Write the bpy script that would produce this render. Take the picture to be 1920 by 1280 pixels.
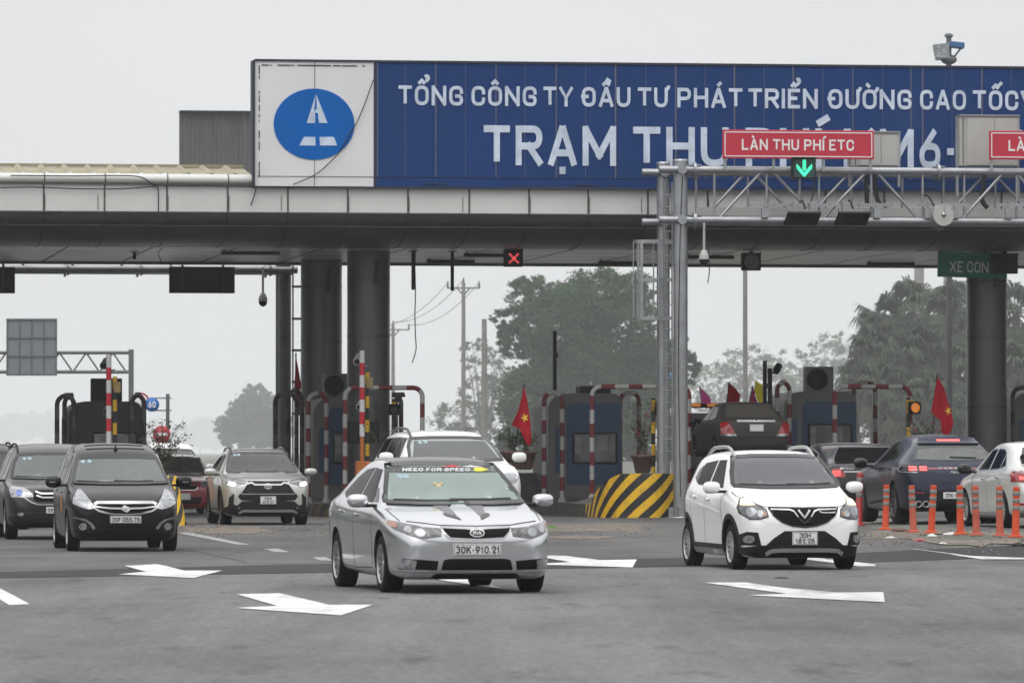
import bpy, bmesh, math, random
from mathutils import Vector, Matrix
from mathutils.bvhtree import BVHTree
R = math.radians
for _o in list(bpy.data.objects): bpy.data.objects.remove(_o)
SC = bpy.context.scene
COL = SC.collection

# ---------------------------------------------------------------- camera
FPX = 10667.0                    # focal length in photo pixels (1920 wide)
CAMZ = 1.5
HOR = 848.0                      # image row of the eye level
TH = math.atan((HOR - 640) / FPX)
cam_d = bpy.data.cameras.new('camera'); cam = bpy.data.objects.new('camera', cam_d); COL.objects.link(cam)
cam_d.sensor_width = 36.0; cam_d.lens = 36.0 * FPX / 1920.0
cam_d.clip_start = 1.0; cam_d.clip_end = 20000
cam.location = (0, 0, CAMZ); cam.rotation_euler = (R(90) + TH, 0, 0)
cam_d.dof.use_dof = True; cam_d.dof.focus_distance = 92.0; cam_d.dof.aperture_fstop = 7.1
SC.camera = cam

# ---------------------------------------------------------------- world, sun, exposure
W = bpy.data.worlds.new('World'); SC.world = W; W.use_nodes = True
nt = W.node_tree; nt.nodes.clear()
sky = nt.nodes.new('ShaderNodeTexSky'); sky.sky_type = 'NISHITA'; sky.sun_disc = False
sky.sun_elevation = R(62); sky.sun_rotation = R(200); sky.dust_density = 6.0; sky.air_density = 1.2; sky.ozone_density = 1.0
hs = nt.nodes.new('ShaderNodeHueSaturation'); hs.inputs['Saturation'].default_value = 0.10
nt.links.new(sky.outputs[0], hs.inputs['Color'])
mixc = nt.nodes.new('ShaderNodeMix'); mixc.data_type = 'RGBA'; mixc.inputs[0].default_value = 0.72
nt.links.new(hs.outputs[0], mixc.inputs[6]); mixc.inputs[7].default_value = (9.6, 9.62, 9.75, 1)   # the closed cloud layer
# an overcast dome is brighter overhead than at the skyline
gtc = nt.nodes.new('ShaderNodeTexCoord'); gsx = nt.nodes.new('ShaderNodeSeparateXYZ'); nt.links.new(gtc.outputs['Generated'], gsx.inputs[0])
gmr = nt.nodes.new('ShaderNodeMapRange'); gmr.inputs[1].default_value = 0.08; gmr.inputs[2].default_value = 1.0; gmr.inputs[3].default_value = 1.0; gmr.inputs[4].default_value = 2.1
nt.links.new(gsx.outputs['Z'], gmr.inputs[0])
gmu = nt.nodes.new('ShaderNodeMix'); gmu.data_type = 'RGBA'; gmu.blend_type = 'MULTIPLY'; gmu.inputs[0].default_value = 1.0
gns = nt.nodes.new('ShaderNodeTexNoise'); gns.inputs['Scale'].default_value = 5.0; gns.inputs['Detail'].default_value = 3; gns.inputs['Roughness'].default_value = .45; nt.links.new(gtc.outputs['Generated'], gns.inputs['Vector'])
gcl = nt.nodes.new('ShaderNodeMapRange'); gcl.inputs[1].default_value = 0.35; gcl.inputs[2].default_value = 0.65; gcl.inputs[3].default_value = 0.90; gcl.inputs[4].default_value = 1.06; nt.links.new(gns.outputs['Fac'], gcl.inputs[0])
gm2 = nt.nodes.new('ShaderNodeMath'); gm2.operation = 'MULTIPLY'; nt.links.new(gmr.outputs[0], gm2.inputs[0]); nt.links.new(gcl.outputs[0], gm2.inputs[1])
nt.links.new(mixc.outputs[2], gmu.inputs[6]); nt.links.new(gm2.outputs[0], gmu.inputs[7])
bg = nt.nodes.new('ShaderNodeBackground'); bg.inputs['Strength'].default_value = 0.103
nt.links.new(gmu.outputs[2], bg.inputs['Color'])
wo = nt.nodes.new('ShaderNodeOutputWorld'); nt.links.new(bg.outputs[0], wo.inputs['Surface'])
sd = bpy.data.lights.new('sun', 'SUN'); sd.energy = 0.8; sd.angle = R(60); sd.color = (1.0, 0.97, 0.93)
sun = bpy.data.objects.new('sun', sd); COL.objects.link(sun)
sun.rotation_euler = (R(90 - 62), 0, R(180 - 200))
SC.view_settings.view_transform = 'Standard'; SC.view_settings.look = 'None'
SC.view_settings.exposure = 0.0; SC.view_settings.gamma = 1.0
SC.cycles.max_bounces = 8; SC.cycles.volume_bounces = 1; SC.cycles.transparent_max_bounces = 16

# ---------------------------------------------------------------- pixel -> place helpers (photo pixels, 1920 x 1280)
def ray(px, py):
    dx = (px - 960) / FPX; dy = (640 - py) / FPX
    return Vector((dx, math.cos(TH) - dy * math.sin(TH), math.sin(TH) + dy * math.cos(TH)))
def sstep(a, b, x):
    t = min(1, max(0, (x - a) / (b - a))); return t * t * (3 - 2 * t)
def zg(x, y):                    # the right-hand lanes climb a little towards the plaza
    return 0.22 * sstep(3.2, 7.6, x) * sstep(72, 90, y)
def at(px, py, Y):
    d = ray(px, py); t = Y / d.y
    return Vector((d.x * t, Y, CAMZ + d.z * t))
def ground(px, py):
    d = ray(px, py); z = 0.0
    for _ in range(12):
        t = (z - CAMZ) / d.z; z = zg(d.x * t, d.y * t)
    return Vector((d.x * t, d.y * t, z))
PA = R(8.0); PO = Vector((0, 131.0, 0))            # plaza frame: u along the canopy, v away from the camera
PU = Vector((math.cos(PA), math.sin(PA), 0)); PV = Vector((-math.sin(PA), math.cos(PA), 0))
PLM = Matrix.Translation(PO) @ Matrix.Rotation(PA, 4, 'Z')
IDM = Matrix.Identity(4)
def pv(px, py, v):               # pixel on the vertical plane v -> plaza coords (u, v, z)
    d = ray(px, py); t = (v + PO.dot(PV)) / (d.x * PV.x + d.y * PV.y)
    p = Vector((d.x * t, d.y * t, 0)) - PO
    return Vector((p.dot(PU), v, CAMZ + d.z * t))
def PW(u, v, z=0.0): return PLM @ Vector((u, v, z))

# ---------------------------------------------------------------- materials
MATS = {}
def M(name, col, rough=0.6, metal=0.0, var=0.12, scale=4.0, bump=0.0, coat=0.0, emit=None, spec=0.5, stretch=None, dirt=0.0):
    if name in MATS: return MATS[name]
    m = bpy.data.materials.new(name); m.use_nodes = True; n = m.node_tree.nodes; l = m.node_tree.links
    b = n['Principled BSDF']
    b.inputs['Roughness'].default_value = rough; b.inputs['Metallic'].default_value = metal
    b.inputs['Specular IOR Level'].default_value = spec
    if coat: b.inputs['Coat Weight'].default_value = coat; b.inputs['Coat Roughness'].default_value = 0.04
    c = tuple(col) + (1,)
    tc = n.new('ShaderNodeTexCoord'); mp = n.new('ShaderNodeMapping'); l.new(tc.outputs['Object'], mp.inputs['Vector'])
    if stretch: mp.inputs['Scale'].default_value = stretch
    ns = n.new('ShaderNodeTexNoise'); ns.inputs['Scale'].default_value = scale; ns.inputs['Detail'].default_value = 6
    l.new(mp.outputs[0], ns.inputs['Vector'])
    mr = n.new('ShaderNodeMapRange'); mr.inputs[1].default_value = 0.3; mr.inputs[2].default_value = 0.7
    mr.inputs[3].default_value = 1 - var; mr.inputs[4].default_value = 1 + var
    l.new(ns.outputs['Fac'], mr.inputs[0])
    mx = n.new('ShaderNodeMix'); mx.data_type = 'RGBA'; mx.blend_type = 'MULTIPLY'; mx.inputs[0].default_value = 1
    mx.inputs[6].default_value = c; l.new(mr.outputs[0], mx.inputs[7])
    out = mx.outputs[2]
    if dirt:
        n2 = n.new('ShaderNodeTexNoise'); n2.inputs['Scale'].default_value = scale * 0.35; n2.inputs['Detail'].default_value = 9; n2.inputs['Roughness'].default_value = 0.7
        l.new(mp.outputs[0], n2.inputs['Vector'])
        r2 = n.new('ShaderNodeMapRange'); r2.inputs[1].default_value = 0.5; r2.inputs[2].default_value = 0.72; r2.inputs[3].default_value = 0; r2.inputs[4].default_value = dirt
        l.new(n2.outputs['Fac'], r2.inputs[0])
        m2 = n.new('ShaderNodeMix'); m2.data_type = 'RGBA'; l.new(r2.outputs[0], m2.inputs[0]); l.new(out, m2.inputs[6]); m2.inputs[7].default_value = (0.09, 0.08, 0.07, 1)
        out = m2.outputs[2]
    l.new(out, b.inputs['Base Color'])
    if bump:
        bp = n.new('ShaderNodeBump'); bp.inputs['Strength'].default_value = bump; bp.inputs['Distance'].default_value = 0.02
        l.new(ns.outputs['Fac'], bp.inputs['Height']); l.new(bp.outputs[0], b.inputs['Normal'])
    if emit:
        b.inputs['Emission Color'].default_value = tuple(emit[:3]) + (1,); b.inputs['Emission Strength'].default_value = emit[3]
    MATS[name] = m; return m
def M_stripes(name, c0, c1, dirt=0.5):           # two painted colours chosen by the mesh attribute 'stripe'
    m = M(name, c0, 0.55, 0, 0.15, 6); n = m.node_tree.nodes; l = m.node_tree.links; b = n['Principled BSDF']
    a = n.new('ShaderNodeAttribute'); a.attribute_name = 'stripe'
    fr = n.new('ShaderNodeMath'); fr.operation = 'FRACT'; l.new(a.outputs['Fac'], fr.inputs[0])
    gt = n.new('ShaderNodeMath'); gt.operation = 'GREATER_THAN'; gt.inputs[1].default_value = 0.5; l.new(fr.outputs[0], gt.inputs[0])
    mx = n.new('ShaderNodeMix'); mx.data_type = 'RGBA'; l.new(gt.outputs[0], mx.inputs[0]); mx.inputs[6].default_value = tuple(c0) + (1,); mx.inputs[7].default_value = tuple(c1) + (1,)
    tc = n.new('ShaderNodeTexCoord'); ns = n.new('ShaderNodeTexNoise'); ns.inputs['Scale'].default_value = 3.5; ns.inputs['Detail'].default_value = 10; ns.inputs['Roughness'].default_value = 0.75
    l.new(tc.outputs['Object'], ns.inputs['Vector'])
    r2 = n.new('ShaderNodeMapRange'); r2.inputs[1].default_value = 0.48; r2.inputs[2].default_value = 0.75; r2.inputs[3].default_value = 0; r2.inputs[4].default_value = dirt
    l.new(ns.outputs['Fac'], r2.inputs[0])
    m2 = n.new('ShaderNodeMix'); m2.data_type = 'RGBA'; l.new(r2.outputs[0], m2.inputs[0]); l.new(mx.outputs[2], m2.inputs[6]); m2.inputs[7].default_value = (0.07, 0.065, 0.06, 1)
    l.new(m2.outputs[2], b.inputs['Base Color'])
    return m
def M_glass(name, tint, film, gloss=0.03, body=(0.02, 0.025, 0.025)):  # see-through pane with a diffuse film of dust or sky sheen
    if name in MATS: return MATS[name]
    m = bpy.data.materials.new(name); m.use_nodes = True; n = m.node_tree.nodes; l = m.node_tree.links
    n.remove(n['Principled BSDF']); o = n['Material Output']
    tr = n.new('ShaderNodeBsdfTransparent'); tr.inputs[0].default_value = tuple(tint) + (1,)
    df = n.new('ShaderNodeBsdfDiffuse'); df.inputs[0].default_value = tuple(body) + (1,)
    gl = n.new('ShaderNodeBsdfGlossy'); gl.inputs['Roughness'].default_value = gloss; gl.inputs[0].default_value = (1, 1, 1, 1)
    fr = n.new('ShaderNodeFresnel'); fr.inputs[0].default_value = 1.6
    tc = n.new('ShaderNodeTexCoord'); ns = n.new('ShaderNodeTexNoise'); ns.inputs['Scale'].default_value = 5; l.new(tc.outputs['Object'], ns.inputs[0])
    mr = n.new('ShaderNodeMapRange'); mr.inputs[3].default_value = film * 0.85; mr.inputs[4].default_value = min(1, film * 1.15); l.new(ns.outputs['Fac'], mr.inputs[0])
    m1 = n.new('ShaderNodeMixShader'); l.new(mr.outputs[0], m1.inputs[0]); l.new(tr.outputs[0], m1.inputs[1]); l.new(df.outputs[0], m1.inputs[2])
    m2 = n.new('ShaderNodeMixShader'); l.new(fr.outputs[0], m2.inputs[0]); l.new(m1.outputs[0], m2.inputs[1]); l.new(gl.outputs[0], m2.inputs[2])
    l.new(m2.outputs[0], o.inputs['Surface']); MATS[name] = m; return m

# ---------------------------------------------------------------- things, parts
ROOTM = {}
def tag(o, label=None, cat=None, group=None, kind=None):
    if label: o['label'] = label
    if cat: o['category'] = cat
    if group: o['group'] = group
    if kind: o['kind'] = kind
    return o
def thing(name, label, cat, loc=(0, 0, 0), rotz=0.0, group=None):
    o = bpy.data.objects.new(name, None); COL.objects.link(o); o.empty_display_size = 0.2
    o.location = loc; o.rotation_euler = (0, 0, rotz)
    ROOTM[o.name] = Matrix.Translation(Vector(loc)) @ Matrix.Rotation(rotz, 4, 'Z')
    return tag(o, label, cat, group)
def pthing(name, label, cat, u, v, z=0.0, group=None): return thing(name, label, cat, PW(u, v, z), PA, group)
def rootm(o):
    while o.parent: o = o.parent
    return ROOTM.get(o.name, IDM)
def copy_tree(o, loc=None, rotz=None, label=None, parent=None):
    c = o.copy(); COL.objects.link(c)
    if parent is not None: c.parent = parent
    if loc is not None: c.location = loc
    if rotz is not None: c.rotation_euler = (0, 0, rotz)
    if label: c['label'] = label
    for ch in o.children: copy_tree(ch, parent=c)
    return c

class MB:
    def __init__(s): s.v = []; s.f = []; s.m = []; s.sm = []; s.at = {}
    def add(s, vs, fs, mi=0, smooth=False, attr=None):
        o = len(s.v); s.v += [Vector(p) for p in vs]
        for f in fs: s.f.append(tuple(i + o for i in f)); s.m.append(mi); s.sm.append(smooth)
        if attr is not None:
            for i, a in enumerate(attr): s.at[o + i] = a
        return s
    def box(s, c, d, rz=0.0, mi=0, rx=0.0, ry=0.0, taper=1.0):
        c = Vector(c); h = Vector(d) / 2; q = Matrix.Rotation(rz, 3, 'Z') @ Matrix.Rotation(ry, 3, 'Y') @ Matrix.Rotation(rx, 3, 'X')
        vs = [c + q @ Vector((sx * h.x * (taper if sz > 0 else 1), sy * h.y * (taper if sz > 0 else 1), sz * h.z)) for sz in (-1, 1) for sx, sy in ((-1, -1), (1, -1), (1, 1), (-1, 1))]
        return s.add(vs, [(3, 2, 1, 0), (4, 5, 6, 7), (0, 1, 5, 4), (1, 2, 6, 5), (2, 3, 7, 6), (3, 0, 4, 7)], mi)
    def bevbox(s, c, d, b=0.02, rz=0.0, mi=0, rx=0.0, ry=0.0):
        bm = bmesh.new(); bmesh.ops.create_cube(bm, size=1)
        for v in bm.verts: v.co = Vector((v.co.x * d[0], v.co.y * d[1], v.co.z * d[2]))
        bmesh.ops.bevel(bm, geom=bm.edges[:], offset=b, segments=2, affect='EDGES', profile=0.6)
        q = Matrix.Rotation(rz, 3, 'Z') @ Matrix.Rotation(ry, 3, 'Y') @ Matrix.Rotation(rx, 3, 'X')
        bm.verts.index_update()
        s.add([Vector(c) + q @ v.co for v in bm.verts], [[v.index for v in f.verts] for f in bm.faces], mi); bm.free(); return s
    def tube(s, pts, r, n=8, mi=0, cap=True, attr=None, r1=None):
        pts = [Vector(p) for p in pts]; rings = []; k = len(pts); prev = None; av = []
        for i, p in enumerate(pts):
            t = ((pts[min(i + 1, k - 1)] - pts[max(i - 1, 0)])).normalized()
            if prev is None: a = Vector((0, 0, 1)) if abs(t.z) < 0.9 else Vector((1, 0, 0))
            else: a = prev
            u = (a - t * a.dot(t)).normalized(); prev = u; w = t.cross(u)
            rr = r if r1 is None else r + (r1 - r) * i / (k - 1)
            if isinstance(r, (list, tuple)): rr = r[i]
            rings.append([p + (u * math.cos(2 * math.pi * j / n) + w * math.sin(2 * math.pi * j / n)) * rr for j in range(n)])
            av += [attr[i] if attr else 0.0] * n
        vs = [q for g in rings for q in g]
        fs = [(i * n + j, i * n + (j + 1) % n, (i + 1) * n + (j + 1) % n, (i + 1) * n + j) for i in range(k - 1) for j in range(n)]
        s.add(vs, fs, mi, True, av if attr else None)
        if cap:
            s.add(rings[0], [tuple(range(n))[::-1]], mi, False, av[:n] if attr else None); s.add(rings[-1], [tuple(range(n))], mi, False, av[-n:] if attr else None)
        return s
    def lathe(s, prof, c=(0, 0, 0), axis='z', n=24, mi=0, smooth=True):
        c = Vector(c); vs = []; k = len(prof)
        for r, h in prof:
            for j in range(n):
                a = 2 * math.pi * j / n; x, y = r * math.cos(a), r * math.sin(a)
                vs.append(c + (Vector((x, y, h)) if axis == 'z' else Vector((h, x, y)) if axis == 'x' else Vector((x, h, y))))
        fs = [(i * n + j, i * n + (j + 1) % n, (i + 1) * n + (j + 1) % n, (i + 1) * n + j) for i in range(k - 1) for j in range(n)]
        return s.add(vs, fs, mi, smooth)
    def ell(s, c, r, n=12, mi=0, rz=0.0, pw=1.0):
        c = Vector(c); q = Matrix.Rotation(rz, 3, 'Z'); vs = []; k = n // 2 + 1
        sp = lambda x: math.copysign(abs(x) ** pw, x)
        for i in range(k):
            ph = -math.pi / 2 + math.pi * i / (k - 1)
            for j in range(n):
                a = 2 * math.pi * j / n
                vs.append(c + q @ Vector((r[0] * sp(math.cos(ph)) * sp(math.cos(a)), r[1] * sp(math.cos(ph)) * sp(math.sin(a)), r[2] * sp(math.sin(ph)))))
        return s.add(vs, [(i * n + j, i * n + (j + 1) % n, (i + 1) * n + (j + 1) % n, (i + 1) * n + j) for i in range(k - 1) for j in range(n)], mi, True)
    def prism(s, poly, d0, d1, axis='y', mi=0, mid=None):     # poly in the two other axes, extruded along axis
        n = len(poly)
        f = {'y': lambda p, d: (p[0], d, p[1]), 'x': lambda p, d: (d, p[0], p[1]), 'z': lambda p, d: (p[0], p[1], d)}[axis]
        vs = [f(p, d0) for p in poly] + [f(p, d1) for p in poly]
        ar = sum(poly[i][0] * poly[(i + 1) % n][1] - poly[(i + 1) % n][0] * poly[i][1] for i in range(n))
        fs = [tuple(range(n)), tuple(range(2 * n - 1, n - 1, -1))] + [(i, i + n, (i + 1) % n + n, (i + 1) % n) for i in range(n)]
        if (ar < 0) == (axis != 'y'): fs = [tuple(reversed(g)) for g in fs]
        if axis == 'z': fs = [tuple(reversed(g)) for g in fs]
        return s.add(vs, fs, mi)
    def build(s, name, mats, parent=None, space=IDM, base=None, smooth=None, sharp=None):
        me = bpy.data.meshes.new(name)
        inv = (rootm(parent).inverted() if parent is not None else IDM) @ space
        b = Vector(base) if base is not None else Vector((0, 0, 0))
        me.from_pydata([inv @ v - b for v in s.v], [], s.f)
        for m in (mats if isinstance(mats, (list, tuple)) else [mats]): me.materials.append(m)
        me.polygons.foreach_set('material_index', s.m)
        me.polygons.foreach_set('use_smooth', s.sm if smooth is None else [smooth] * len(s.f))
        if s.at:
            a = me.attributes.new('stripe', 'FLOAT', 'POINT'); a.data.foreach_set('value', [s.at.get(i, 0.0) for i in range(len(s.v))])
        me.update()
        if sharp: me.set_sharp_from_angle(angle=R(sharp))
        o = bpy.data.objects.new(name, me); COL.objects.link(o)
        if parent is not None: o.parent = parent
        if base is not None: o.location = b
        return o


# ---------------------------------------------------------------- monoline sign lettering (strokes in a 0..1 box)
_Q = 0.45
GL = {
 'A': (.84, [([(0.02, 0), (.46, 1)], 0, 0), ([(.98, 0), (.54, 1)], 0, 0), ([(.2, .28), (.8, .28)], 0, 2)]),
 'B': (.76, [([(0, 0), (0, 1)], 0, 0), ([(0, 1), (.92, 1), (.92, .54), (0, .54)], .3, 2), ([(0, .54), (1, .54), (1, 0), (0, 0)], .3, 2)]),
 'C': (.76, [([(1, .7), (1, 1), (0, 1), (0, 0), (1, 0), (1, .3)], _Q, 0)]),
 'D': (.78, [([(0, 0), (0, 1), (1, 1), (1, 0)], _Q, 1)]),
 'E': (.68, [([(1, 1), (0, 1), (0, 0), (1, 0)], 0, 0), ([(0, .52), (.86, .52)], 0, 2)]),
 'F': (.66, [([(1, 1), (0, 1), (0, 0)], 0, 0), ([(0, .5), (.86, .5)], 0, 2)]),
 'G': (.78, [([(1, .72), (1, 1), (0, 1), (0, 0), (1, 0), (1, .48), (.55, .48)], _Q, 0)]),
 'H': (.80, [([(0, 0), (0, 1)], 0, 0), ([(1, 0), (1, 1)], 0, 0), ([(0, .52), (1, .52)], 0, 2)]),
 'I': (.16, [([(.5, 0), (.5, 1)], 0, 0)]),
 'K': (.78, [([(0, 0), (0, 1)], 0, 0), ([(1, 1), (.08, .4)], 0, 0), ([(.38, .6), (1, 0)], 0, 0)]),
 'L': (.66, [([(0, 1), (0, 0), (1, 0)], 0, 0)]),
 'M': (.98, [([(0, 0), (0, 1)], 0, 0), ([(.03, .98), (.5, .22)], 0, 0), ([(.97, .98), (.5, .22)], 0, 0), ([(1, 1), (1, 0)], 0, 0)]),
 'N': (.82, [([(0, 0), (0, 1)], 0, 0), ([(.02, 1), (.98, 0)], 0, 0), ([(1, 0), (1, 1)], 0, 0)]),
 'O': (.78, [([(0, 0), (0, 1), (1, 1), (1, 0)], _Q, 1)]),
 'P': (.76, [([(0, 0), (0, 1)], 0, 0), ([(0, 1), (1, 1), (1, .45), (0, .45)], .42, 2)]),
 'R': (.78, [([(0, 0), (0, 1)], 0, 0), ([(0, 1), (1, 1), (1, .48), (0, .48)], .42, 2), ([(.5, .48), (1, 0)], 0, 0)]),
 'S': (.74, [([(1, .74), (1, 1), (0, 1), (0, .53), (1, .53), (1, 0), (0, 0), (0, .26)], .42, 0)]),
 'T': (.76, [([(0, 1), (1, 1)], 0, 0), ([(.5, 0), (.5, 1)], 0, 2)]),
 'U': (.78, [([(0, 1), (0, 0), (1, 0), (1, 1)], _Q, 0)]),
 'V': (.82, [([(0.02, 1), (.46, 0)], 0, 0), ([(.98, 1), (.54, 0)], 0, 0)]),
 'X': (.80, [([(0, 0), (1, 1)], 0, 0), ([(0, 1), (1, 0)], 0, 0)]),
 'Y': (.80, [([(0, 1), (.5, .42), (1, 1)], 0, 0), ([(.5, .42), (.5, 0)], 0, 0)]),
 '0': (.74, [([(0, 0), (0, 1), (1, 1), (1, 0)], _Q, 1)]),
 '1': (.42, [([(0, .76), (.75, 1), (.75, 0)], 0, 0)]),
 '2': (.74, [([(0, .72), (0, 1), (1, 1), (1, .6), (0, 0), (1, 0)], .4, 0)]),
 '3': (.74, [([(0, .86), (0.02, 1), (1, 1), (1, .54), (.46, .54)], .38, 2), ([(.46, .54), (1, .54), (1, 0), (0.02, 0), (0, .14)], .38, 2)]),
 '5': (.74, [([(.95, 1), (0.06, 1), (0.02, .5)], 0, 2), ([(0.02, .6), (1, .62), (1, 0), (0, 0), (0, .22)], .36, 0)]),
 '6': (.76, [([(.72, 1), (.06, .45)], 0, 0), ([(0, 0), (0, .58), (1, .58), (1, 0)], .4, 1)]),
 '7': (.72, [([(0, .84), (0, 1), (1, 1), (.35, 0)], 0, 0)]),
 '8': (.76, [([(.06, .54), (.06, 1), (.94, 1), (.94, .54)], .38, 1), ([(0, 0), (0, .54), (1, .54), (1, 0)], .4, 1)]),
 '9': (.76, [([(.28, 0), (.94, .55)], 0, 0), ([(0, .42), (0, 1), (1, 1), (1, .42)], .4, 1)]),
 '-': (.42, [([(0, .42), (1, .42)], 0, 2)]),
 '.': (.16, [([(.5, 0), (.5, .01)], 0, 0)]),
 '|': (.20, [([(.5, .47), (.5, .48)], 0, 0)]),
 'n': (.7, [([(0, 0), (0, .66), (1, .66), (1, 0)], .35, 0)]), 'a': (.7, [([(0, .6), (1, .66), (1, 0), (0, 0), (0, .36), (1, .36)], .25, 0)]),
 'c': (.65, [([(1, .6), (0, .66), (0, 0), (1, .06)], .35, 0)]),
}
_ACC = {'^': [([(.2, 1.22), (.5, 1.42), (.8, 1.22)], 0, 2)], '/': [([(.42, 1.24), (.72, 1.46)], 0, 2)], '`': [([(.2, 1.46), (.52, 1.24)], 0, 2)],
        '?': [([(.3, 1.6), (.55, 1.68), (.72, 1.5), (.45, 1.3)], .1, 2)], '+/': [([(.75, 1.38), (1.12, 1.6)], 0, 2)], '+`': [([(.5, 1.62), (.88, 1.42)], 0, 2)],
        '+?': [([(.78, 1.66), (1.05, 1.72), (1.14, 1.54), (.88, 1.36)], .1, 2)], '.': [([(.5, -.26), (.5, -.25)], 0, 0)], "'": [([(1, .98), (1.18, 1.05), (1.24, 1.24)], .1, 2)], '_': [([(-.22, .52), (.48, .52)], 0, 2)]}
for _k, _b, _a in (('Ổ', 'O', ('^', '+?')), ('Ô', 'O', ('^',)), ('Đ', 'D', ('_',)), ('Ầ', 'A', ('^', '+`')), ('Ư', 'U', ("'",)), ('Á', 'A', ('/',)), ('Ể', 'E', ('^', '+?')),
                   ('Ờ', 'O', ("'", '`')), ('Ố', 'O', ('^', '+/')), ('Ạ', 'A', ('.',)), ('Í', 'I', ('/',)), ('À', 'A', ('`',))):
    if _b == 'I': _ex = [([(.3, 1.24), (2.3, 1.46)], 0, 2)]
    else: _ex = [g for c in _a for g in _ACC[c]]
    GL[_k] = (GL[_b][0], GL[_b][1] + _ex)
def _round(pts, r, closed):
    n = len(pts)
    if r <= 0: return [Vector((p[0], p[1])) for p in pts]
    P = [Vector((p[0], p[1])) for p in pts]; out = []
    for i in range(n):
        if not closed and i in (0, n - 1): out.append(P[i]); continue
        a, b, c = P[i - 1], P[i], P[(i + 1) % n]
        la, lc = (a - b).length, (c - b).length
        fa = 1.0 if (not closed and i == 1) else 0.5; fc = 1.0 if (not closed and i == n - 2) else 0.5
        d = min(r, la * fa, lc * fc) if True else r
        s, e = b + (a - b) * (d / la), b + (c - b) * (d / lc)
        for k in range(7):
            t = k / 6; out.append(s * (1 - t) ** 2 + b * (2 * t * (1 - t)) * 1.0 + e * t * t)
    o2 = [out[0]]
    for p in out[1:]:
        if (p - o2[-1]).length > 1e-4: o2.append(p)
    return o2
def text_width(txt, sp=.17): return sum(GL[c][0] + sp if c != ' ' else .36 for c in txt) - sp
def put_text(mb, txt, x0, x1, z0, caph, y, t=0.15, mi=0, thick=0.006, slope=0.0, skew=0.0, flip=False, fn=None):
    """strokes in the xz plane facing -y (or placed by fn(x, z, k)); x0..x1 wide, caps z0..z0+caph"""
    sp = .17; k = (x1 - x0) / (text_width(txt, sp) * caph); cx = 0.0; lay = 0
    for ch in txt:
        if ch == ' ': cx += .36; continue
        w, strokes = GL[ch]
        for pts, rr, fl in strokes:
            closed = fl == 1; hh = t / 2
            q = [((hh + p[0] * (w - t)) if w > .2 else (w / 2 + (p[0] - .5) * .16), hh + p[1] * (1 - t)) for p in pts]
            P = _round(q, rr * (1 if w > .2 else .3), closed)
            n = len(P)
            if closed and (P[0] - P[-1]).length < 1e-4: P = P[:-1]; n -= 1
            L, Rr = [], []
            for i in range(n):
                if closed: a, b = P[i - 1], P[(i + 1) % n]
                else: a, b = P[max(i - 1, 0)], P[min(i + 1, n - 1)]
                d1 = (P[i] - a).normalized() if (P[i] - a).length > 1e-6 else None
                d2 = (b - P[i]).normalized() if (b - P[i]).length > 1e-6 else None
                if d1 is None: d1 = d2
                if d2 is None: d2 = d1
                tt = (d1 + d2).normalized() if (d1 + d2).length > 1e-6 else d1
                nn = Vector((-tt.y, tt.x)); c = max(.68, nn.dot(Vector((-d1.y, d1.x))))
                p = P[i].copy()
                if not closed and fl != 2:
                    if i == 0: p = p - d2 * hh
                    if i == n - 1: p = p + d1 * hh
                L.append(p + nn * hh / c); Rr.append(p - nn * hh / c)
            lay += 1
            def mp(p, dy):
                X = x0 + (cx + p.x + skew * p.y) * caph * k
                if flip: X = x0 + x1 - X
                Z = z0 + p.y * caph + slope * (X - x0)
                if fn: return fn(X, Z, dy)
                return (X, y - (dy if not flip else -dy), Z)
            th = thick + (lay % 5) * 0.0006
            vs = [mp(p, th) for p in L] + [mp(p, th) for p in Rr] + [mp(p, 0) for p in L] + [mp(p, 0) for p in Rr]
            rng = range(n if closed else n - 1); fs = []
            for i in rng:
                j = (i + 1) % n
                fs += [(i, i + n, j + n, j), (i, j, j + 2 * n, i + 2 * n), (i + n, i + 3 * n, j + 3 * n, j + n)]
            if not closed: fs += [(0, 2 * n, 3 * n, n), (n - 1, 2 * n - 1, 4 * n - 1, 3 * n - 1)]
            mb.add(vs, [f[::-1] for f in fs] if flip else fs, mi)
        cx += w + sp
# ================================================================ SETTING: ground, road, markings
def sheet(name, pts_or_grid, mat, dz, kind='structure', label=None, cat=None, group=None, px=True, step=2.0):
    """a flat sheet following the ground; polygon in photo pixels, cut into strips so it follows the slope"""
    P = [ground(*p) for p in pts_or_grid] if px else [Vector((p[0], p[1], 0)) for p in pts_or_grid]
    bm = bmesh.new(); vs = [bm.verts.new((p.x, p.y, 0)) for p in P]; f = bm.faces.new(vs); bm.normal_update()
    if f.normal.z < 0: f.normal_flip()
    for ax, k in (((1, 0, 0), 0), ((0, 1, 0), 1)):
        lo = min(p[k] for p in P); hi = max(p[k] for p in P); a = math.ceil(lo / step) * step
        while a < hi:
            pt = [0, 0, 0]; pt[k] = a
            bmesh.ops.bisect_plane(bm, geom=bm.verts[:] + bm.edges[:] + bm.faces[:], plane_co=pt, plane_no=ax); a += step
    bmesh.ops.triangulate(bm, faces=bm.faces[:])
    for v in bm.verts: v.co.z = zg(v.co.x, v.co.y) + dz
    bm.normal_update()
    me = bpy.data.meshes.new(name); bm.to_mesh(me); bm.free(); me.materials.append(mat)
    o = bpy.data.objects.new(name, me); COL.objects.link(o)
    return tag(o, label, cat, group, kind)

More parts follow.
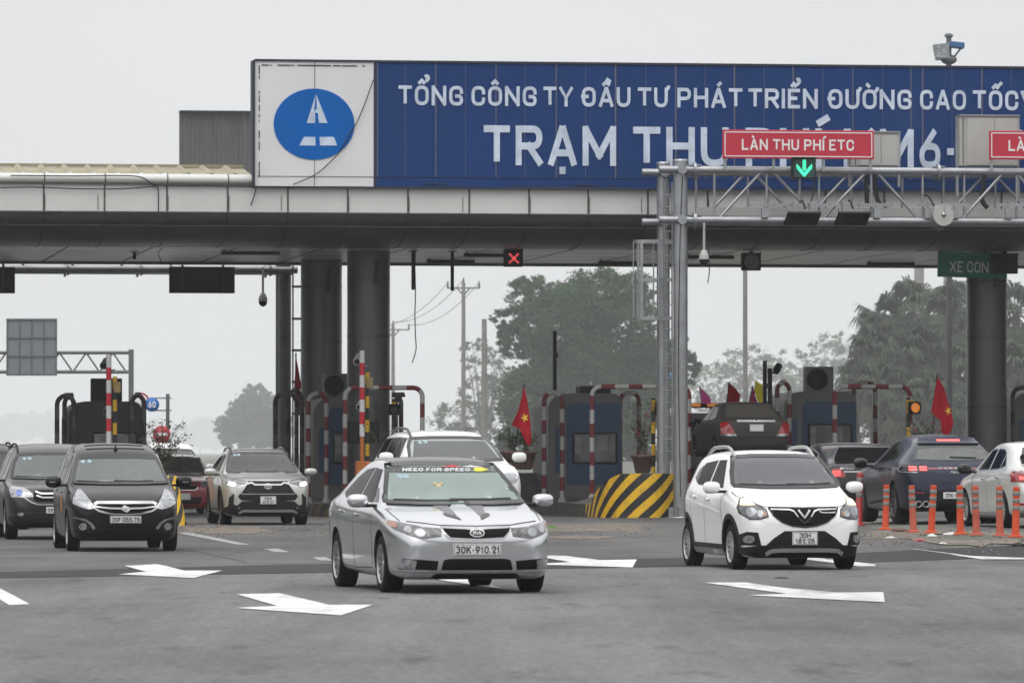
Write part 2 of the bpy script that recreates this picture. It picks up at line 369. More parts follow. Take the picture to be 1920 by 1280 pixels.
m_concrete = M('worn_concrete_road', (0.080, 0.078, 0.075), 0.9, 0, 0.25, 0.35, 0.25, dirt=0.55)
m_asph = M('dry_asphalt', (0.142, 0.142, 0.144), 0.92, 0, 0.10, 14.0, 0.5, spec=0.25)
m_asphdark = M('fresh_asphalt_strip', (0.027, 0.027, 0.029), 0.85, 0, 0.2, 9.0, 0.5, spec=0.3)
m_white = M('road_paint', (0.68, 0.68, 0.67), 0.75, 0, 0.07, 7.0, 0.1, dirt=.7)
m_whiteworn = M('worn_road_paint', (0.26, 0.26, 0.25), 0.8, 0, 0.35, 6.0, 0.1)
m_dirt = M('dry_dirt', (0.135, 0.115, 0.093), 0.95, 0, 0.35, 1.6, 0.6)
m_crack = M('crack_filler', (0.05, 0.05, 0.05), 0.9)
m_earth = M('far_ground', (0.10, 0.105, 0.085), 0.95, 0, 0.3, 0.05)

def road_wear(m, yaw, lo, hi, grain):
    """tyre wear along the traffic, blotches and coarse stone, multiplied into the road's own colour"""
    n = m.node_tree.nodes; l = m.node_tree.links; b = n['Principled BSDF']; src = b.inputs['Base Color'].links[0].from_socket
    tc = n.new('ShaderNodeTexCoord'); out = None
    def layer(scale, stretch, i0, i1, o0, o1, det=8, rg=.7, rot=yaw):
        nonlocal out
        mp = n.new('ShaderNodeMapping'); mp.inputs['Rotation'].default_value = (0, 0, R(rot)); mp.inputs['Scale'].default_value = stretch; l.new(tc.outputs['Object'], mp.inputs[0])
        ns = n.new('ShaderNodeTexNoise'); ns.inputs['Scale'].default_value = scale; ns.inputs['Detail'].default_value = det; ns.inputs['Roughness'].default_value = rg; l.new(mp.outputs[0], ns.inputs['Vector'])
        mr = n.new('ShaderNodeMapRange'); mr.inputs[1].default_value = i0; mr.inputs[2].default_value = i1; mr.inputs[3].default_value = o0; mr.inputs[4].default_value = o1; l.new(ns.outputs[0], mr.inputs[0])
        if out is None: out = mr.outputs[0]
        else:
            mu = n.new('ShaderNodeMath'); mu.operation = 'MULTIPLY'; l.new(out, mu.inputs[0]); l.new(mr.outputs[0], mu.inputs[1]); out = mu.outputs[0]
    layer(1.0, (0.9, 0.035, 1), .35, .68, hi, lo)                 # long tyre tracks
    layer(1.0, (0.20, 0.07, 1), .44, .66, 1.06, .66, 10, .66)      # broad dark blotches
    layer(1.0, (1.6, .35, 1), .58, .70, 1.0, .62, 6, .6)           # oil drips
    layer(16, (1, 1, 1), .3, .7, 1 - grain, 1 + grain, 4, .6, 0)
    layer(70, (1, 1, 1), .3, .7, 1 - grain, 1 + grain, 2, .5, 0)
    mx = n.new('ShaderNodeMix'); mx.data_type = 'RGBA'; mx.blend_type = 'MULTIPLY'; mx.inputs[0].default_value = 1; l.new(src, mx.inputs[6]); l.new(out, mx.inputs[7]); l.new(mx.outputs[2], b.inputs['Base Color'])
road_wear(m_asph, -14, .76, 1.10, .42); road_wear(m_concrete, -8, .80, 1.12, .25); road_wear(m_asphdark, -8, .85, 1.1, .35); road_wear(m_white, -14, .72, 1.06, .22)

def ground_sheet():
    xs = [-1900, -500, -140, -50, -25] + [-20 + 1.0 * i for i in range(41)] + [25, 50, 140, 500, 1900]
    ys = [-80, -12, 10, 25] + [30 + 1.5 * i for i in range(86)] + [165, 180, 200, 230, 270, 320, 400, 500, 650, 850, 1150, 1500, 2200, 3200, 4600, 7000, 9500, 11950]
    mb = MB(); vs = [(x, y, zg(x, y)) for y in ys for x in xs]; n = len(xs)
    mb.add(vs, [(j * n + i, j * n + i + 1, (j + 1) * n + i + 1, (j + 1) * n + i) for j in range(len(ys) - 1) for i in range(n - 1)], 0, True)
    return tag(mb.build('ground', m_earth), kind='structure')
ground_sheet()
sheet('apron_road', [(-26, 60), (26, 60), (30, 230), (-30, 230)], m_concrete, 0.008, px=False, step=2.0)
sheet('near_road', [(-26, 5), (26, 5), (26, 81.6), (6.8, 78.0), (-6.2, 67.2), (-26, 60.5)], m_asph, 0.014, px=False, step=2.0)
sheet('asphalt_strip', [(-26, 60.5), (-6.2, 67.2), (6.8, 78.0), (26, 81.6), (26, 87.5), (7.9, 83.2), (1.5, 79.6), (-3.0, 75.5), (-6.5, 70.6), (-26, 64)], m_asphdark, 0.018, px=False, step=2.0)

MK = dict(kind='structure')
A1 = [(222, 1079), (274, 1074), (233, 1063), (293, 1060), (310, 1063), (345, 1072), (417, 1072), (363, 1086)]
A2 = [(443, 1143), (520, 1139), (444, 1117), (524, 1115), (617, 1137), (699, 1137), (640, 1157)]
A3 = [(990, 1060), (1070, 1056), (1010, 1046), (1026, 1043), (1060, 1044), (1124, 1052), (1194, 1051), (1186, 1066)]
A4 = [(1320, 1095), (1399, 1095), (1470, 1105), (1570, 1114), (1656, 1113), (1659, 1132), (1404, 1119), (1475, 1116)]
A5 = [(1480, 1047), (1530, 1048), (1640, 1060), (1642, 1064), (1610, 1064)]
A6 = [(1690, 1027), (1775, 1026), (1840, 1033), (1990, 1038), (1990, 1051), (1785, 1042), (1838, 1039)]
A7 = [(812, 1088), (876, 1088), (955, 1108), (915, 1104)]
for i, A in enumerate((A1, A2, A3, A4, A5, A6, A7)): sheet('road_arrow', A, m_white, 0.0215 + 0.0002 * i, step=1.0)
for A in ([(-8, 1103), (0, 1105), (55, 1135), (18, 1137), (-10, 1120)],): sheet('lane_dash', A, m_white, 0.0185, step=1.0)
for A in ([(334, 1000), (352, 998), (470, 1022), (445, 1022)], [(494, 1030), (520, 1029), (545, 1036), (515, 1036)], [(585, 1046), (610, 1045), (625, 1052), (600, 1052)]):
    sheet('lane_dash', A, m_whiteworn, 0.0135, step=1.0)
def crack(pts, w):
    P = [ground(*p) for p in pts]; mb = MB(); rng = random.Random(len(pts)); L = []
    for i, p in enumerate(P): L += [p + Vector((0, -w * rng.uniform(.5, 1.2), .013)), p + Vector((0, w * rng.uniform(.5, 1.2), .013))]
    mb.add(L, [(2 * i, 2 * i + 2, 2 * i + 3, 2 * i + 1) for i in range(len(P) - 1)]); tag(mb.build('road_crack', m_crack), kind='structure')
crack([(332, 1030), (350, 1033), (372, 1035), (400, 1042), (430, 1047), (462, 1056)], .10)
crack([(560, 992), (600, 996), (640, 997), (700, 999)], .12)
crack([(1020, 1002), (1060, 1005), (1110, 1006), (1170, 1009), (1230, 1008)], .14)
crack([(0, 1008), (60, 1010), (100, 1014)], .06)
crack([(640, 985), (760, 988), (900, 990), (1000, 991)], .07)
crack([(480, 1012), (540, 1011), (580, 1013)], .10)
# dirt and grit lying in drifts on the apron
def drift(cx, cy, rx, ry, n, seed):
    rng = random.Random(seed); pts = []
    for k in range(n):
        a = -2 * math.pi * k / n; r = rng.uniform(.72, 1.1); pts.append((cx + rx * r * math.cos(a), cy + ry * r * math.sin(a)))
    return pts
for i, (a, b, c, d) in enumerate(((1810, 1006, 190, 9), (1700, 998, 90, 6), (1130, 990, 150, 9), (1240, 985, 70, 7), (430, 995, 95, 7), (1080, 1008, 70, 4))):
    sheet('dirt_drift', drift(a, b, c, d, 40, i), m_dirt, 0.011 + 0.0007 * i, step=2.0)
def grit():
    rng = random.Random(5); mb = MB()
    def lump(p, s, mi):
        vs = [p + Vector((s * rng.uniform(.6, 1.2) * math.cos(a), s * rng.uniform(.6, 1.2) * math.sin(a), 0)) for a in (0, 1.3, 2.5, 3.8, 5)]
        vs.append(p + Vector((0, 0, s * rng.uniform(.4, .9)))); mb.add(vs, [(i, (i + 1) % 5, 5) for i in range(5)], mi)
    for (x0, x1, y0, y1, n) in ((330, 620, 984, 1008, 260), (990, 1270, 978, 1010, 240), (1610, 1930, 994, 1024, 420), (350, 480, 985, 996, 110)):
        for _ in range(n):
            p = ground(rng.uniform(x0, x1), rng.uniform(y0, y1)); p.z += .012; lump(p, rng.choice((.010, .014, .02, .03)), rng.choice((0, 0, 0, 0, 1, 2, 2)))
    tag(mb.build('grit', [M('grit_brown', (.07, .055, .04), .95), M('dead_leaf', (.19, .15, .085), .9), M('grit_grey', (.16, .15, .14), .95)]), 'brown grit and dead leaves strewn over the worn apron', None, None, 'stuff')
grit()

# ---------------------------------------------------------------- toll canopy
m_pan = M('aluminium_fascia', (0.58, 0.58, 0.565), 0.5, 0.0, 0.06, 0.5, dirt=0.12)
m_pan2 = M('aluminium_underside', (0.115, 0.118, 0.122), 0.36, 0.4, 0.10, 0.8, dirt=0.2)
m_seam = M('fascia_seam', (0.07, 0.068, 0.062), 0.9, 0, .3, 3)
m_soff = M('soffit_sheen_streaks', (0.80, 0.80, 0.78), 0.30, 0.35, 0.55, 1.6, stretch=(0.22, 5, 1))  # streaked tone paints the light reflections lying along the soffit
m_colm = M('column_cladding', (0.105, 0.107, 0.110), 0.32, 0.65, 0.10, 1.2, stretch=(1, 1, .3))
m_green = M('roof_sheet', (0.27, 0.245, 0.165), 0.7, 0, 0.2, 1.0)
m_lamp = M('soffit_batten', (0.03, 0.03, 0.03), 0.6)
U0, U1 = -78.0, 80.0
cano = pthing('toll_canopy', 'long grey toll plaza canopy with white panelled fascia carried on fat round columns', 'canopy', 0, 0, 0)
def fascia():
    z = {k: pv(960, y, 0)[2] for k, y in (('m', 402), ('t', 350), ('u', 330))}; z['l'] = pv(960, 465, 2.2)[2] + .06
    # underside: bulging profile from the lip back under; drawn as (v, z)
    prof = [(3.1, z['l'] - .05), (2.2, z['l'] - .06), (1.55, z['l'] - .02), (1.1, z['l'] + .06), (.65, z['l'] + .2), (.3, z['l'] + .40), (.08, z['m'] - .16), (0, z['m'])]
    mb = MB()
    vs = [(u, v, zz) for v, zz in prof for u in (U0, U1)]
    mb.add(vs, [(2 * i, 2 * i + 1, 2 * i + 3, 2 * i + 2) for i in range(len(prof) - 1)], 0, True)
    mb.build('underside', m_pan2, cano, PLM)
    mb = MB(); mb.box(((U0 + U1) / 2, .2, (z['m'] + z['t']) / 2 + .012), (U1 - U0, .36, z['t'] - z['m'] - .02))
    mb.build('fascia', m_pan, cano, PLM)
    us = pv(480, 340, 0)[0]
    mb = MB(); n = 8; r = (z['u'] - z['t']) / 2    # rounded upper nosing on the open stretch at the left
    pr = [(.16 - math.cos(R(-90 + 180 * i / n)) * .16, (z['t'] + z['u']) / 2 + r * math.sin(R(-90 + 180 * i / n))) for i in range(n + 1)] + [(.6, z['u'] + .0)]
    vs = [(u, v, zz) for v, zz in pr for u in (U0, us)]
    mb.add(vs, [(2 * i, 2 * i + 1, 2 * i + 3, 2 * i + 2) for i in range(len(pr) - 1)], 0, True); mb.build('nosing', m_pan, cano, PLM)
    mb = MB(); xs = [-145, -31, 82, 196, 313, 427, 540, 652, 765, 880, 992, 1103, 1215, 1327, 1438, 1548, 1658, 1768, 1878, 1988]
    for i, px in enumerate(xs):
        u = pv(px, 400, 0)[0]
        mb.box((u, .015, (z['m'] + z['t']) / 2), (.035, .03, z['t'] - z['m'] - .03)); mb.box((u - .18 * (i % 3 == 0) + .03, .018, (z['m'] + z['t']) / 2 - .1), (.012, .03, z['t'] - z['m'] - .3))
        pts = [(u, v - .006, zz - .004) for v, zz in reversed(prof)]
        mb.tube(pts, .011, 4)
        if u < us - .1: mb.tube([(u + .02, v - .004, zz) for v, zz in pr[:-1]], .013, 4)
    mb.box(((U0 + U1) / 2, -.0, z['m'] + .004), (U1 - U0, .06, .03)); mb.box(((U0 + U1) / 2, .0, z['t'] + .012), (U1 - U0, .10, .03))
    zz = z['m'] - .3; mb.tube([(U0, .115, zz), (U1, .115, zz)], .010, 4)
    mb.build('seam', m_seam, cano, PLM)
    # soffit
    ub = pv(1400, 502, 13.5); zs = z['l'] - .05; VB = 13.8
    mb = MB(); mb.box(((U0 + U1) / 2, (3.0 + VB) / 2, zs + .17), (U1 - U0, VB - 3.0, .3)); mb.build('soffit', m_soff, cano, PLM)
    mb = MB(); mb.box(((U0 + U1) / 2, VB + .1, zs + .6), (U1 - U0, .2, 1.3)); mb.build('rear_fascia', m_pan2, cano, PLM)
    mb = MB()
    for k in range(-36, 38): mb.box((k * 2.0, (3.0 + VB) / 2, zs + .030), (.05, VB - 3.2, .024))
    for k in range(5): mb.box(((U0 + U1) / 2, 4.6 + k * 2.1, zs + .028), (U1 - U0, .012, .018))
    mb.build('soffit_joint', m_seam, cano, PLM)
    for (px, py, v, l) in ((920, 471, 6.0, 1.3), (845, 491, 10.5, 1.2), (1670, 493, 10.8, 1.2), (1330, 473, 6.5, 1.2), (1160, 492, 10.8, 1.0), (470, 468, 5.2, 1.4)):
        u = pv(px, py, v)[0]; mb = MB(); mb.box((u, v, zs - .05), (l, .12, .09)); mb.box((u - l * .45, v, zs - .005), (.05, .08, .05)); mb.build('batten_light', m_lamp, cano, PLM)
    # roof sheet on the left
    mb = MB(); k = 1680; vs = []; zr = pv(240, 310, 3.2)[2]
    for i in range(k + 1):
        u = U0 + (us - U0) * i / k; w = .085 * max(0, math.sin(u * 2 * math.pi / .54)) ** 2; vs += [(u, .52, z['u'] - .035 + w), (u, 3.2, zr - .06 + w)]
    mb.add(vs, [(2 * i, 2 * i + 2, 2 * i + 3, 2 * i + 1) for i in range(k)]); mb.box(((U0 + us) / 2, 3.22, zr - .01), (us - U0, .16, .07))
    mb.build('roof', m_green, cano, PLM)
    for (x0, x1, v) in ((651, 731, 5.6), (565, 641, 12.0), (1813, 1887, 5.6), (-610, -530, 5.6), (-1290, -1210, 5.6), (-1970, -1890, 5.6), (-2650, -2570, 5.6), (2500, 2580, 5.6), (3200, 3280, 5.6), (3900, 3980, 5.6)):
        p0, p1 = pv(x0, 700, v), pv(x1, 700, v); r = (p1[0] - p0[0]) / 2; c = (p0[0] + p1[0]) / 2
        mb = MB(); mb.tube([(c, v, 0), (c, v, zs + .02)], r, 40, cap=False); col = mb.build('column', m_colm, cano, PLM)
        mb = MB()
        for h in (1.05, 2.6, 4.28, 5.65): mb.tube([(c, v, h - .012), (c, v, h + .012)], r + .006, 40, cap=False)
        mb.build('cladding_joint', m_seam, col, PLM)
        mb = MB(); mb.box((c + .12, v - r - .01, 5.8), (.10, .03, .6), ry=.09); mb.build('water_stain', m_lamp, col, PLM)
    return z, zs, us
FZ, ZS, US = fascia()

# ---------------------------------------------------------------- billboard
m_blue = M('sign_blue', (0.005, 0.037, 0.150), 0.75, 0, 0.10, 0.7, dirt=0.05, spec=.2)
m_sgw = M('sign_white', (0.66, 0.66, 0.67), 0.5, 0, 0.05, 0.6, dirt=0.05)
m_let = M('faded_letter_film', (0.50, 0.57, 0.68), 0.55, 0, 0.22, 2.6)
m_logo = M('emblem_blue', (0.0, 0.105, 0.40), 0.8, 0, 0.06, 1.0, spec=.1)
m_seaml = M('bright_joint', (0.09, 0.11, 0.19), 0.7); m_seamd = M('dark_joint', (0.02, 0.025, 0.04), 0.7)
VS = -0.10
bill = pthing('billboard', 'huge blue and white toll station sign board standing along the canopy edge', 'sign board', *pv(1200, 350, VS))
def billboard():
    uL, zT = pv(478, 115, VS)[0], pv(478, 115, VS)[2]; zB = pv(478, 348.5, VS)[2]; uM = pv(701, 115, VS)[0]; uR = 23.0
    mb = MB(); mb.box(((uL + uM) / 2, VS + .16, (zT + zB) / 2), (uM - uL - .01, .3, zT - zB)); wp = mb.build('white_panel', m_sgw, bill, PLM)
    mb = MB(); mb.box(((uR + uM) / 2, VS + .16, (zT + zB) / 2), (uR - uM, .3, zT - zB)); bp = mb.build('blue_panel', m_blue, bill, PLM)
    mb = MB(); mb.box((uL - .03, VS + .2, (zT + zB) / 2), (.06, .5, zT - zB + .04)); mb.box(((uL + uR) / 2, VS + .15, zT + .025), (uR - uL, .34, .05)); mb.box(((uL + uR) / 2, VS + .1, zB - .02), (uR - uL, .25, .03))
    mb.build('frame', m_seamd, bill, PLM)
    rng = random.Random(3); mb = MB(); md = MB()
    z0 = pv(900, 333, VS)[2]
    xs = [(760, 0), (817, 1), (873, 0), (930, 1), (984, 0), (1043, 1), (1098, 0), (1154, 2), (1211, 0), (1267, 2), (1322, 0), (1377, 2), (1433, 0), (1487, 2), (1543, 0), (1599, 1), (1655, 0), (1708, 1), (1730, 2), (1785, 0), (1841, 2), (1896, 0)]
    for px, w in xs:
        u = pv(px, 200, VS)[0]; k = (.010, .022, .030)[w]
        mb.box((u, VS + .006, (zT + z0) / 2), (k, .02, zT - z0)); 
        if w: md.box((u + k * .8, VS + .007, (zT + z0) / 2), (k * .7, .02, zT - z0))
    u = pv(590, 200, VS)[0]; md.box((u, VS + .006, (zT + zB) / 2), (.009, .02, zT - zB)); md.box((pv(704, 200, VS)[0], VS + .006, (zT + zB) / 2), (.05, .02, zT - zB))
    mb.box((pv(708, 200, VS)[0], VS + .0065, (zT + z0) / 2), (.025, .02, zT - z0))
    md.box(((uL + uR) / 2, VS + .004, z0), (uR - uL - .1, .015, .008))
    for i in range(34):                                       # torn edge tape along the rim
        u = uL + .15 + rng.random() * (uM - uL - .3); md.box((u, VS + .005, zT - .085), (rng.choice((.03, .06, .10, .16)), .02, .022))
    for i in range(26):
        zz = zB + .2 + rng.random() * (zT - zB - .3); md.box((uL + .10, VS + .005, zz), (.022, .02, rng.choice((.03, .06, .14))))
    for i in range(20):
        u = uM + rng.random() * 15; md.box((u, VS + .005, zB + .05 + rng.random() * .03), (rng.uniform(.05, .5), .02, .02))
    mb.build('bright_joint', m_seaml, bill, PLM); md.build('dark_joint', m_seamd, bill, PLM)
    # emblem
    c = pv(589, 233, VS); rx = pv(663, 233, VS)[0] - c[0]; rz = pv(589, 168, VS)[2] - c[2]
    mb = MB(); mb.prism([(c[0] + (rx + .02) * math.cos(2 * math.pi * i / 64), c[2] + (rz + .02) * math.sin(2 * math.pi * i / 64)) for i in range(64)], VS + .05, VS - .010); em = mb.build('emblem', m_logo, bill, PLM)
    mb = MB()
    def tri(pts, d): mb.prism([(pv(x, y, VS)[0], pv(x, y, VS)[2]) for x, y in pts], VS + .02, VS - .018 - d)
    tri([(592, 178), (575, 231), (590.5, 231), (591, 219), (589, 205)], 0); tri([(593, 178), (614, 231), (598, 231), (596, 214), (594, 205)], .0004)
    tri([(591.5, 205), (595, 205), (596, 212), (590.5, 212)], .0008)
    tri([(570, 257), (591, 257), (591.5, 273), (561, 273)], 0); tri([(599, 257), (626, 257), (632, 273), (600, 273)], .0004)
    mb.build('road_mark', M('emblem_letter', (.50, .58, .70), .55, 0, .2, 3), em, PLM)
    # lettering, one part for each line
    mb = MB()
    W1 = [('TỔNG', 747, 868), ('CÔNG', 884, 1006), ('TY', 1019, 1074), ('ĐẦU', 1091, 1182), ('TƯ', 1196, 1252), ('PHÁT', 1270, 1392), ('TRIỂN', 1403, 1533), ('ĐƯỜNG', 1553, 1709), ('CAO', 1725, 1811), ('TỐC', 1824, 1909), ('V', 1913, 1948)]
    for w, a, b in W1:
        zt = pv(a, 160.4 + (a - 747) / 1162 * 10, VS)[2]; zb = pv(a, 197.3 + (a - 747) / 1162 * 10, VS)[2]
        put_text(mb, w, pv(a, 180, VS)[0], pv(b, 180, VS)[0], zb, zt - zb, VS, t=.175, thick=.012)
    mb.build('lettering', m_let, bill, PLM); mb = MB()
    for w, a, b in (('TRẠM', 907, 1155), ('THU', 1187, 1366), ('PHÍ', 1398, 1540), ('K', 1582, 1640), ('M', 1650, 1713), ('6', 1724, 1763), ('-', 1771, 1793)):
        zt = pv(a, 235 + (a - 907) / 816 * 8, VS)[2]; zb = pv(a, 309.5 + (a - 907) / 816 * 6, VS)[2]
        put_text(mb, w, pv(a, 270, VS)[0], pv(b, 270, VS)[0], zb, zt - zb, VS, t=.175, thick=.012)
    mb.build('lettering', m_let, bill, PLM); mb = MB(); zb = pv(1900, 312, VS)[2]; put_text(mb, '9', pv(1885, 270, VS)[0], pv(1926, 270, VS)[0], zb, pv(1900, 243, VS)[2] - zb, VS, t=.165, thick=.012); mb.build('lettering', m_let, bill, PLM)
billboard()
m_cable = M('black_cable', (.012, .012, .012), .6)
def cable(name, label, pts, r=.012, cat='cable', base=None):
    mb = MB(); mb.tube(pts, r, 6); return tag(mb.build(name, m_cable, None, IDM, base=pts[0]), label, cat)
def pvw(px, py, v): return PLM @ pv(px, py, v)
def smooth_pts(P, k=6):
    P = [Vector(p) for p in P]; out = []
    for i in range(len(P) - 1):
        a, b, c, d = P[max(i - 1, 0)], P[i], P[i + 1], P[min(i + 2, len(P) - 1)]
        for j in range(k):
            t = j / k; out.append(.5 * ((2 * b) + (c - a) * t + (2 * a - 5 * b + 4 * c - d) * t * t + (3 * b - a - 3 * c + d) * t ** 3))
    return out + [P[-1]]
cable('hanging_cable', 'loose black cable drooping diagonally across the white emblem panel', smooth_pts([pvw(x, y, VS - .06) for x, y in ((700, 150), (684, 195), (668, 232), (655, 252), (638, 283), (620, 303), (592, 327), (550, 346))]))
cable('hanging_cable', 'black cable running along the foot of the big sign board', smooth_pts([pvw(x, y, -.10) for x, y in ((480, 350), (560, 351), (640, 350.5), (760, 352), (900, 353), (1040, 352.5), (1240, 355))]), .016)
cable('hanging_cable', 'short black cable end dangling over the fascia below the corner of the sign board', smooth_pts([pvw(x, y, -.08) for x, y in ((480, 352), (477, 366), (470, 386))]), .014)
cable('hanging_cable', 'black cable lying in slack curves on the left fascia joint', smooth_pts([pvw(x, y, -.06) for x, y in ((0, 352), (60, 351), (150, 354), (230, 354), (285, 350), (296, 352), (297, 398))]), .014)
cable('hanging_cable', 'black cable crossing the rounded nosing at the left of the canopy', smooth_pts([pvw(x, y, -.06) for x, y in ((20, 329), (130, 330), (250, 330), (280, 341), (300, 347), (400, 349), (478, 350))]), .014)
bk = pthing('rear_sign_board', 'plain grey corrugated back of a sign board rising behind the canopy roof', 'sign board', *pv(406, 305, 13.0))
mb = MB(); a, b = pv(338, 211, 13.0), pv(477, 312, 13.0); k = 90
vs = [(a[0] + (b[0] + .6 - a[0]) * i / k, 13.0 + (.018 if (i // 2) % 2 else 0), z) for i in range(k + 1) for z in (b[2] - .6, a[2])]
mb.add(vs, [(2 * i, 2 * i + 2, 2 * i + 3, 2 * i + 1) for i in range(k)]); mb.box(((a[0] + b[0]) / 2 + .3, 13.2, (a[2] + b[2]) / 2 - .3), (b[0] - a[0] + .6, .3, a[2] - b[2] + .6))
mb.build('corrugated_sheet', M('grey_sheet', (.085, .085, .083), .6, .2, .12, 3, stretch=(4, 1, .2)), bk, PLM)
mb = MB(); mb.box(((a[0] + b[0]) / 2 + .3, 13.1, a[2] + .02), (b[0] - a[0] + .62, .5, .05)); mb.build('edge_trim', m_seamd, bk, PLM)

# ---------------------------------------------------------------- haze
HAZE = 0.00020
def haze():
    mb = MB(); mb.box((0, 5910, 99.0), (4000, 12220, 208.0)); o = mb.build('haze', [])
    m = bpy.data.materials.new('haze_air'); m.use_nodes = True; n = m.node_tree.nodes; l = m.node_tree.links; n.clear()
    v = n.new('ShaderNodeVolumePrincipled'); v.inputs['Color'].default_value = (.93, .95, .97, 1); v.inputs['Density'].default_value = HAZE; v.inputs['Anisotropy'].default_value = 0.0
    oo = n.new('ShaderNodeOutputMaterial'); l.new(v.outputs[0], oo.inputs['Volume']); o.data.materials.append(m)
    o['kind'] = 'stuff'; o['label'] = 'pale grey winter haze filling the air over the toll plaza'; return o
haze()
# ================================================================ CAR LIBRARY
def pchip(P):
    X = [p[0] for p in P]; Y = [p[1] for p in P]; n = len(X); h = [X[i + 1] - X[i] for i in range(n - 1)]; d = [(Y[i + 1] - Y[i]) / h[i] for i in range(n - 1)]
    m = [d[0]] + [0 if d[i - 1] * d[i] <= 0 else 3 * (h[i - 1] + h[i]) / ((2 * h[i] + h[i - 1]) / d[i - 1] + (h[i] + 2 * h[i - 1]) / d[i]) for i in range(1, n - 1)] + [d[-1]]
    def f(x):
        if x <= X[0]: return Y[0]
        if x >= X[-1]: return Y[-1]
        i = max(k for k in range(n - 1) if X[k] <= x); t = (x - X[i]) / h[i]
        return (2 * t ** 3 - 3 * t * t + 1) * Y[i] + (t ** 3 - 2 * t * t + t) * h[i] * m[i] + (-2 * t ** 3 + 3 * t * t) * Y[i + 1] + (t ** 3 - t * t) * h[i] * m[i + 1]
    return f
m_tyre = M('tyre_rubber', (.009, .009, .010), .9, 0, .2, 8, spec=.15)
m_rim = M('alloy_rim', (.42, .42, .43), .32, .85, .08, 5, dirt=.25)
m_rimdark = M('dark_alloy_rim', (.10, .10, .105), .35, .8, .1, 5)
m_well = M('wheel_well', (.006, .006, .006), .95)
m_blackpl = M('black_plastic', (.010, .010, .011), .6, 0, .15, 6, spec=.2)
m_gloss = M('gloss_black', (.006, .006, .007), .14, 0, .1, 4, spec=.45)
m_chrome = M('chrome_trim', (.45, .45, .46), .16, 1.0, .04, 3)
m_satin = M('satin_silver_trim', (.40, .40, .40), .35, .6, .08, 3)
m_lens = M('headlamp_lens', (.30, .31, .32), .10, .55, .45, 16, bump=.6, coat=1.0)
m_lensdk = M('dark_headlamp_lens', (.09, .09, .095), .10, .4, .6, 18, bump=.6, coat=1.0)
m_bulb = M('projector_lamp', (.26, .27, .29), .10, .6, .2, 10, coat=1)
m_amber = M('amber_lens', (.26, .085, .03), .2, 0, .2, 12, coat=1)
m_redl = M('red_tail_lens', (.28, .012, .015), .12, 0, .25, 12, coat=1)
m_win = M('tinted_window', (.005, .006, .007), .06, 0, .1, 2, spec=.13)
m_win.node_tree.nodes['Principled BSDF'].inputs['IOR'].default_value = 1.16
m_wtint = M('rear_glass', (.022, .024, .025), .05, 0, .2, 2, spec=.7)
m_plate = M('plate_white', (.62, .62, .61), .5, 0, .05, 4)
m_ink = M('plate_ink', (.012, .012, .013), .6)
m_inter = M('dark_interior', (.020, .019, .018), .8)
m_seat = M('seat_fabric', (.045, .042, .04), .9)
m_mesh = M('grille_mesh', (.005, .005, .005), .7, 0, .5, 60, spec=.12)
m_lamp_on = M('lit_headlamp', (.9, .9, .9), .2, emit=(1.0, .97, .90, 5.0))
m_turn_on = M('lit_marker_lamp', (.9, .7, .5), .2, emit=(1.0, .72, .42, 1.3))
m_brake = M('lit_brake_lamp', (.6, .03, .03), .2, emit=(1.0, .10, .09, 2.2))
m_stk = M('inspection_sticker', (.26, .36, .40), .6)
m_seamc = M('panel_gap', (.010, .010, .010), .8)
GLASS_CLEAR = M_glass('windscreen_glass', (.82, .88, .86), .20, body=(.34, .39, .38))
GLASS_MID = M_glass('lightly_dusty_windscreen', (.78, .82, .81), .10, body=(.32, .36, .36))
GLASS_DARK = M_glass('tinted_windscreen', (.30, .31, .32), .25, body=(.012, .013, .014))
GLASS_GREEN = M_glass('sky_sheen_green_windscreen', (.55, .66, .60), .52, body=(.30, .40, .36))  # pale green film colour stands for the sky reflected in the pane
GLASS_FILM = M_glass('grey_film_windscreen', (.12, .12, .13), .80, .12, body=(.075, .078, .085))
def paint(name, col, metal=0.0, rough=.35, dirt=.10, coat=.8, spec=.5): return M('paint_' + name, col, rough, metal, .05, 1.2, coat=coat, dirt=dirt, spec=spec)

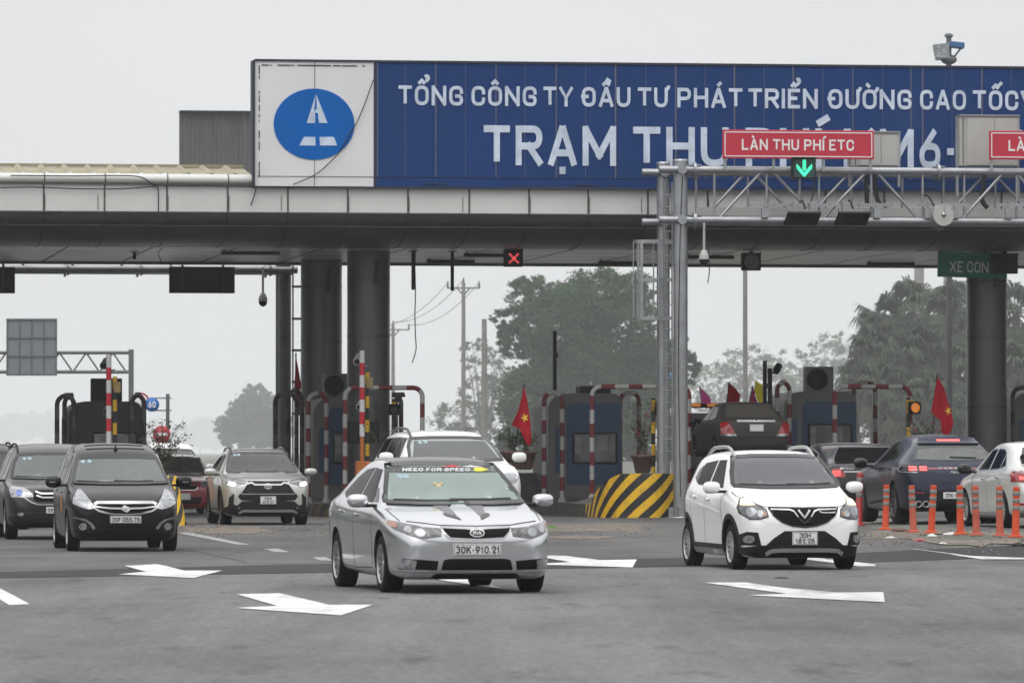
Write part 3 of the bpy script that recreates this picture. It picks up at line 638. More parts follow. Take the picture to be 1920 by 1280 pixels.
class Car:
    """local frame: x to the viewer's right of its front, front at -y, ground at z=0, origin under the middle"""
    def __init__(s, name, label, sp, paint_mat, front_axle, yaw, group=None, cat='car'):
        s.sp = sp; s.L = sp['L']; s.pm = paint_mat
        fa = Vector((0, sp['ax'][0] - s.L / 2, 0)); q = Matrix.Rotation(yaw, 3, 'Z')
        if sp.get('rear_anchor'): fa = Vector((0, sp['ax'][1] - s.L / 2, 0))
        loc = Vector(front_axle) - q @ fa
        s.root = thing(name, label, cat, loc, yaw, group)
        s.W = sp['W'] / 2; s.zs = 0.0
        s._body()
    def _body(s):
        sp = s.sp; L = s.L; top = pchip(sp['top']); bot = pchip(sp['bot']); belt = pchip(sp['belt']); pl = pchip(sp['plan'])
        roof = max(p[1] for p in sp['top']); wr = sp['wr']; crown = sp.get('crown', .05)
        ys = [0, .012, .035, .07, .12, .18, .26, .36, .48, .60]; y = .74
        while y < L - .62: ys.append(y); y += .125
        ys += [L - k for k in (.60, .48, .36, .26, .18, .12, .07, .035, .012, 0)]
        tumble = sp.get('tumble', .05)
        rows = []
        for y in ys:
            zb, zt, w = bot(y), top(y), pl(y); zB = min(belt(y), zt - .03 * min(1, (zt - zb) / .5)); h = zB - zb
            t = min(1, max(0, (zt - zB) / (roof - zB))); ts = t ** .9
            c = crown * (1 if t > .1 else .75) * min(1, (zt - zb) / .5); we = (w - tumble * min(1, w)) * (1 - ts) + wr * min(1, w / s.W) * ts
            ze = max(zB + .002, zt - c)
            a, b = w - min(.04, .3 * h), zB
            half = [(0, zb), (.35 * w, zb), (.7 * w, zb), (w - .14, zb + .0), (w - .05, zb + min(.03, .1 * h)), (w - .022, zb + min(.11, .25 * h)), (w - .012, zb + .42 * h), (w - .001, zb + .68 * h), (w, zb + .80 * h), (w - .012, zb + .92 * h), (a, b)]
            half += [(a + (we - a) * .12, b + (ze - b) * .10), (a + (we - a) * .5, b + (ze - b) * .5), (a + (we - a) * .92, b + (ze - b) * .92), (we - .02, ze + .25 * c), (we - .085, ze + .58 * c), (.62 * we, zt - .20 * c), (.32 * we, zt - .05 * c), (0, zt)]
            rows.append([(x, y - L / 2, z) for x, z in half] + [(-x, y - L / 2, z) for x, z in half[-2:0:-1]])
        n = len(rows[0]); vs = [p for r in rows for p in r]
        fs = [(i * n + j, i * n + (j + 1) % n, (i + 1) * n + (j + 1) % n, (i + 1) * n + j) for i in range(len(rows) - 1) for j in range(n)]
        k = n // 2; last = (len(rows) - 1) * n
        for o, fl in ((0, False), (last, True)):                       # close the two ends with quads across
            for j in range(0, k):
                q = (o + j, o + (n - j) % n, o + (n - j - 1) % n, o + j + 1)
                if len(set(q)) < 4: q = tuple(dict.fromkeys(q))
                if len(q) >= 3: fs.append(q if not fl else q[::-1])
        bm = bmesh.new(); V = [bm.verts.new(p) for p in vs]
        for f in fs:
            try: bm.faces.new([V[i] for i in f])
            except ValueError: pass
        bmesh.ops.recalc_face_normals(bm, faces=bm.faces[:])
        me = bpy.data.meshes.new('body'); bm.to_mesh(me); bm.free(); me.materials.append(s.pm)
        o = bpy.data.objects.new('body', me); COL.objects.link(o); s.body = o
        md = o.modifiers.new('s', 'SUBSURF'); md.levels = sp.get('sub', 1); md.render_levels = md.levels
        dg = bpy.context.evaluated_depsgraph_get(); dg.update()
        me2 = bpy.data.meshes.new_from_object(o.evaluated_get(dg)); o.modifiers.clear(); o.data = me2; bpy.data.meshes.remove(me)
        bm = bmesh.new(); bm.from_mesh(me2); s.bvh = BVHTree.FromBMesh(bm); bm.free()
        # cutters: wheel wells and the cabin behind the windscreen
        cut = []
        def cutter(mb, mat):
            c = mb.build('cut', mat); bmx = bmesh.new(); bmx.from_mesh(c.data); bmesh.ops.recalc_face_normals(bmx, faces=bmx.faces[:]); bmx.to_mesh(c.data); bmx.free(); cut.append(c)
        for ay in sp['ax']:
            for sx in (-1, 1):
                r = sp['r'] + sp.get('gap', .045); mb = MB()
                mb.lathe([(0, sx * (s.W + .2)), (r, sx * (s.W + .2)), (r, sx * (s.W - .34)), (0, sx * (s.W - .34))], (0, ay - L / 2, sp['r'] + .01), 'x', 28); cutter(mb, m_well)
        if sp.get('cabin'):
            P, dep = sp['cabin']; mb = MB(); cx = sum(p[0] for p in P) / len(P); cz = sum(p[1] for p in P) / len(P)
            y0 = -L / 2 + .3
            mb.prism([(cx + (p[0] - cx) * .975, cz + (p[1] - cz) * .97) for p in P], y0, dep - L / 2); cutter(mb, m_inter)
        for c in cut:
            b = o.modifiers.new('b', 'BOOLEAN'); b.object = c; b.operation = 'DIFFERENCE'; b.solver = 'EXACT'; b.material_mode = 'TRANSFER'
        dg = bpy.context.evaluated_depsgraph_get(); dg.update()
        me3 = bpy.data.meshes.new_from_object(o.evaluated_get(dg)); o.modifiers.clear(); o.data = me3; bpy.data.meshes.remove(me2)
        for c in cut: m_ = c.data; bpy.data.objects.remove(c); bpy.data.meshes.remove(m_)
        me3.polygons.foreach_set('use_smooth', [True] * len(me3.polygons)); me3.set_sharp_from_angle(angle=R(38)); me3.name = 'body'
        o.name = 'body'; o.parent = s.root
    # ---- projection on the body
    def hit(s, axis, a, b, sgn=1):
        if axis == 'front': o, d = Vector((a, -6, b)), Vector((0, 1, 0))
        elif axis == 'rear': o, d = Vector((a, 6, b)), Vector((0, -1, 0))
        elif axis == 'top': o, d = Vector((a, b, 6)), Vector((0, 0, -1))
        else: o, d = Vector((sgn * 6, a, b)), Vector((-sgn, 0, 0))
        p, nn, i, dist = s.bvh.ray_cast(o, d)
        if p is None:
            if axis in ('front', 'rear'):
                q = Vector((a * .98, -s.L / 2 if axis == 'front' else s.L / 2, b))
            else: q = o + d * (6 - s.W)
            p, nn, i, dist = s.bvh.find_nearest(q)
        if nn.dot(d) > 0: nn = -nn
        return p, nn
    def patch(s, name, polys, mat, axis='front', off=.006, mirror=False, parent=None, step=.035, sgn=1, thick=None, both=False, label=None):
        if polys and not isinstance(polys[0][0], (tuple, list)): polys = [polys]
        res = []
        runs = [1, -1] if mirror else [sgn]
        for m in runs:
            mb = MB()
            for poly in polys:
                bm = bmesh.new(); vs = [bm.verts.new((m * p[0] if (axis != 'side' and mirror) else p[0], p[1], 0)) for p in poly]
                bm.faces.new(vs)
                for k in (0, 1):
                    lo = min(v.co[k] for v in bm.verts); hi = max(v.co[k] for v in bm.verts); a = math.ceil(lo / step) * step
                    while a < hi - 1e-4:
                        if a > lo + 1e-4:
                            pt = [0, 0, 0]; pt[k] = a; no = [0, 0, 0]; no[k] = 1
                            bmesh.ops.bisect_plane(bm, geom=bm.verts[:] + bm.edges[:] + bm.faces[:], plane_co=pt, plane_no=no)
                        a += step
                bmesh.ops.triangulate(bm, faces=[f for f in bm.faces if len(f.verts) > 4])
                bm.verts.index_update(); n0 = len(bm.verts)
                H = [s.hit(axis, v.co.x, v.co.y, m) for v in bm.verts]
                if axis in ('front', 'rear'):                      # rays that slip past a corner stay with their neighbours
                    sg = 1 if axis == 'front' else -1
                    for _ in range(3):
                        for v in bm.verts:
                            nb = [H[e.other_vert(v).index][0].y * sg for e in v.link_edges]
                            if H[v.index][0].y * sg > min(nb) + .16:
                                p0, n0 = H[v.index]; H[v.index] = (Vector((v.co.x, (min(nb) + .05) * sg, v.co.y)), n0)
                vs2 = [p + nn * off for p, nn in H]; fs = []
                want = {'front': Vector((0, -1, 0)), 'rear': Vector((0, 1, 0)), 'top': Vector((0, 0, 1))}.get(axis, Vector((m, 0, 0)))
                for f in bm.faces:
                    ix = [v.index for v in f.verts]; a, b, c = (vs2[i] for i in ix[:3])
                    fs.append(tuple(ix) if (b - a).cross(c - a).dot(want) > 0 else tuple(ix[::-1]))
                extra = {}; 
                for e in bm.edges:
                    if e.is_boundary:
                        i, j = e.verts[0].index, e.verts[1].index
                        for q in (i, j):
                            if q not in extra: extra[q] = len(vs2); vs2.append(H[q][0] - H[q][1] * .004)
                        fs.append((i, j, extra[j], extra[i]))
                mb.add(vs2, fs, 0, True); bm.free()
            o = mb.build(name, mat, parent or s.root, s._sp(), sharp=40)
            if label: o['label'] = label
            res.append(o)
        return res if len(res) > 1 else res[0]
    def _sp(s): return ROOTM[s.root.name]
    def build(s, mb, name, mat, parent=None, **k): return mb.build(name, mat, parent or s.root, s._sp(), **k)
    def strip(s, name, pts, w, mat, axis='front', off=.005, mirror=False, parent=None, sgn=1, closed=False, step=.04):
        P = [Vector((p[0], p[1])) for p in pts]
        if closed: P.append(P[0])
        Q = []
        for a, b in zip(P[:-1], P[1:]):
            n = max(1, int((b - a).length / step)); Q += [a + (b - a) * i / n for i in range(n)]
        Q.append(P[-1]); res = []
        for m in ([1, -1] if mirror else [sgn]):
            mb = MB(); rows = []; prevy = None
            for i, p in enumerate(Q):
                d = (Q[min(i + 1, len(Q) - 1)] - Q[max(i - 1, 0)]).normalized(); nn = Vector((-d.y, d.x))
                ww = w if not isinstance(w, (list, tuple)) else w[0] + (w[1] - w[0]) * i / max(1, len(Q) - 1)
                r = []
                for k, o_ in ((.5, -.004), (.5, off), (-.5, off), (-.5, -.004)):
                    q = p + nn * ww * k; h, hn = s.hit(axis, q.x * (m if mirror and axis != 'side' else 1), q.y, m)
                    if axis in ('front', 'rear'):
                        hc, nc = s.hit(axis, p.x * (m if mirror else 1), p.y, m)
                        if prevy is not None and abs(hc.y - prevy) > .25: hc = Vector((hc.x, prevy, hc.z))
                        if abs(h.y - hc.y) > .08: h, hn = Vector((q.x * (m if mirror else 1), hc.y, q.y)), nc
                        if k < 0 and o_ < 0: prevy = hc.y
                    r.append(h + hn * o_)
                rows.append(r)
            vs = [v for r in rows for v in r]
            fs = [(4 * i + j, 4 * i + j + 1, 4 * i + 5 + j, 4 * i + 4 + j) for i in range(len(rows) - 1) for j in range(3)]
            mb.add(vs, fs, 0, True); o = mb.build(name, mat, parent or s.root, s._sp(), sharp=40); res.append(o)
        return res if len(res) > 1 else res[0]
    # ---- standard equipment
    def wheels(s, rim=None, spokes=10, hub=None, twin=False):
        sp = s.sp; r = sp['r']; wd = sp.get('tw', .205); rim = rim or m_rim; first = None
        for ay in sp['ax']:
            for sx in (-1, 1):
                x1 = sx * (s.W - .015); mb = MB(); y = ay - s.L / 2; c = (0, y, r)
                prof = [(r * .62, x1 - sx * .02), (r * .68, x1 - sx * .004), (r * .82, x1), (r * .94, x1 - sx * .012), (r * .99, x1 - sx * .035), (r, x1 - sx * .07), (r, x1 - sx * (wd - .05)), (r * .98, x1 - sx * (wd - .02)), (r * .9, x1 - sx * wd), (r * .6, x1 - sx * wd)]
                mb.lathe(prof, c, 'x', 36)
                w = s.build(mb, 'wheel', m_tyre)
                mb = MB(); ri = r * .64
                mb.lathe([(ri * 1.0, x1 - sx * .012), (ri * 1.04, x1 - sx * .004), (ri * 1.0, x1 - sx * .004), (ri * .93, x1 - sx * .02), (ri * .90, x1 - sx * .12)], c, 'x', 32)
                mb.lathe([(0, x1 - sx * .03), (ri * .16, x1 - sx * .03), (ri * .20, x1 - sx * .045), (ri * .2, x1 - sx * .08)], c, 'x', 16)
                for k in range(spokes):
                    a = 2 * math.pi * k / spokes + .2; ca, sa = math.cos(a), math.sin(a); hw = ri * (.9 / spokes + .02); hw2 = hw * .75
                    V = []
                    for rr, h, xo in ((ri * .14, hw * .8, .035), (ri * .95, hw2, .016)):
                        for dx in (0, .03):
                            for q in (-h, h): V.append((x1 - sx * (xo + dx), y + rr * ca - q * sa, r + rr * sa + q * ca))
                    mb.add(V, [(0, 1, 5, 4), (2, 6, 7, 3), (0, 4, 6, 2), (1, 3, 7, 5)], 0)
                mb.lathe([(0, x1 - sx * .115), (ri * .92, x1 - sx * .115)], c, 'x', 24, 1)
                s.build(mb, 'rim', [rim, m_well], w, sharp=35)
    def mirrors(s, y, z, mat=None, sz=(.105, .075, .068), out=.10, led=False):
        for sx in (-1, 1):
            x = sx * (s.W + out); mb = MB(); q = mat or s.pm
            mb.ell((x, y - s.L / 2, z), sz, 16, 0, sx * .22, .72)
            o = s.build(mb, 'wing_mirror', q)
            mb = MB(); mb.box((sx * (s.W + .0), y - s.L / 2 + .01, z - .055), (out * 1.5, .07, .035)); mb.ell((x, y - s.L / 2 + .01, z - sz[2] * .62), (sz[0] * .82, sz[1] * .8, sz[2] * .45), 12, 0, sx * .22, .8)
            s.build(mb, 'mirror_foot', m_blackpl, o)
            mb = MB(); mb.ell((x, y - s.L / 2 + sz[1] * .55, z), (sz[0] * .85, sz[1] * .5, sz[2] * .8), 12, 0, sx * .22, .6); s.build(mb, 'mirror_glass', m_gloss, o)
            if led: mb = MB(); mb.box((x + sx * .02, y - s.L / 2 - sz[1] * .86, z - .005), (.10, .02, .02), rz=sx * .3); s.build(mb, 'indicator', m_chrome, o)
    def plate(s, rows, z, axis='front', sz=None, x=0.0, off=.012):
        two = len(rows) == 2; wd, ht = sz or ((.33, .165) if two else (.50, .112)); sg = -1 if axis == 'front' else 1
        ys = [s.hit(axis, x + dx, z + dz)[0].y for dx in (-wd / 2, 0, wd / 2) for dz in (-ht / 2, 0, ht / 2)]
        y = (min(ys) if sg < 0 else max(ys)) + sg * off
        mb = MB(); mb.bevbox((x, y, z), (wd, .016, ht), .005); o = s.build(mb, 'number_plate', m_plate)
        mb = MB(); yf = y + sg * .0085; e = .005
        for (cx, cz, a, b) in ((0, ht / 2 - .008, wd - .016, e), (0, -ht / 2 + .008, wd - .016, e), (wd / 2 - .008, 0, e, ht - .02), (-wd / 2 + .008, 0, e, ht - .02)): mb.box((x + cx, yf, z + cz), (a, .002, b))
        n = len(rows)
        for i, t in enumerate(rows):
            if not t: continue
            ch = (ht - .045) if n == 1 else (ht - .048) / 2; zz = z - ht / 2 + .022 + (n - 1 - i) * (ch + .010) if n == 2 else z - ch / 2
            tw = min(wd - .045, text_width(t) * ch * .95); 
            put_text(mb, t, x - tw / 2, x + tw / 2, zz, ch, yf, t=.185 if n == 1 else .165, thick=.003, flip=(sg > 0))
        s.build(mb, 'characters', m_ink, o)
    def rails(s, y0, y1, x, mat, h=.06, r=.018):
        for sx in (-1, 1):
            P = []
            for k in range(13):
                t = k / 12; y = y0 + (y1 - y0) * t - s.L / 2; p, _ = s.hit('top', sx * x, y); P.append((sx * x, y, p.z + h * min(1, 5 * t, 5 * (1 - t)) - .005))
            mb = MB(); mb.tube(P, r, 8); s.build(mb, 'roof_rail', mat)
    def wiper(s, pts, axis='front'):
        s.strip('wiper', pts, .022, m_blackpl, axis, .016)
    def handles(s, pts, mat):
        for y, z in pts:
            for sx in (-1, 1):
                p, n = s.hit('side', y - s.L / 2, z, sx); mb = MB(); mb.ell((p.x + n.x * .018, p.y, p.z), (.018, .095, .016), 10, 0, 0, .8); s.build(mb, 'door_handle', mat)
    def side_windows(s, polys, mat=None, frame=None, off=.004):
        for sx in (-1, 1):
            for P in polys:
                Q = [(y - s.L / 2, z) for y, z in P]
                w = s.patch('side_window', Q, mat or m_win, 'side', off, sgn=sx)
                if frame: s.strip('window_trim', Q, .016, frame, 'side', off + .003, sgn=sx, closed=True, parent=w)
    def seams(s, lines, w=.009):
        for sx in (-1, 1):
            for P in lines: s.strip('panel_gap', [(y - s.L / 2, z) for y, z in P], w, m_seamc, 'side', .0012, sgn=sx)
    def arch(s, mat, w=.05, off=.012):
        for ay in s.sp['ax']:
            for sx in (-1, 1):
                r = s.sp['r'] + s.sp.get('gap', .045) + w * .42
                P = [(ay - s.L / 2 + r * math.cos(a), s.sp['r'] + .01 + r * math.sin(a)) for a in [R(-12 + 204 * k / 24) for k in range(25)]]
                s.strip('wheel_arch_trim', P, w, mat, 'side', off, sgn=sx)
    def bonnet_gap(s, edge, side):
        s.strip('panel_gap', edge, .010, m_seamc, 'front', .0012)
        for sx in (-1, 1): s.strip('panel_gap', [(sx * x, y - s.L / 2) for x, y in side], .010, m_seamc, 'top', .0012)
    def lamp(s, x, z, r, mat, axis='front', off=.010, mirror=True, name='lamp', parent=None, squash=1.0):
        return s.patch(name, [(x + r * math.cos(2 * math.pi * k / 16), z + r * squash * math.sin(2 * math.pi * k / 16)) for k in range(16)], mat, axis, off, mirror=mirror, parent=parent, step=.05)
    def windscreen(s, P, glass, frame=True, stickers=None):
        """pane in the opening; P in front (x, z) coordinates"""
        w = s.patch('windscreen', P, glass, 'front', .010, step=.05)
        if frame: s.strip('windscreen_seal', P, .042, m_gloss, 'front', .014, closed=True, parent=w)
        if stickers:
            for (x, z) in stickers: s.lamp(x, z, .034, m_stk, 'front', .013, mirror=False, name='sticker', parent=w, squash=.7)
        return w
    def dash(s, y, z, w, col=None):
        mb = MB(); mb.bevbox((0, y - s.L / 2, z), (w, .5, .10), .04); s.build(mb, 'dashboard', col or m_inter)
        for x in (-.37, .37):
            mb = MB(); mb.bevbox((x, y - s.L / 2 + .75, z + .02), (.46, .14, .44), .06); mb.bevbox((x, y - s.L / 2 + .79, z + .33), (.26, .10, .17), .045); s.build(mb, 'front_seat', m_seat)
        mb = MB(); mb.lathe([(.185, -.012), (.20, 0), (.185, .012), (.17, 0), (.185, -.012)], (.37, y - s.L / 2 + .30, z + .05), 'y', 24); s.build(mb, 'steering_wheel', m_inter)

def person_in_car(car, x, y, zshoulder, shirt, hair, label, skin=(.28, .17, .12), turn=0.0):
    """seated figure: one skinned body, hair as a part"""
    c = car._sp() @ Vector((x, y - car.L / 2, 0)); z = zshoulder
    rot = car.root.rotation_euler.z
    root = thing('person', label, 'person', (c.x, c.y, c.z), rot)
    J = [(0, .05, z - .52), (0, .03, z - .25), (0, .02, z - .06), (0, .0, z + .05), (0, -.02, z + .13), (0, -.03, z + .22), (0, -.02, z + .29),
         (-.18, .02, z - .03), (-.22, -.10, z - .26), (-.12, -.34, z - .20), (.18, .02, z - .03), (.22, -.10, z - .26), (.12, -.34, z - .20), (-.12, -.40, z - .18), (.12, -.40, z - .18)]
    E = [(0, 1), (1, 2), (2, 3), (3, 4), (4, 5), (5, 6), (2, 7), (7, 8), (8, 9), (9, 13), (2, 10), (10, 11), (11, 12), (12, 14)]
    rad = [.15, .16, .15, .055, .075, .088, .06, .075, .05, .036, .075, .05, .036, .04, .04]
    me = bpy.data.meshes.new('body'); me.from_pydata([Vector(p) for p in J], E, []); o = bpy.data.objects.new('body', me); COL.objects.link(o)
    sk = o.modifiers.new('k', 'SKIN'); me.update()
    for i, v in enumerate(me.skin_vertices[0].data): v.radius = (rad[i], rad[i]); v.use_root = (i == 0)
    sb = o.modifiers.new('s', 'SUBSURF'); sb.levels = 2
    dg = bpy.context.evaluated_depsgraph_get(); dg.update()
    m2 = bpy.data.meshes.new_from_object(o.evaluated_get(dg)); o.modifiers.clear(); o.data = m2; bpy.data.meshes.remove(me)
    m2.materials.clear(); m2.materials.append(M('skin_%.2f' % skin[0], skin, .6, 0, .08, 6)); m2.materials.append(shirt)
    for p in m2.polygons: p.use_smooth = True; p.material_index = 1 if p.center.z < z + .03 and p.center.y > -.33 else 0
    o.parent = root
    mb = MB(); mb.ell((0, .01, z + .235), (.095, .11, .115), 14); 
    for sx in (-.034, .034): pass
    h = mb.build('hair', M('dark_hair', (.012, .010, .009), .6), root, ROOTM[root.name])
    mb = MB()
    for sx in (-.033, .033): mb.ell((sx, -.112, z + .215), (.014, .010, .008), 8)
    mb.ell((0, -.122, z + .185), (.014, .02, .022), 8); mb.ell((0, -.108, z + .145), (.028, .01, .008), 8)
    for sx in (-.092, .092): mb.ell((sx, -.01, z + .195), (.012, .022, .032), 8)
    mb.build('face', M('face_features', (.13, .07, .055), .6), root, ROOTM[root.name])
    return root
# ================================================================ THE CARS
def axle(px, Y, z=None):
    x = (px - 960) / FPX * Y * 1.0002
    return Vector((x, Y, zg(x, Y) if z is None else z))
def mir(P): return list(P) + [(-x, z) for x, z in reversed(P)]        # right half -> whole outline

# ---- silver sedan with black roof ------------------------------------------------
sp = dict(L=4.53, W=1.775, r=.315, tw=.215, ax=(.90, 3.55), wr=.585, crown=.05, tumble=.06,
  top=[(0, .56), (.012, .64), (.05, .70), (.14, .745), (.35, .80), (.75, .885), (1.12, .955), (1.30, 1.04), (1.96, 1.375), (2.15, 1.425), (2.55, 1.455), (3.0, 1.44), (3.35, 1.37), (3.95, 1.10), (4.12, 1.065), (4.42, 1.05), (4.50, .98), (4.525, .80), (4.53, .62)],
  bot=[(0, .33), (.02, .26), (.07, .20), (.15, .165), (.5, .16), (2, .17), (4.1, .2), (4.4, .26), (4.53, .42)],
  belt=[(0, .56), (.14, .68), (.4, .76), (.9, .86), (1.3, .90), (2.6, .935), (3.6, .97), (4.5, .96)],
  plan=[(0, .55), (.012, .62), (.04, .69), (.09, .745), (.18, .80), (.32, .842), (.55, .872), (.9, .885), (2.2, .8875), (3.6, .88), (4.1, .85), (4.35, .80), (4.48, .72), (4.53, .55)],
  cabin=([(-.72, .985), (.72, .985), (.565, 1.345), (-.565, 1.345)], 3.05))
P_SILV = paint('silver', (.60, .61, .63), .9, .21, .08)
kia = Car('sedan', 'silver sedan with a black roof and two dark bonnet stripes, turning on the near asphalt', sp, P_SILV, axle(863, 60.8), R(12), 'cars leaving the toll lanes')
k = kia; k.wheels(spokes=10); k.mirrors(1.42, .985, out=.13, sz=(.115, .08, .07))
WS = [(-.75, .968), (-.4, .955), (.4, .955), (.75, .968), (.70, 1.10), (.585, 1.36), (.3, 1.375), (-.3, 1.375), (-.585, 1.36), (-.70, 1.10)]
w = k.windscreen(WS, GLASS_GREEN, stickers=[(-.50, 1.235), (-.44, 1.235)])
k.patch('sun_strip', [(-.62, 1.275), (.62, 1.275), (.585, 1.36), (.3, 1.375), (-.3, 1.375), (-.585, 1.36)], m_gloss, 'front', .010, parent=w)
def fn_front(car, off):
    def f(X, Z, dy):
        p, n = car.hit('front', X, Z); return p + n * (off + dy)
    return f
mb = MB(); put_text(mb, 'NEED FOR SPEED', -.46, .28, 1.287, .034, 0, t=.21, thick=.002, skew=.25, fn=fn_front(k, .012)); k.build(mb, 'strip_lettering', M('sticker_white', (.55, .55, .56), .5), w)
k.patch('red_flash', [(-.02, 1.335), (.12, 1.355), (.20, 1.335)], M('sticker_red', (.55, .03, .04), .5), 'front', .013, parent=w); k.patch('white_flash', [(.22, 1.335), (.32, 1.352), (.46, 1.33)], M('sticker_white', (.75, .75, .76), .5), 'front', .013, parent=w)
k.patch('yellow_flash', [(.34, 1.288), (.34, 1.325), (.44, 1.325), (.50, 1.305), (.42, 1.288)], M('sticker_yellow', (.62, .60, .03), .5), 'front', .013, parent=w)
k.dash(1.55, .93, 1.2)
mb = MB(); mb.ell((-.12, -k.L / 2 + 1.52, 1.03), (.07, .06, .07), 12); mb.ell((-.12, -k.L / 2 + 1.50, 1.115), (.05, .05, .05), 12); mb.ell((-.155, -k.L / 2 + 1.50, 1.16), (.02, .02, .025), 8); mb.ell((-.085, -k.L / 2 + 1.50, 1.16), (.02, .02, .025), 8); mb.ell((-.19, -k.L / 2 + 1.5, 1.02), (.04, .05, .04), 10); mb.ell((.0, -k.L / 2 + 1.52, 1.04), (.10, .05, .06), 10)
p_ = k.build(mb, 'plush_toy', M('yellow_plush', (.55, .45, .22), .95, 0, .2, 30, .5)); p_.parent = None; p_.matrix_world = ROOTM[k.root.name]; tag(p_, 'pale yellow plush toys propped on the dashboard behind the green windscreen', 'toy')
k.patch('roof_film', [(-.53, 2.02 - k.L / 2), (.53, 2.02 - k.L / 2), (.545, 2.3 - k.L / 2), (.54, 3.0 - k.L / 2), (.50, 3.34 - k.L / 2), (-.50, 3.34 - k.L / 2), (-.54, 3.0 - k.L / 2), (-.545, 2.3 - k.L / 2)], m_gloss, 'top', .004, step=.09)
k.wiper([(-.66, .985), (-.30, .972), (.02, .975)]); k.wiper([(-.05, .985), (.35, .985), (.62, .995)])
HL = [(.385, .615), (.365, .70), (.56, .715), (.73, .755), (.845, .785), (.86, .745), (.83, .685), (.70, .62), (.58, .588)]
for o in k.patch('headlight', HL, m_lensdk, 'front', .006, mirror=True, step=.035):
    pass
k.lamp(.60, .655, .050, m_bulb, off=.010, name='projector', squash=.85); k.lamp(.47, .665, .034, m_lensdk, off=.010, name='reflector'); k.lamp(.715, .69, .035, m_lens, off=.010, name='reflector')
k.patch('indicator', [(.80, .71), (.795, .765), (.845, .782), (.858, .745), (.838, .71)], m_amber, 'front', .010, mirror=True, step=.035)
GR = mir([(.375, .705), (.36, .665), (.30, .60), (.22, .585)]); GR = [(-x, z) for x, z in GR]
k.patch('grille', GR, m_mesh, 'front', .006); k.strip('grille_frame', [(-.375, .71), (-.12, .70), (0, .685), (.12, .70), (.375, .71), (.36, .66), (.29, .595), (0, .58), (-.29, .595), (-.36, .66)], .022, m_chrome, 'front', .010, closed=True)
def badge_oval(car, x, z, rx, rz, txt, axis='front', off=.018):
    o = car.patch('badge', [(x + rx * math.cos(2 * math.pi * i / 24), z + rz * math.sin(2 * math.pi * i / 24)) for i in range(24)], m_gloss, axis, off, step=.05)
    car.strip('badge_rim', [(x + rx * math.cos(2 * math.pi * i / 24), z + rz * math.sin(2 * math.pi * i / 24)) for i in range(24)], .012, m_chrome, axis, off + .004, closed=True, parent=o)
    if txt:
        def f(X, Z, dy):
            p, n = car.hit(axis, X, Z); return p + n * (off + .003 + dy)
        mb = MB(); put_text(mb, txt, x - rx * .62, x + rx * .62, z - rz * .42, rz * .84, 0, t=.22, thick=.002, fn=f); car.build(mb, 'badge_letters', m_chrome, o)
badge_oval(k, 0, .648, .075, .036, 'KIA')
k.patch('lower_grille', mir([(.355, .385), (.385, .265)])[::-1], m_mesh, 'front', .006); k.strip('lower_grille_rim', [(-.40, .255), (-.375, .375), (-.30, .395), (.30, .395), (.375, .375), (.40, .255)], .022, P_SILV, 'front', .009)
k.patch('fog_recess', [(.43, .265), (.415, .36), (.60, .375), (.775, .385), (.80, .275)], m_mesh, 'front', .005, mirror=True)
k.patch('fog_lamp', [(.655, .275), (.64, .36), (.70, .378), (.775, .38), (.79, .285)], m_lens, 'front', .011, mirror=True)
k.strip('lip_trim', [(-.83, .262), (-.7, .245), (0, .243), (.7, .245), (.83, .262)], .014, m_chrome, 'front', .012)
k.patch('lower_lip', [(-.42, .232), (.42, .232), (.48, .19), (.40, .178), (-.40, .178), (-.48, .19)], m_blackpl, 'front', .007)
k.plate(['30K-910.21'], .478, sz=(.515, .122))
for sx in (1, -1):
    y0 = -k.L / 2
    k.patch('bonnet_stripe', [(sx * .115, y0 + 1.06), (sx * .27, y0 + 1.06), (sx * .20, y0 + .52), (sx * .12, y0 + .52)], M('stripe_grey', (.13, .13, .14), .4), 'top', .004, step=.09)
    k.patch('bonnet_flash', [(sx * .12, y0 + .44), (sx * .225, y0 + .62), (sx * .25, y0 + .60), (sx * .24, y0 + .50), (sx * .11, y0 + .30)], M('stripe_black', (.03, .03, .03), .4), 'top', .006, step=.09)
k.side_windows([[(1.62, .965), (2.42, .975), (2.42, 1.335), (2.05, 1.315)], [(2.50, .975), (3.22, 1.005), (3.48, 1.06), (3.20, 1.215), (2.9, 1.315), (2.50, 1.335)]])
k.side_windows([[(1.40, .968), (1.57, .968), (1.80, 1.12), (1.72, 1.12)]], m_gloss)
k.seams([[(1.38, .30), (1.36, .60), (1.42, .93)], [(2.45, .26), (2.46, .96)], [(1.42, .27), (2.4, .25), (3.1, .27)], [(3.12, .30), (3.22, .55), (3.40, .75), (3.44, .98)]])
k.strip('body_crease', [(1.0 - k.L / 2, .76), (2.2 - k.L / 2, .80), (4.2 - k.L / 2, .86)], .02, P_SILV, 'side', .006, sgn=-1)
k.handles([(2.25, .83), (3.22, .86)], m_chrome)

k.bonnet_gap([(-.70, .775), (-.5, .752), (-.38, .735), (0, .725), (.38, .735), (.5, .752), (.70, .775)], [(.76, .38), (.785, .7), (.79, 1.05)])
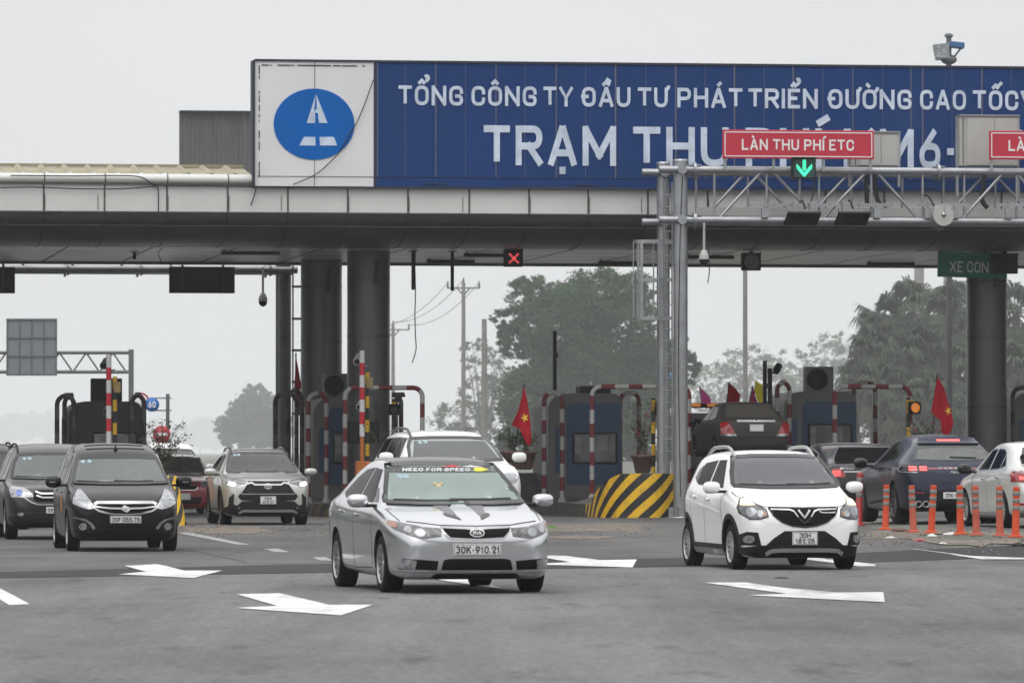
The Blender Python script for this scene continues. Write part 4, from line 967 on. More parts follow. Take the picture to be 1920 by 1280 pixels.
# ---- white hatchback ------------------------------------------------
sp = dict(L=3.68, W=1.632, r=.30, tw=.185, ax=(.72, 3.105), wr=.575, crown=.055, gap=.055, tumble=.05,
  top=[(0, .60), (.015, .70), (.05, .78), (.12, .83), (.3, .90), (.6, .985), (.80, 1.04), (.95, 1.12), (1.50, 1.455), (1.68, 1.505), (2.1, 1.535), (2.7, 1.52), (3.1, 1.47), (3.3, 1.40), (3.52, 1.15), (3.62, .95), (3.66, .75), (3.68, .6)],
  bot=[(0, .32), (.02, .25), (.07, .19), (.15, .165), (.5, .165), (3.2, .19), (3.5, .25), (3.68, .42)],
  belt=[(0, .6), (.12, .76), (.35, .86), (.7, .93), (1.0, .965), (2.0, 1.0), (3.0, 1.06), (3.6, 1.0)],
  plan=[(0, .52), (.012, .58), (.04, .65), (.09, .70), (.18, .75), (.3, .78), (.5, .80), (.75, .813), (1.8, .816), (3.0, .81), (3.3, .77), (3.52, .70), (3.63, .62), (3.68, .5)],
  cabin=([(-.66, 1.10), (.66, 1.10), (.54, 1.42), (-.54, 1.42)], 2.5))
P_WHT = paint('white', (.80, .80, .80), 0, .30, .05)
fad = Car('hatchback', 'white hatchback with lit headlamps and silver roof rails, beside the gantry post', sp, P_WHT, axle(1482, 72.7), R(11.6), 'cars leaving the toll lanes')
k = fad; k.wheels(spokes=12, rim=m_satin); k.mirrors(1.10, 1.055, out=.13, sz=(.112, .08, .074))
WS = [(-.70, 1.075), (-.35, 1.055), (.35, 1.055), (.70, 1.075), (.645, 1.25), (.565, 1.435), (.3, 1.452), (-.3, 1.452), (-.565, 1.435), (-.645, 1.25)]
k.windscreen(WS, GLASS_FILM, frame=True); k.wiper([(-.62, 1.085), (-.2, 1.07), (.1, 1.075)]); k.wiper([(0, 1.085), (.3, 1.08), (.58, 1.095)])
HL = [(.47, .69), (.485, .775), (.60, .855), (.665, .93), (.735, .90), (.775, .80), (.77, .73), (.69, .655), (.57, .66)]
k.patch('headlight', HL, m_lensdk, 'front', .006, mirror=True, step=.035)
k.patch('marker_lamp', [(.60, .835), (.66, .925), (.73, .90), (.755, .835), (.68, .83)], m_turn_on, 'front', .010, mirror=True, step=.035)
k.lamp(.665, .745, .055, m_bulb, off=.011, name='projector'); k.lamp(.56, .725, .04, m_lens, off=.010, name='reflector'); k.patch('reflector', [(.49, .70), (.50, .76), (.535, .75), (.53, .69)], m_amber, 'front', .010, mirror=True)
k.strip('headlight_rim', HL, .012, m_gloss, 'front', .009, mirror=True, closed=True)
k.patch('grille', [(-.445, .79), (.445, .79), (.39, .70), (.30, .63), (.16, .582), (0, .565), (-.16, .582), (-.30, .63), (-.39, .70)], m_mesh, 'front', .006)
k.strip('grille_rim', [(-.455, .795), (.455, .795), (.40, .70), (.30, .622), (.16, .572), (0, .555), (-.16, .572), (-.30, .622), (-.40, .70)], .014, m_gloss, 'front', .010, closed=True)
for zz in (.615, .645, .675, .705, .735): k.strip('grille_bar', [(-.36 + (.735 - zz) * 1.5, zz), (.36 - (.735 - zz) * 1.5, zz)], .007, m_blackpl, 'front', .012)
k.strip('grille_wing', [(.43, .777), (.19, .772), (.135, .755), (.085, .685)], .017, m_chrome, 'front', .016, mirror=True)
k.strip('grille_wing_inner', [(.40, .752), (.40, .735), (.235, .735), (.20, .752)], .012, m_chrome, 'front', .016)
k.strip('badge', [(-.075, .768), (0, .672), (.075, .768)], .024, m_chrome, 'front', .018)
k.patch('badge_shield', [(-.10, .70), (0, .62), (.10, .70), (.06, .63), (0, .59), (-.06, .63)], m_gloss, 'front', .014)
k.patch('lower_bumper', [(-.765, .30), (-.60, .325), (-.50, .33), (-.40, .42), (-.26, .51), (.26, .51), (.40, .42), (.50, .33), (.60, .325), (.765, .30), (.755, .22), (.6, .178), (-.6, .178), (-.755, .22)], m_blackpl, 'front', .009, step=.025)
for zz in (.345, .38, .415): k.strip('lower_grille_bar', [(-.47 + (zz - .345) * 1.1, zz), (.47 - (zz - .345) * 1.1, zz)], .012, m_gloss, 'front', .012)
k.strip('skid_trim', [(-.50, .225), (-.43, .262), (-.3, .27), (.3, .27), (.43, .262), (.50, .225)], .042, m_satin, 'front', .022)
k.patch('fog_recess', [(.56, .325), (.60, .49), (.72, .50), (.775, .46), (.77, .33)], m_blackpl, 'front', .008, mirror=True); k.lamp(.69, .405, .052, m_lens, off=.016, name='fog_lamp')
k.plate(['30H', '182.25'], .415); k.arch(m_blackpl, .065)
k.strip('sill_trim', [(1.12 - k.L / 2, .215), (2.74 - k.L / 2, .225)], .10, m_satin, 'side', .014, sgn=-1); k.strip('sill_trim', [(1.12 - k.L / 2, .215), (2.74 - k.L / 2, .225)], .10, m_satin, 'side', .014, sgn=1)
k.strip('sill_trim', [(1.10 - k.L / 2, .30), (2.74 - k.L / 2, .31)], .06, m_blackpl, 'side', .010, sgn=-1)
k.rails(1.55, 3.05, .52, m_satin, .075, .022)
k.side_windows([[(1.30, 1.045), (2.02, 1.06), (2.02, 1.40), (1.66, 1.405)], [(2.10, 1.06), (2.62, 1.085), (2.82, 1.13), (2.70, 1.36), (2.10, 1.40)]]); k.side_windows([[(2.72, 1.11), (2.95, 1.17), (2.90, 1.28), (2.76, 1.34)]], m_gloss)
k.seams([[(1.10, .32), (1.10, .6), (1.22, .95)], [(2.06, .30), (2.06, 1.0)], [(2.76, .55), (2.84, .80), (2.86, 1.05)]]); k.handles([(1.86, .90), (2.60, .93)], P_WHT)
k.strip('body_crease', [(1.2 - k.L / 2, .72), (2.0 - k.L / 2, .80), (3.2 - k.L / 2, .90)], .03, P_WHT, 'side', .005, sgn=-1)

k.bonnet_gap([(-.62, .862), (-.5, .815), (0, .805), (.5, .815), (.62, .862)], [(.70, .42), (.735, .65), (.74, .86)])
# ---- black people carrier ------------------------------------------------
sp = dict(L=4.27, W=1.695, r=.305, tw=.19, ax=(.80, 3.54), wr=.60, crown=.055, tumble=.05,
  top=[(0, .60), (.015, .68), (.05, .745), (.12, .79), (.3, .87), (.65, .97), (.85, 1.02), (1.0, 1.10), (1.58, 1.40), (1.75, 1.49), (2.1, 1.59), (2.6, 1.645), (3.2, 1.65), (3.7, 1.60), (3.95, 1.45), (4.12, 1.10), (4.22, .85), (4.27, .6)],
  bot=[(0, .33), (.02, .26), (.07, .20), (.15, .17), (.5, .165), (3.6, .2), (4.0, .25), (4.27, .42)],
  belt=[(0, .6), (.12, .74), (.35, .85), (.8, .94), (1.2, .98), (2.2, 1.0), (3.6, 1.04), (4.2, 1.0)],
  plan=[(0, .52), (.012, .60), (.04, .67), (.09, .72), (.18, .765), (.32, .80), (.55, .83), (.8, .8475), (2, .8475), (3.6, .84), (3.95, .80), (4.15, .73), (4.27, .6)],
  cabin=([(-.68, 1.06), (.68, 1.06), (.56, 1.39), (-.56, 1.39)], 2.9))
P_BLK = paint('black', (.007, .0075, .009), 0, .2, .01, .10, .22)
ert = Car('people_carrier', 'black people carrier with chrome grille bars and its occupants showing through the windscreen', sp, P_BLK, axle(228, 86.5), R(8.6), 'cars leaving the toll lanes')
k = ert; k.wheels(spokes=10); k.mirrors(1.30, 1.055, out=.15, sz=(.125, .085, .085), led=True)
WS = [(-.715, 1.045), (-.3, 1.03), (.3, 1.03), (.715, 1.045), (.66, 1.25), (.60, 1.405), (.3, 1.42), (-.3, 1.42), (-.60, 1.405), (-.66, 1.25)]
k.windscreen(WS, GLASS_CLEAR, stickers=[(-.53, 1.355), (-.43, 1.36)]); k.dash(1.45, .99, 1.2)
person_in_car(k, .36, 2.05, 1.06, M('pale_shirt', (.35, .36, .38), .9), None, 'driver in a pale shirt behind the windscreen of the black people carrier')
person_in_car(k, -.30, 2.15, 1.02, M('grey_shirt', (.16, .16, .17), .9), None, 'front passenger in a grey top in the black people carrier')
k.strip('paper', [(-.28, 1.065), (-.08, 1.065)], .02, m_plate, 'front', .002)
k.wiper([(-.66, 1.06), (-.3, 1.04), (-.02, 1.045)]); k.wiper([(-.1, 1.06), (.2, 1.05), (.50, 1.06)])
k.strip('roof_seam', [(-.62, 1.425), (-.3, 1.437), (.3, 1.437), (.62, 1.425)], .010, m_seamc, 'front', .003)
HL = [(.47, .665), (.49, .70), (.58, .84), (.645, .94), (.69, .92), (.755, .81), (.765, .735), (.68, .69), (.55, .65)]
k.patch('headlight', HL, m_lens, 'front', .006, mirror=True, step=.035); k.lamp(.62, .745, .06, m_bulb, off=.011, name='projector'); k.strip('headlight_rim', HL, .016, m_chrome, 'front', .010, mirror=True, closed=True)
k.strip('headlight_divider', [(.52, .77), (.64, .80), (.755, .78)], .012, m_chrome, 'front', .013, mirror=True)
k.patch('grille', mir([(.47, .72), (.45, .66), (.25, .59), (.1, .57)]), m_mesh, 'front', .006)
k.strip('grille_top_bar', [(-.47, .715), (-.42, .742), (.42, .742), (.47, .715)], .042, m_chrome, 'front', .014)
k.strip('grille_bar', [(-.47, .685), (-.25, .660), (0, .654), (.25, .660), (.47, .685)], .022, m_chrome, 'front', .016)
k.strip('grille_bottom_bar', [(-.47, .665), (-.40, .62), (-.22, .578), (0, .566), (.22, .578), (.40, .62), (.47, .665)], .026, m_chrome, 'front', .014)
k.patch('badge', [[(-.075, .655), (-.02, .70), (.06, .665), (.045, .65), (-.012, .672), (-.035, .655)], [(-.035, .655), (.04, .62), (.06, .64), (-.012, .672)], [(.075, .64), (.02, .595), (-.06, .63), (-.045, .645), (.012, .622), (.035, .64)]], m_chrome, 'front', .026)
k.patch('lower_grille', [(-.40, .42), (.40, .42), (.38, .29), (-.38, .29)], m_mesh, 'front', .006)
for zz in (.325, .36, .395): k.strip('lower_grille_bar', [(-.38, zz), (.38, zz)], .009, m_gloss, 'front', .012)
k.patch('fog_recess', [(.50, .30), (.52, .44), (.72, .52), (.77, .45), (.75, .30)], m_blackpl, 'front', .005, mirror=True)
k.strip('fog_trim', [(.47, .35), (.525, .43), (.60, .485), (.76, .525)], [.045, .02], m_chrome, 'front', .014, mirror=True); k.lamp(.635, .385, .042, m_lens, off=.014, name='fog_lamp'); k.strip('fog_rim', [(.635 + .05 * math.cos(a), .385 + .05 * math.sin(a)) for a in [2 * math.pi * i / 12 for i in range(12)]], .008, m_satin, 'front', .014, mirror=True, closed=True)
k.strip('lip', [(-.74, .25), (-.45, .225), (.45, .225), (.74, .25)], .03, m_gloss, 'front', .012)
k.plate(['30F|055.75'], .492, sz=(.47, .11))
k.side_windows([[(1.45, 1.04), (2.10, 1.05), (2.10, 1.475), (1.86, 1.46)], [(2.18, 1.05), (3.0, 1.06), (3.0, 1.48), (2.18, 1.48)], [(3.08, 1.06), (3.70, 1.10), (3.62, 1.40), (3.08, 1.47)]], None, m_satin)
k.seams([[(1.25, .32), (1.25, .6), (1.3, .95)], [(2.14, .30), (2.14, 1.0)], [(3.04, .35), (3.06, 1.0)]]); k.handles([(1.95, .90), (2.85, .92)], m_chrome)
for yy in (2.0, 2.3): k.strip('roof_rib', [(-.45, yy - k.L / 2), (.45, yy - k.L / 2)], .03, P_BLK, 'top', .010)
mb = MB(); p, _ = k.hit('top', .0, 1.9 - k.L / 2); mb.lathe([(.035, 0), (.012, .05), (.004, .08)], p, 'z', 10); k.build(mb, 'aerial', m_blackpl)
k.patch('side_sticker', [(1.55 - k.L / 2, .62), (1.60 - k.L / 2, .86), (1.95 - k.L / 2, .86), (1.9 - k.L / 2, .60)], M('orange_sticker', (.30, .13, .02), .6, 0, .6, 9), 'side', .003, sgn=-1)

k.bonnet_gap([(-.60, .86), (-.46, .77), (0, .765), (.46, .77), (.60, .86)], [(.66, .42), (.72, .65), (.75, .95)])
# ---- grey crossover ------------------------------------------------
sp = dict(L=4.46, W=1.825, r=.35, tw=.22, ax=(.92, 3.56), wr=.60, crown=.05, gap=.05, tumble=.06,
  top=[(0, .66), (.015, .78), (.05, .87), (.12, .925), (.3, .97), (.8, 1.05), (1.10, 1.09), (1.25, 1.16), (1.85, 1.47), (2.05, 1.545), (2.5, 1.59), (3.1, 1.575), (3.6, 1.50), (3.95, 1.35), (4.25, 1.05), (4.4, .9), (4.46, .7)],
  bot=[(0, .34), (.02, .27), (.07, .22), (.15, .19), (.5, .19), (3.6, .22), (4.1, .28), (4.46, .45)],
  belt=[(0, .66), (.12, .86), (.4, .93), (.9, 1.0), (1.3, 1.03), (2.5, 1.06), (3.6, 1.10), (4.4, 1.02)],
  plan=[(0, .58), (.012, .66), (.04, .73), (.09, .785), (.18, .835), (.32, .875), (.55, .90), (.9, .9125), (2, .9125), (3.6, .9), (4.0, .86), (4.3, .79), (4.46, .6)],
  cabin=([(-.70, 1.12), (.70, 1.12), (.57, 1.46), (-.57, 1.46)], 3.0))
P_GRY = paint('warm_grey', (.44, .44, .42), .3, .28, .08)
cor = Car('crossover', 'light grey crossover with a black honeycomb grille and lit headlamps, in the second lane', sp, P_GRY, axle(494, 118.0), R(8.7), 'cars leaving the toll lanes')
k = cor; k.wheels(spokes=10, rim=m_rimdark); k.mirrors(1.48, 1.10, out=.14, sz=(.13, .09, .075))
WS = [(-.735, 1.105), (-.3, 1.09), (.3, 1.09), (.735, 1.105), (.67, 1.29), (.59, 1.475), (.3, 1.49), (-.3, 1.49), (-.59, 1.475), (-.67, 1.29)]
k.windscreen(WS, GLASS_DARK, stickers=[(-.50, 1.44), (-.42, 1.445)]); k.dash(1.6, 1.06, 1.3)
person_in_car(k, .38, 2.2, 1.13, M('dark_shirt', (.04, .04, .05), .9), None, 'driver in dark clothing behind the windscreen of the grey crossover')
o = k.strip('pendant', [(.06, 1.30), (.06, 1.14)], [.012, .05], m_satin, 'front', -.03)
HL = [(.44, .885), (.47, .905), (.78, .955), (.84, .90), (.83, .82), (.69, .79), (.60, .83), (.48, .855)]
k.patch('headlight', HL, m_lensdk, 'front', .006, mirror=True, step=.035); k.patch('lit_projector', [(.66, .815), (.67, .875), (.79, .895), (.81, .83), (.70, .80)], m_lamp_on, 'front', .012, mirror=True, step=.035); k.strip('light_blade', [(.47, .875), (.70, .905)], .014, m_chrome, 'front', .012, mirror=True)
k.patch('grille_surround', mir([(.40, .905), (.62, .60), (.56, .52), (.3, .50)]), m_blackpl, 'front', .006)
k.patch('grille', mir([(.42, .80), (.55, .665)]), m_mesh, 'front', .012)
for r_ in range(4):
    for c_ in range(11):
        x = (c_ - 5) * .092 + (.046 if r_ % 2 else 0); z = .785 - r_ * .034
        if abs(x) < .44 + (3 - (3 - r_)) * .03: k.strip('grille_cell', [(x - .036, z), (x, z - .012), (x + .036, z)], .008, m_satin if False else m_rimdark, 'front', .016)
k.strip('grille_bar', [(-.44, .85), (-.34, .875), (-.27, .835), (.27, .835), (.34, .875), (.44, .85)], [.03, .03], m_satin, 'front', .016)
k.strip('grille_frame', [(-.44, .84), (-.565, .66), (-.54, .648), (.54, .648), (.565, .66), (.44, .84)], .018, m_satin, 'front', .018)
o = k.strip('badge', [(.072 * math.cos(2 * math.pi * i / 20), .80 + .048 * math.sin(2 * math.pi * i / 20)) for i in range(20)], .012, m_chrome, 'front', .024, closed=True)
k.strip('badge_ring', [(.028 * math.cos(2 * math.pi * i / 14), .80 + .044 * math.sin(2 * math.pi * i / 14)) for i in range(14)], .010, m_chrome, 'front', .026, closed=True, parent=o); k.strip('badge_ring', [(.055 * math.cos(2 * math.pi * i / 14), .822 + .020 * math.sin(2 * math.pi * i / 14)) for i in range(14)], .010, m_chrome, 'front', .028, closed=True, parent=o)
k.patch('lower_bumper', [(-.88, .36), (-.80, .40), (-.785, .58), (-.70, .66), (-.71, .44), (-.64, .41), (-.54, .50), (.54, .50), (.64, .41), (.71, .44), (.70, .66), (.785, .58), (.80, .40), (.88, .36), (.87, .26), (.6, .20), (-.6, .20), (-.87, .26)], m_blackpl, 'front', .014, step=.025)
k.strip('skid_trim', [(-.60, .262), (-.52, .305), (.52, .305), (.60, .262)], .045, m_satin, 'front', .022); k.lamp(.60, .365, .022, m_satin, off=.014, name='parking_sensor')
k.plate(['88A', '619.01'], .52, off=.02); k.arch(m_blackpl, .075); k.strip('sill_trim', [(1.35 - k.L / 2, .27), (3.14 - k.L / 2, .28)], .12, m_blackpl, 'side', .012, sgn=-1); k.strip('sill_trim', [(1.35 - k.L / 2, .27), (3.14 - k.L / 2, .28)], .12, m_blackpl, 'side', .012, sgn=1)
k.rails(1.9, 3.6, .56, m_gloss, .05, .022)
k.strip('roof_panel_gap', [(-.5, 2.1 - k.L / 2), (.5, 2.1 - k.L / 2)], .03, m_gloss, 'top', .004)
k.side_windows([[(1.65, 1.10), (2.40, 1.12), (2.40, 1.46), (2.0, 1.44)], [(2.48, 1.12), (3.25, 1.15), (3.45, 1.22), (3.2, 1.40), (2.48, 1.46)]], None, m_satin); k.handles([(2.2, .98), (3.1, 1.0)], P_GRY); k.seams([[(1.4, .36), (1.42, 1.0)], [(2.44, .34), (2.44, 1.06)]])

k.bonnet_gap([(-.76, .965), (-.42, .915), (0, .91), (.42, .915), (.76, .965)], [(.80, .36), (.82, .7), (.81, 1.1)])
# ---- dark bronze SUV at the left ------------------------------------------------
def suv_spec(H, L, W, cowl, hood, r, cab=True):
    return dict(L=L, W=W, r=r, tw=.22, ax=(.9, L - .96), wr=W / 2 - .29, crown=.055, gap=.05, tumble=.05,
      top=[(0, hood - .30), (.015, hood - .18), (.05, hood - .09), (.12, hood - .03), (.3, hood + .03), (.85, cowl - .05), (1.12, cowl), (1.28, cowl + .08), (1.85, H - .16), (2.05, H - .08), (2.5, H - .01), (3.1, H), (L - .7, H - .06), (L - .4, H - .25), (L - .15, cowl), (L - .05, hood - .05), (L, hood - .25)],
      bot=[(0, .36), (.02, .29), (.07, .24), (.15, .21), (.5, .21), (L - .8, .24), (L - .3, .32), (L, .48)],
      belt=[(0, hood - .30), (.12, hood - .07), (.4, hood), (.9, cowl - .09), (1.3, cowl - .05), (2.5, cowl - .03), (L - .8, cowl), (L - .05, cowl - .1)],
      plan=[(0, W / 2 - .32), (.012, W / 2 - .25), (.04, W / 2 - .18), (.09, W / 2 - .125), (.18, W / 2 - .07), (.32, W / 2 - .035), (.55, W / 2 - .01), (.9, W / 2), (2, W / 2), (L - .8, W / 2 - .01), (L - .45, W / 2 - .06), (L - .15, W / 2 - .12), (L, W / 2 - .3)],
      cabin=([(-W / 2 + .20, cowl + .03), (W / 2 - .20, cowl + .03), (W / 2 - .33, H - .175), (-W / 2 + .33, H - .175)], 2.9) if cab else None)
def suv_ws(k, W, cowl, H, glass, st=True):
    a = W / 2
    P = [(-a + .165, cowl + .02), (-.3, cowl + .005), (.3, cowl + .005), (a - .165, cowl + .02), (a - .24, (cowl + H) / 2), (a - .315, H - .165), (.3, H - .15), (-.3, H - .15), (-a + .315, H - .165), (-a + .24, (cowl + H) / 2)]
    return k.windscreen(P, glass, stickers=[(-.50, H - .235), (-.41, H - .23)] if st else None)
def suv_side(k, H, cowl, L, frame=None):
    k.side_windows([[(1.72, cowl + .0), (2.40, cowl + .02), (2.40, H - .15), (2.02, H - .16)], [(2.48, cowl + .02), (3.2, cowl + .03), (3.2, H - .15), (2.48, H - .15)], [(3.28, cowl + .03), (L - .62, cowl + .08), (L - .8, H - .17), (3.28, H - .15)]], None, frame)
    k.seams([[(1.42, .36), (1.44, cowl - .07)], [(2.44, .34), (2.44, cowl)], [(3.22, .5), (3.24, cowl)]])
P_BRZ = paint('dark_bronze', (.040, .036, .031), .5, .28, .05, .3)
crv = Car('suv', 'dark bronze SUV with chrome grille bars, half behind the black people carrier', suv_spec(1.66, 4.56, 1.82, 1.05, .90, .34), P_BRZ, axle(106, 98.3), R(8.6), 'cars leaving the toll lanes')
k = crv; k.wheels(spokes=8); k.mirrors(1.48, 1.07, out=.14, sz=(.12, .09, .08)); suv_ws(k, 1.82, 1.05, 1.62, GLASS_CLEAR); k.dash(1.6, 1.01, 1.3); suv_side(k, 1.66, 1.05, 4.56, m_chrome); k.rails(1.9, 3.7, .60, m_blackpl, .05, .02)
k.wiper([(-.68, 1.075), (-.3, 1.06), (.0, 1.06)]); k.wiper([(-.05, 1.075), (.3, 1.06), (.6, 1.07)])
HL = [(.43, .735), (.50, .83), (.60, .90), (.80, .925), (.845, .86), (.82, .735), (.62, .728)]
k.patch('headlight', HL, m_lens, 'front', .006, mirror=True, step=.035); k.lamp(.69, .81, .052, M('blue_projector', (.01, .06, .28), .15, .2, .3, 9, coat=1), off=.012, name='projector'); k.lamp(.555, .775, .045, m_bulb, off=.012, name='projector')
k.patch('grille', mir([(.43, .855), (.46, .73), (.40, .66)]), m_mesh, 'front', .006)
for zz, xx in ((.83, .42), (.765, .40)): k.strip('grille_bar', [(-xx, zz), (-xx + .1, zz - .035), (xx - .1, zz - .035), (xx, zz)], .026, m_chrome, 'front', .014)
k.strip('grille_frame', [(-.60, .725), (-.48, .645), (-.36, .61), (.36, .61), (.48, .645), (.60, .725)], .022, m_chrome, 'front', .014)
k.patch('lower_grille', [(-.55, .39), (.55, .39), (.62, .25), (-.62, .25)], m_blackpl, 'front', .006); k.strip('bumper_crease', [(-.84, .56), (-.5, .53), (.5, .53), (.84, .56)], .02, P_BRZ, 'front', .012); k.lamp(.665, .445, .05, m_lens, off=.012, name='fog_lamp', squash=.6)
k.patch('bumper_skirt', [(-.86, .40), (-.4, .46), (.4, .46), (.86, .40), (.84, .27), (.5, .23), (-.5, .23), (-.84, .27)], m_blackpl, 'front', .004)
k.plate(['29A|'], .515, off=.02, sz=(.47, .11)) if False else k.plate(['29A|012.36'[:3] + '    '], .515, off=.02, sz=(.47, .11)) if False else None
mb = MB(); y = min(k.hit('front', d, .515)[0].y for d in (-.23, 0, .23)) - .02; mb.bevbox((0, y, .515), (.47, .016, .11), .005); o = k.build(mb, 'number_plate', m_plate)
mb = MB(); put_text(mb, '29A', -.21, -.065, .482, .066, y - .0085, t=.19, thick=.003); k.build(mb, 'characters', m_ink, o)

# ---- dark SUV cut by the left edge, and the white one far back ------------------------------------------------
P_DK = paint('charcoal', (.012, .012, .013), .2, .3, .05, .2)
dk = Car('suv', 'charcoal SUV at the left edge of the picture behind the bronze one', suv_spec(1.70, 4.6, 1.85, 1.06, .92, .35), P_DK, axle(-33, 111), R(8.6), 'cars leaving the toll lanes')
k = dk; k.wheels(spokes=6, rim=m_rimdark); k.mirrors(1.48, 1.08); suv_ws(k, 1.85, 1.06, 1.66, GLASS_DARK); suv_side(k, 1.70, 1.06, 4.6); k.rails(1.8, 3.7, .62, m_blackpl, .06, .022)
k.patch('headlight', [(.48, .78), (.52, .88), (.80, .92), (.85, .84), (.8, .77)], m_lens, 'front', .006, mirror=True); k.patch('grille', mir([(.44, .88), (.42, .62)]), m_mesh, 'front', .006); k.plate(['', ''], .52)
P_FAR = paint('far_white', (.75, .75, .75), 0, .35, .1)
fw = Car('suv', 'white SUV waiting behind the red hatchback, mostly hidden', suv_spec(1.76, 4.7, 1.84, 1.12, .98, .36), P_FAR, axle(322, 150), R(8.6), 'cars leaving the toll lanes')
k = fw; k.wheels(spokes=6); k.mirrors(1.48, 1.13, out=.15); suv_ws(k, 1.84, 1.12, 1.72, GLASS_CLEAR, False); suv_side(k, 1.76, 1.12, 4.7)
k.patch('headlight', [(.48, .84), (.52, .94), (.80, .98), (.85, .90), (.8, .83)], m_lens, 'front', .006, mirror=True); k.patch('grille', mir([(.44, .94), (.42, .68)]), m_mesh, 'front', .006); k.plate(['', ''], .55)

# ---- red small hatchback ------------------------------------------------
sp = dict(L=3.6, W=1.595, r=.28, tw=.175, ax=(.68, 3.06), wr=.52, crown=.055, tumble=.05,
  top=[(0, .58), (.015, .67), (.05, .74), (.12, .79), (.3, .85), (.6, .92), (.80, .965), (.95, 1.04), (1.45, 1.35), (1.62, 1.42), (2.0, 1.455), (2.7, 1.44), (3.1, 1.36), (3.4, 1.05), (3.55, .85), (3.6, .6)],
  bot=[(0, .30), (.02, .23), (.07, .18), (.15, .155), (.5, .155), (3.1, .18), (3.4, .25), (3.6, .42)], belt=[(0, .58), (.12, .72), (.35, .81), (.7, .87), (1.0, .90), (2, .94), (3.0, .99), (3.5, .9)],
  plan=[(0, .50), (.012, .57), (.04, .63), (.09, .68), (.18, .73), (.32, .765), (.6, .79), (.8, .7975), (2, .7975), (3.0, .79), (3.35, .72), (3.6, .5)],
  cabin=([(-.62, .99), (.62, .99), (.48, 1.34), (-.48, 1.34)], 2.4))
P_RED = paint('red', (.24, .012, .022), .15, .3, .1)
red = Car('hatchback', 'small red hatchback half hidden behind the striped island nose and a shrub', sp, P_RED, axle(340, 138), R(8.6), 'cars leaving the toll lanes')
k = red; k.wheels(spokes=7); k.mirrors(1.06, .98, out=.12)
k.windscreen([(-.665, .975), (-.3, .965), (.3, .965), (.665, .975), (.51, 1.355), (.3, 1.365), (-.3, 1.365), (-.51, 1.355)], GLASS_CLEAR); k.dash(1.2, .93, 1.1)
k.patch('headlight', [(.40, .70), (.44, .78), (.60, .90), (.70, .90), (.735, .80), (.68, .68), (.52, .66)], m_lens, 'front', .006, mirror=True, step=.04); k.lamp(.58, .76, .06, m_bulb, off=.012, name='projector')
k.patch('grille', mir([(.30, .70), (.33, .67), (.28, .60)]), m_mesh, 'front', .006); k.strip('grille_frame', [(-.32, .71), (.32, .71), (.34, .66), (.29, .595), (-.29, .595), (-.34, .66)], .016, m_chrome, 'front', .010, closed=True)
k.patch('lower_grille', [(-.45, .42), (.45, .42), (.40, .27), (-.40, .27)], m_blackpl, 'front', .006); k.plate(['', ''], .44); k.side_windows([[(1.35, .95), (2.0, .96), (2.0, 1.33), (1.68, 1.32)], [(2.06, .96), (2.7, 1.0), (2.6, 1.28), (2.06, 1.33)]])

# ---- white large SUV behind the silver sedan ------------------------------------------------
fo = Car('suv', 'tall white SUV with grey roof rails and a driver inside, behind the silver sedan', suv_spec(1.87, 4.75, 1.86, 1.365, 1.17, .38), paint('pearl_white', (.74, .74, .72), 0, .3, .08), axle(862, 92), R(11), 'cars leaving the toll lanes')
k = fo; k.wheels(spokes=6); k.mirrors(1.52, 1.42, out=.17, sz=(.12, .085, .085)); suv_ws(k, 1.86, 1.365, 1.89, GLASS_MID); k.dash(1.6, 1.30, 1.3); suv_side(k, 1.89, 1.365, 4.75, m_gloss)
person_in_car(k, -.36, 2.2, 1.42, M('dark_jacket', (.012, .012, .014), .9), None, 'driver in a dark jacket at the wheel of the tall white SUV')
mb = MB(); mb.bevbox((0, -k.L / 2 + 1.86, 1.67), (.26, .04, .07), .015); k.build(mb, 'rear_view_mirror', m_blackpl)
k.rails(1.98, 3.9, .60, m_rimdark, .075, .022)
k.patch('headlight', [(.50, 1.06), (.52, 1.14), (.66, 1.18), (.80, 1.17), (.83, 1.08), (.74, 1.0), (.58, 1.02)], m_lens, 'front', .006, mirror=True, step=.04); k.lamp(.68, 1.09, .055, m_bulb, off=.012, name='projector')
k.patch('grille', mir([(.42, 1.14), (.40, .92)]), m_mesh, 'front', .006)
for zz in (.97, 1.03, 1.09): k.strip('grille_bar', [(-.40, zz), (.40, zz)], .03, m_chrome, 'front', .014)
k.patch('lower_grille', [(-.5, .62), (.5, .62), (.55, .45), (-.55, .45)], m_blackpl, 'front', .006); k.plate(['', ''], .75); k.lamp(.68, .56, .06, m_lens, off=.012, name='fog_lamp')
k.wiper([(-.66, 1.39), (-.3, 1.378), (.0, 1.38)])

# ================================================================ cars seen from behind
RY = R(188.3)
def tail(name, label, sp, pm, px, Y, z=None, cat='car', grp='cars queueing into the toll lanes', yaw=RY):
    sp['rear_anchor'] = True
    return Car(name, label, sp, pm, axle(px, Y, z), yaw, grp, cat)
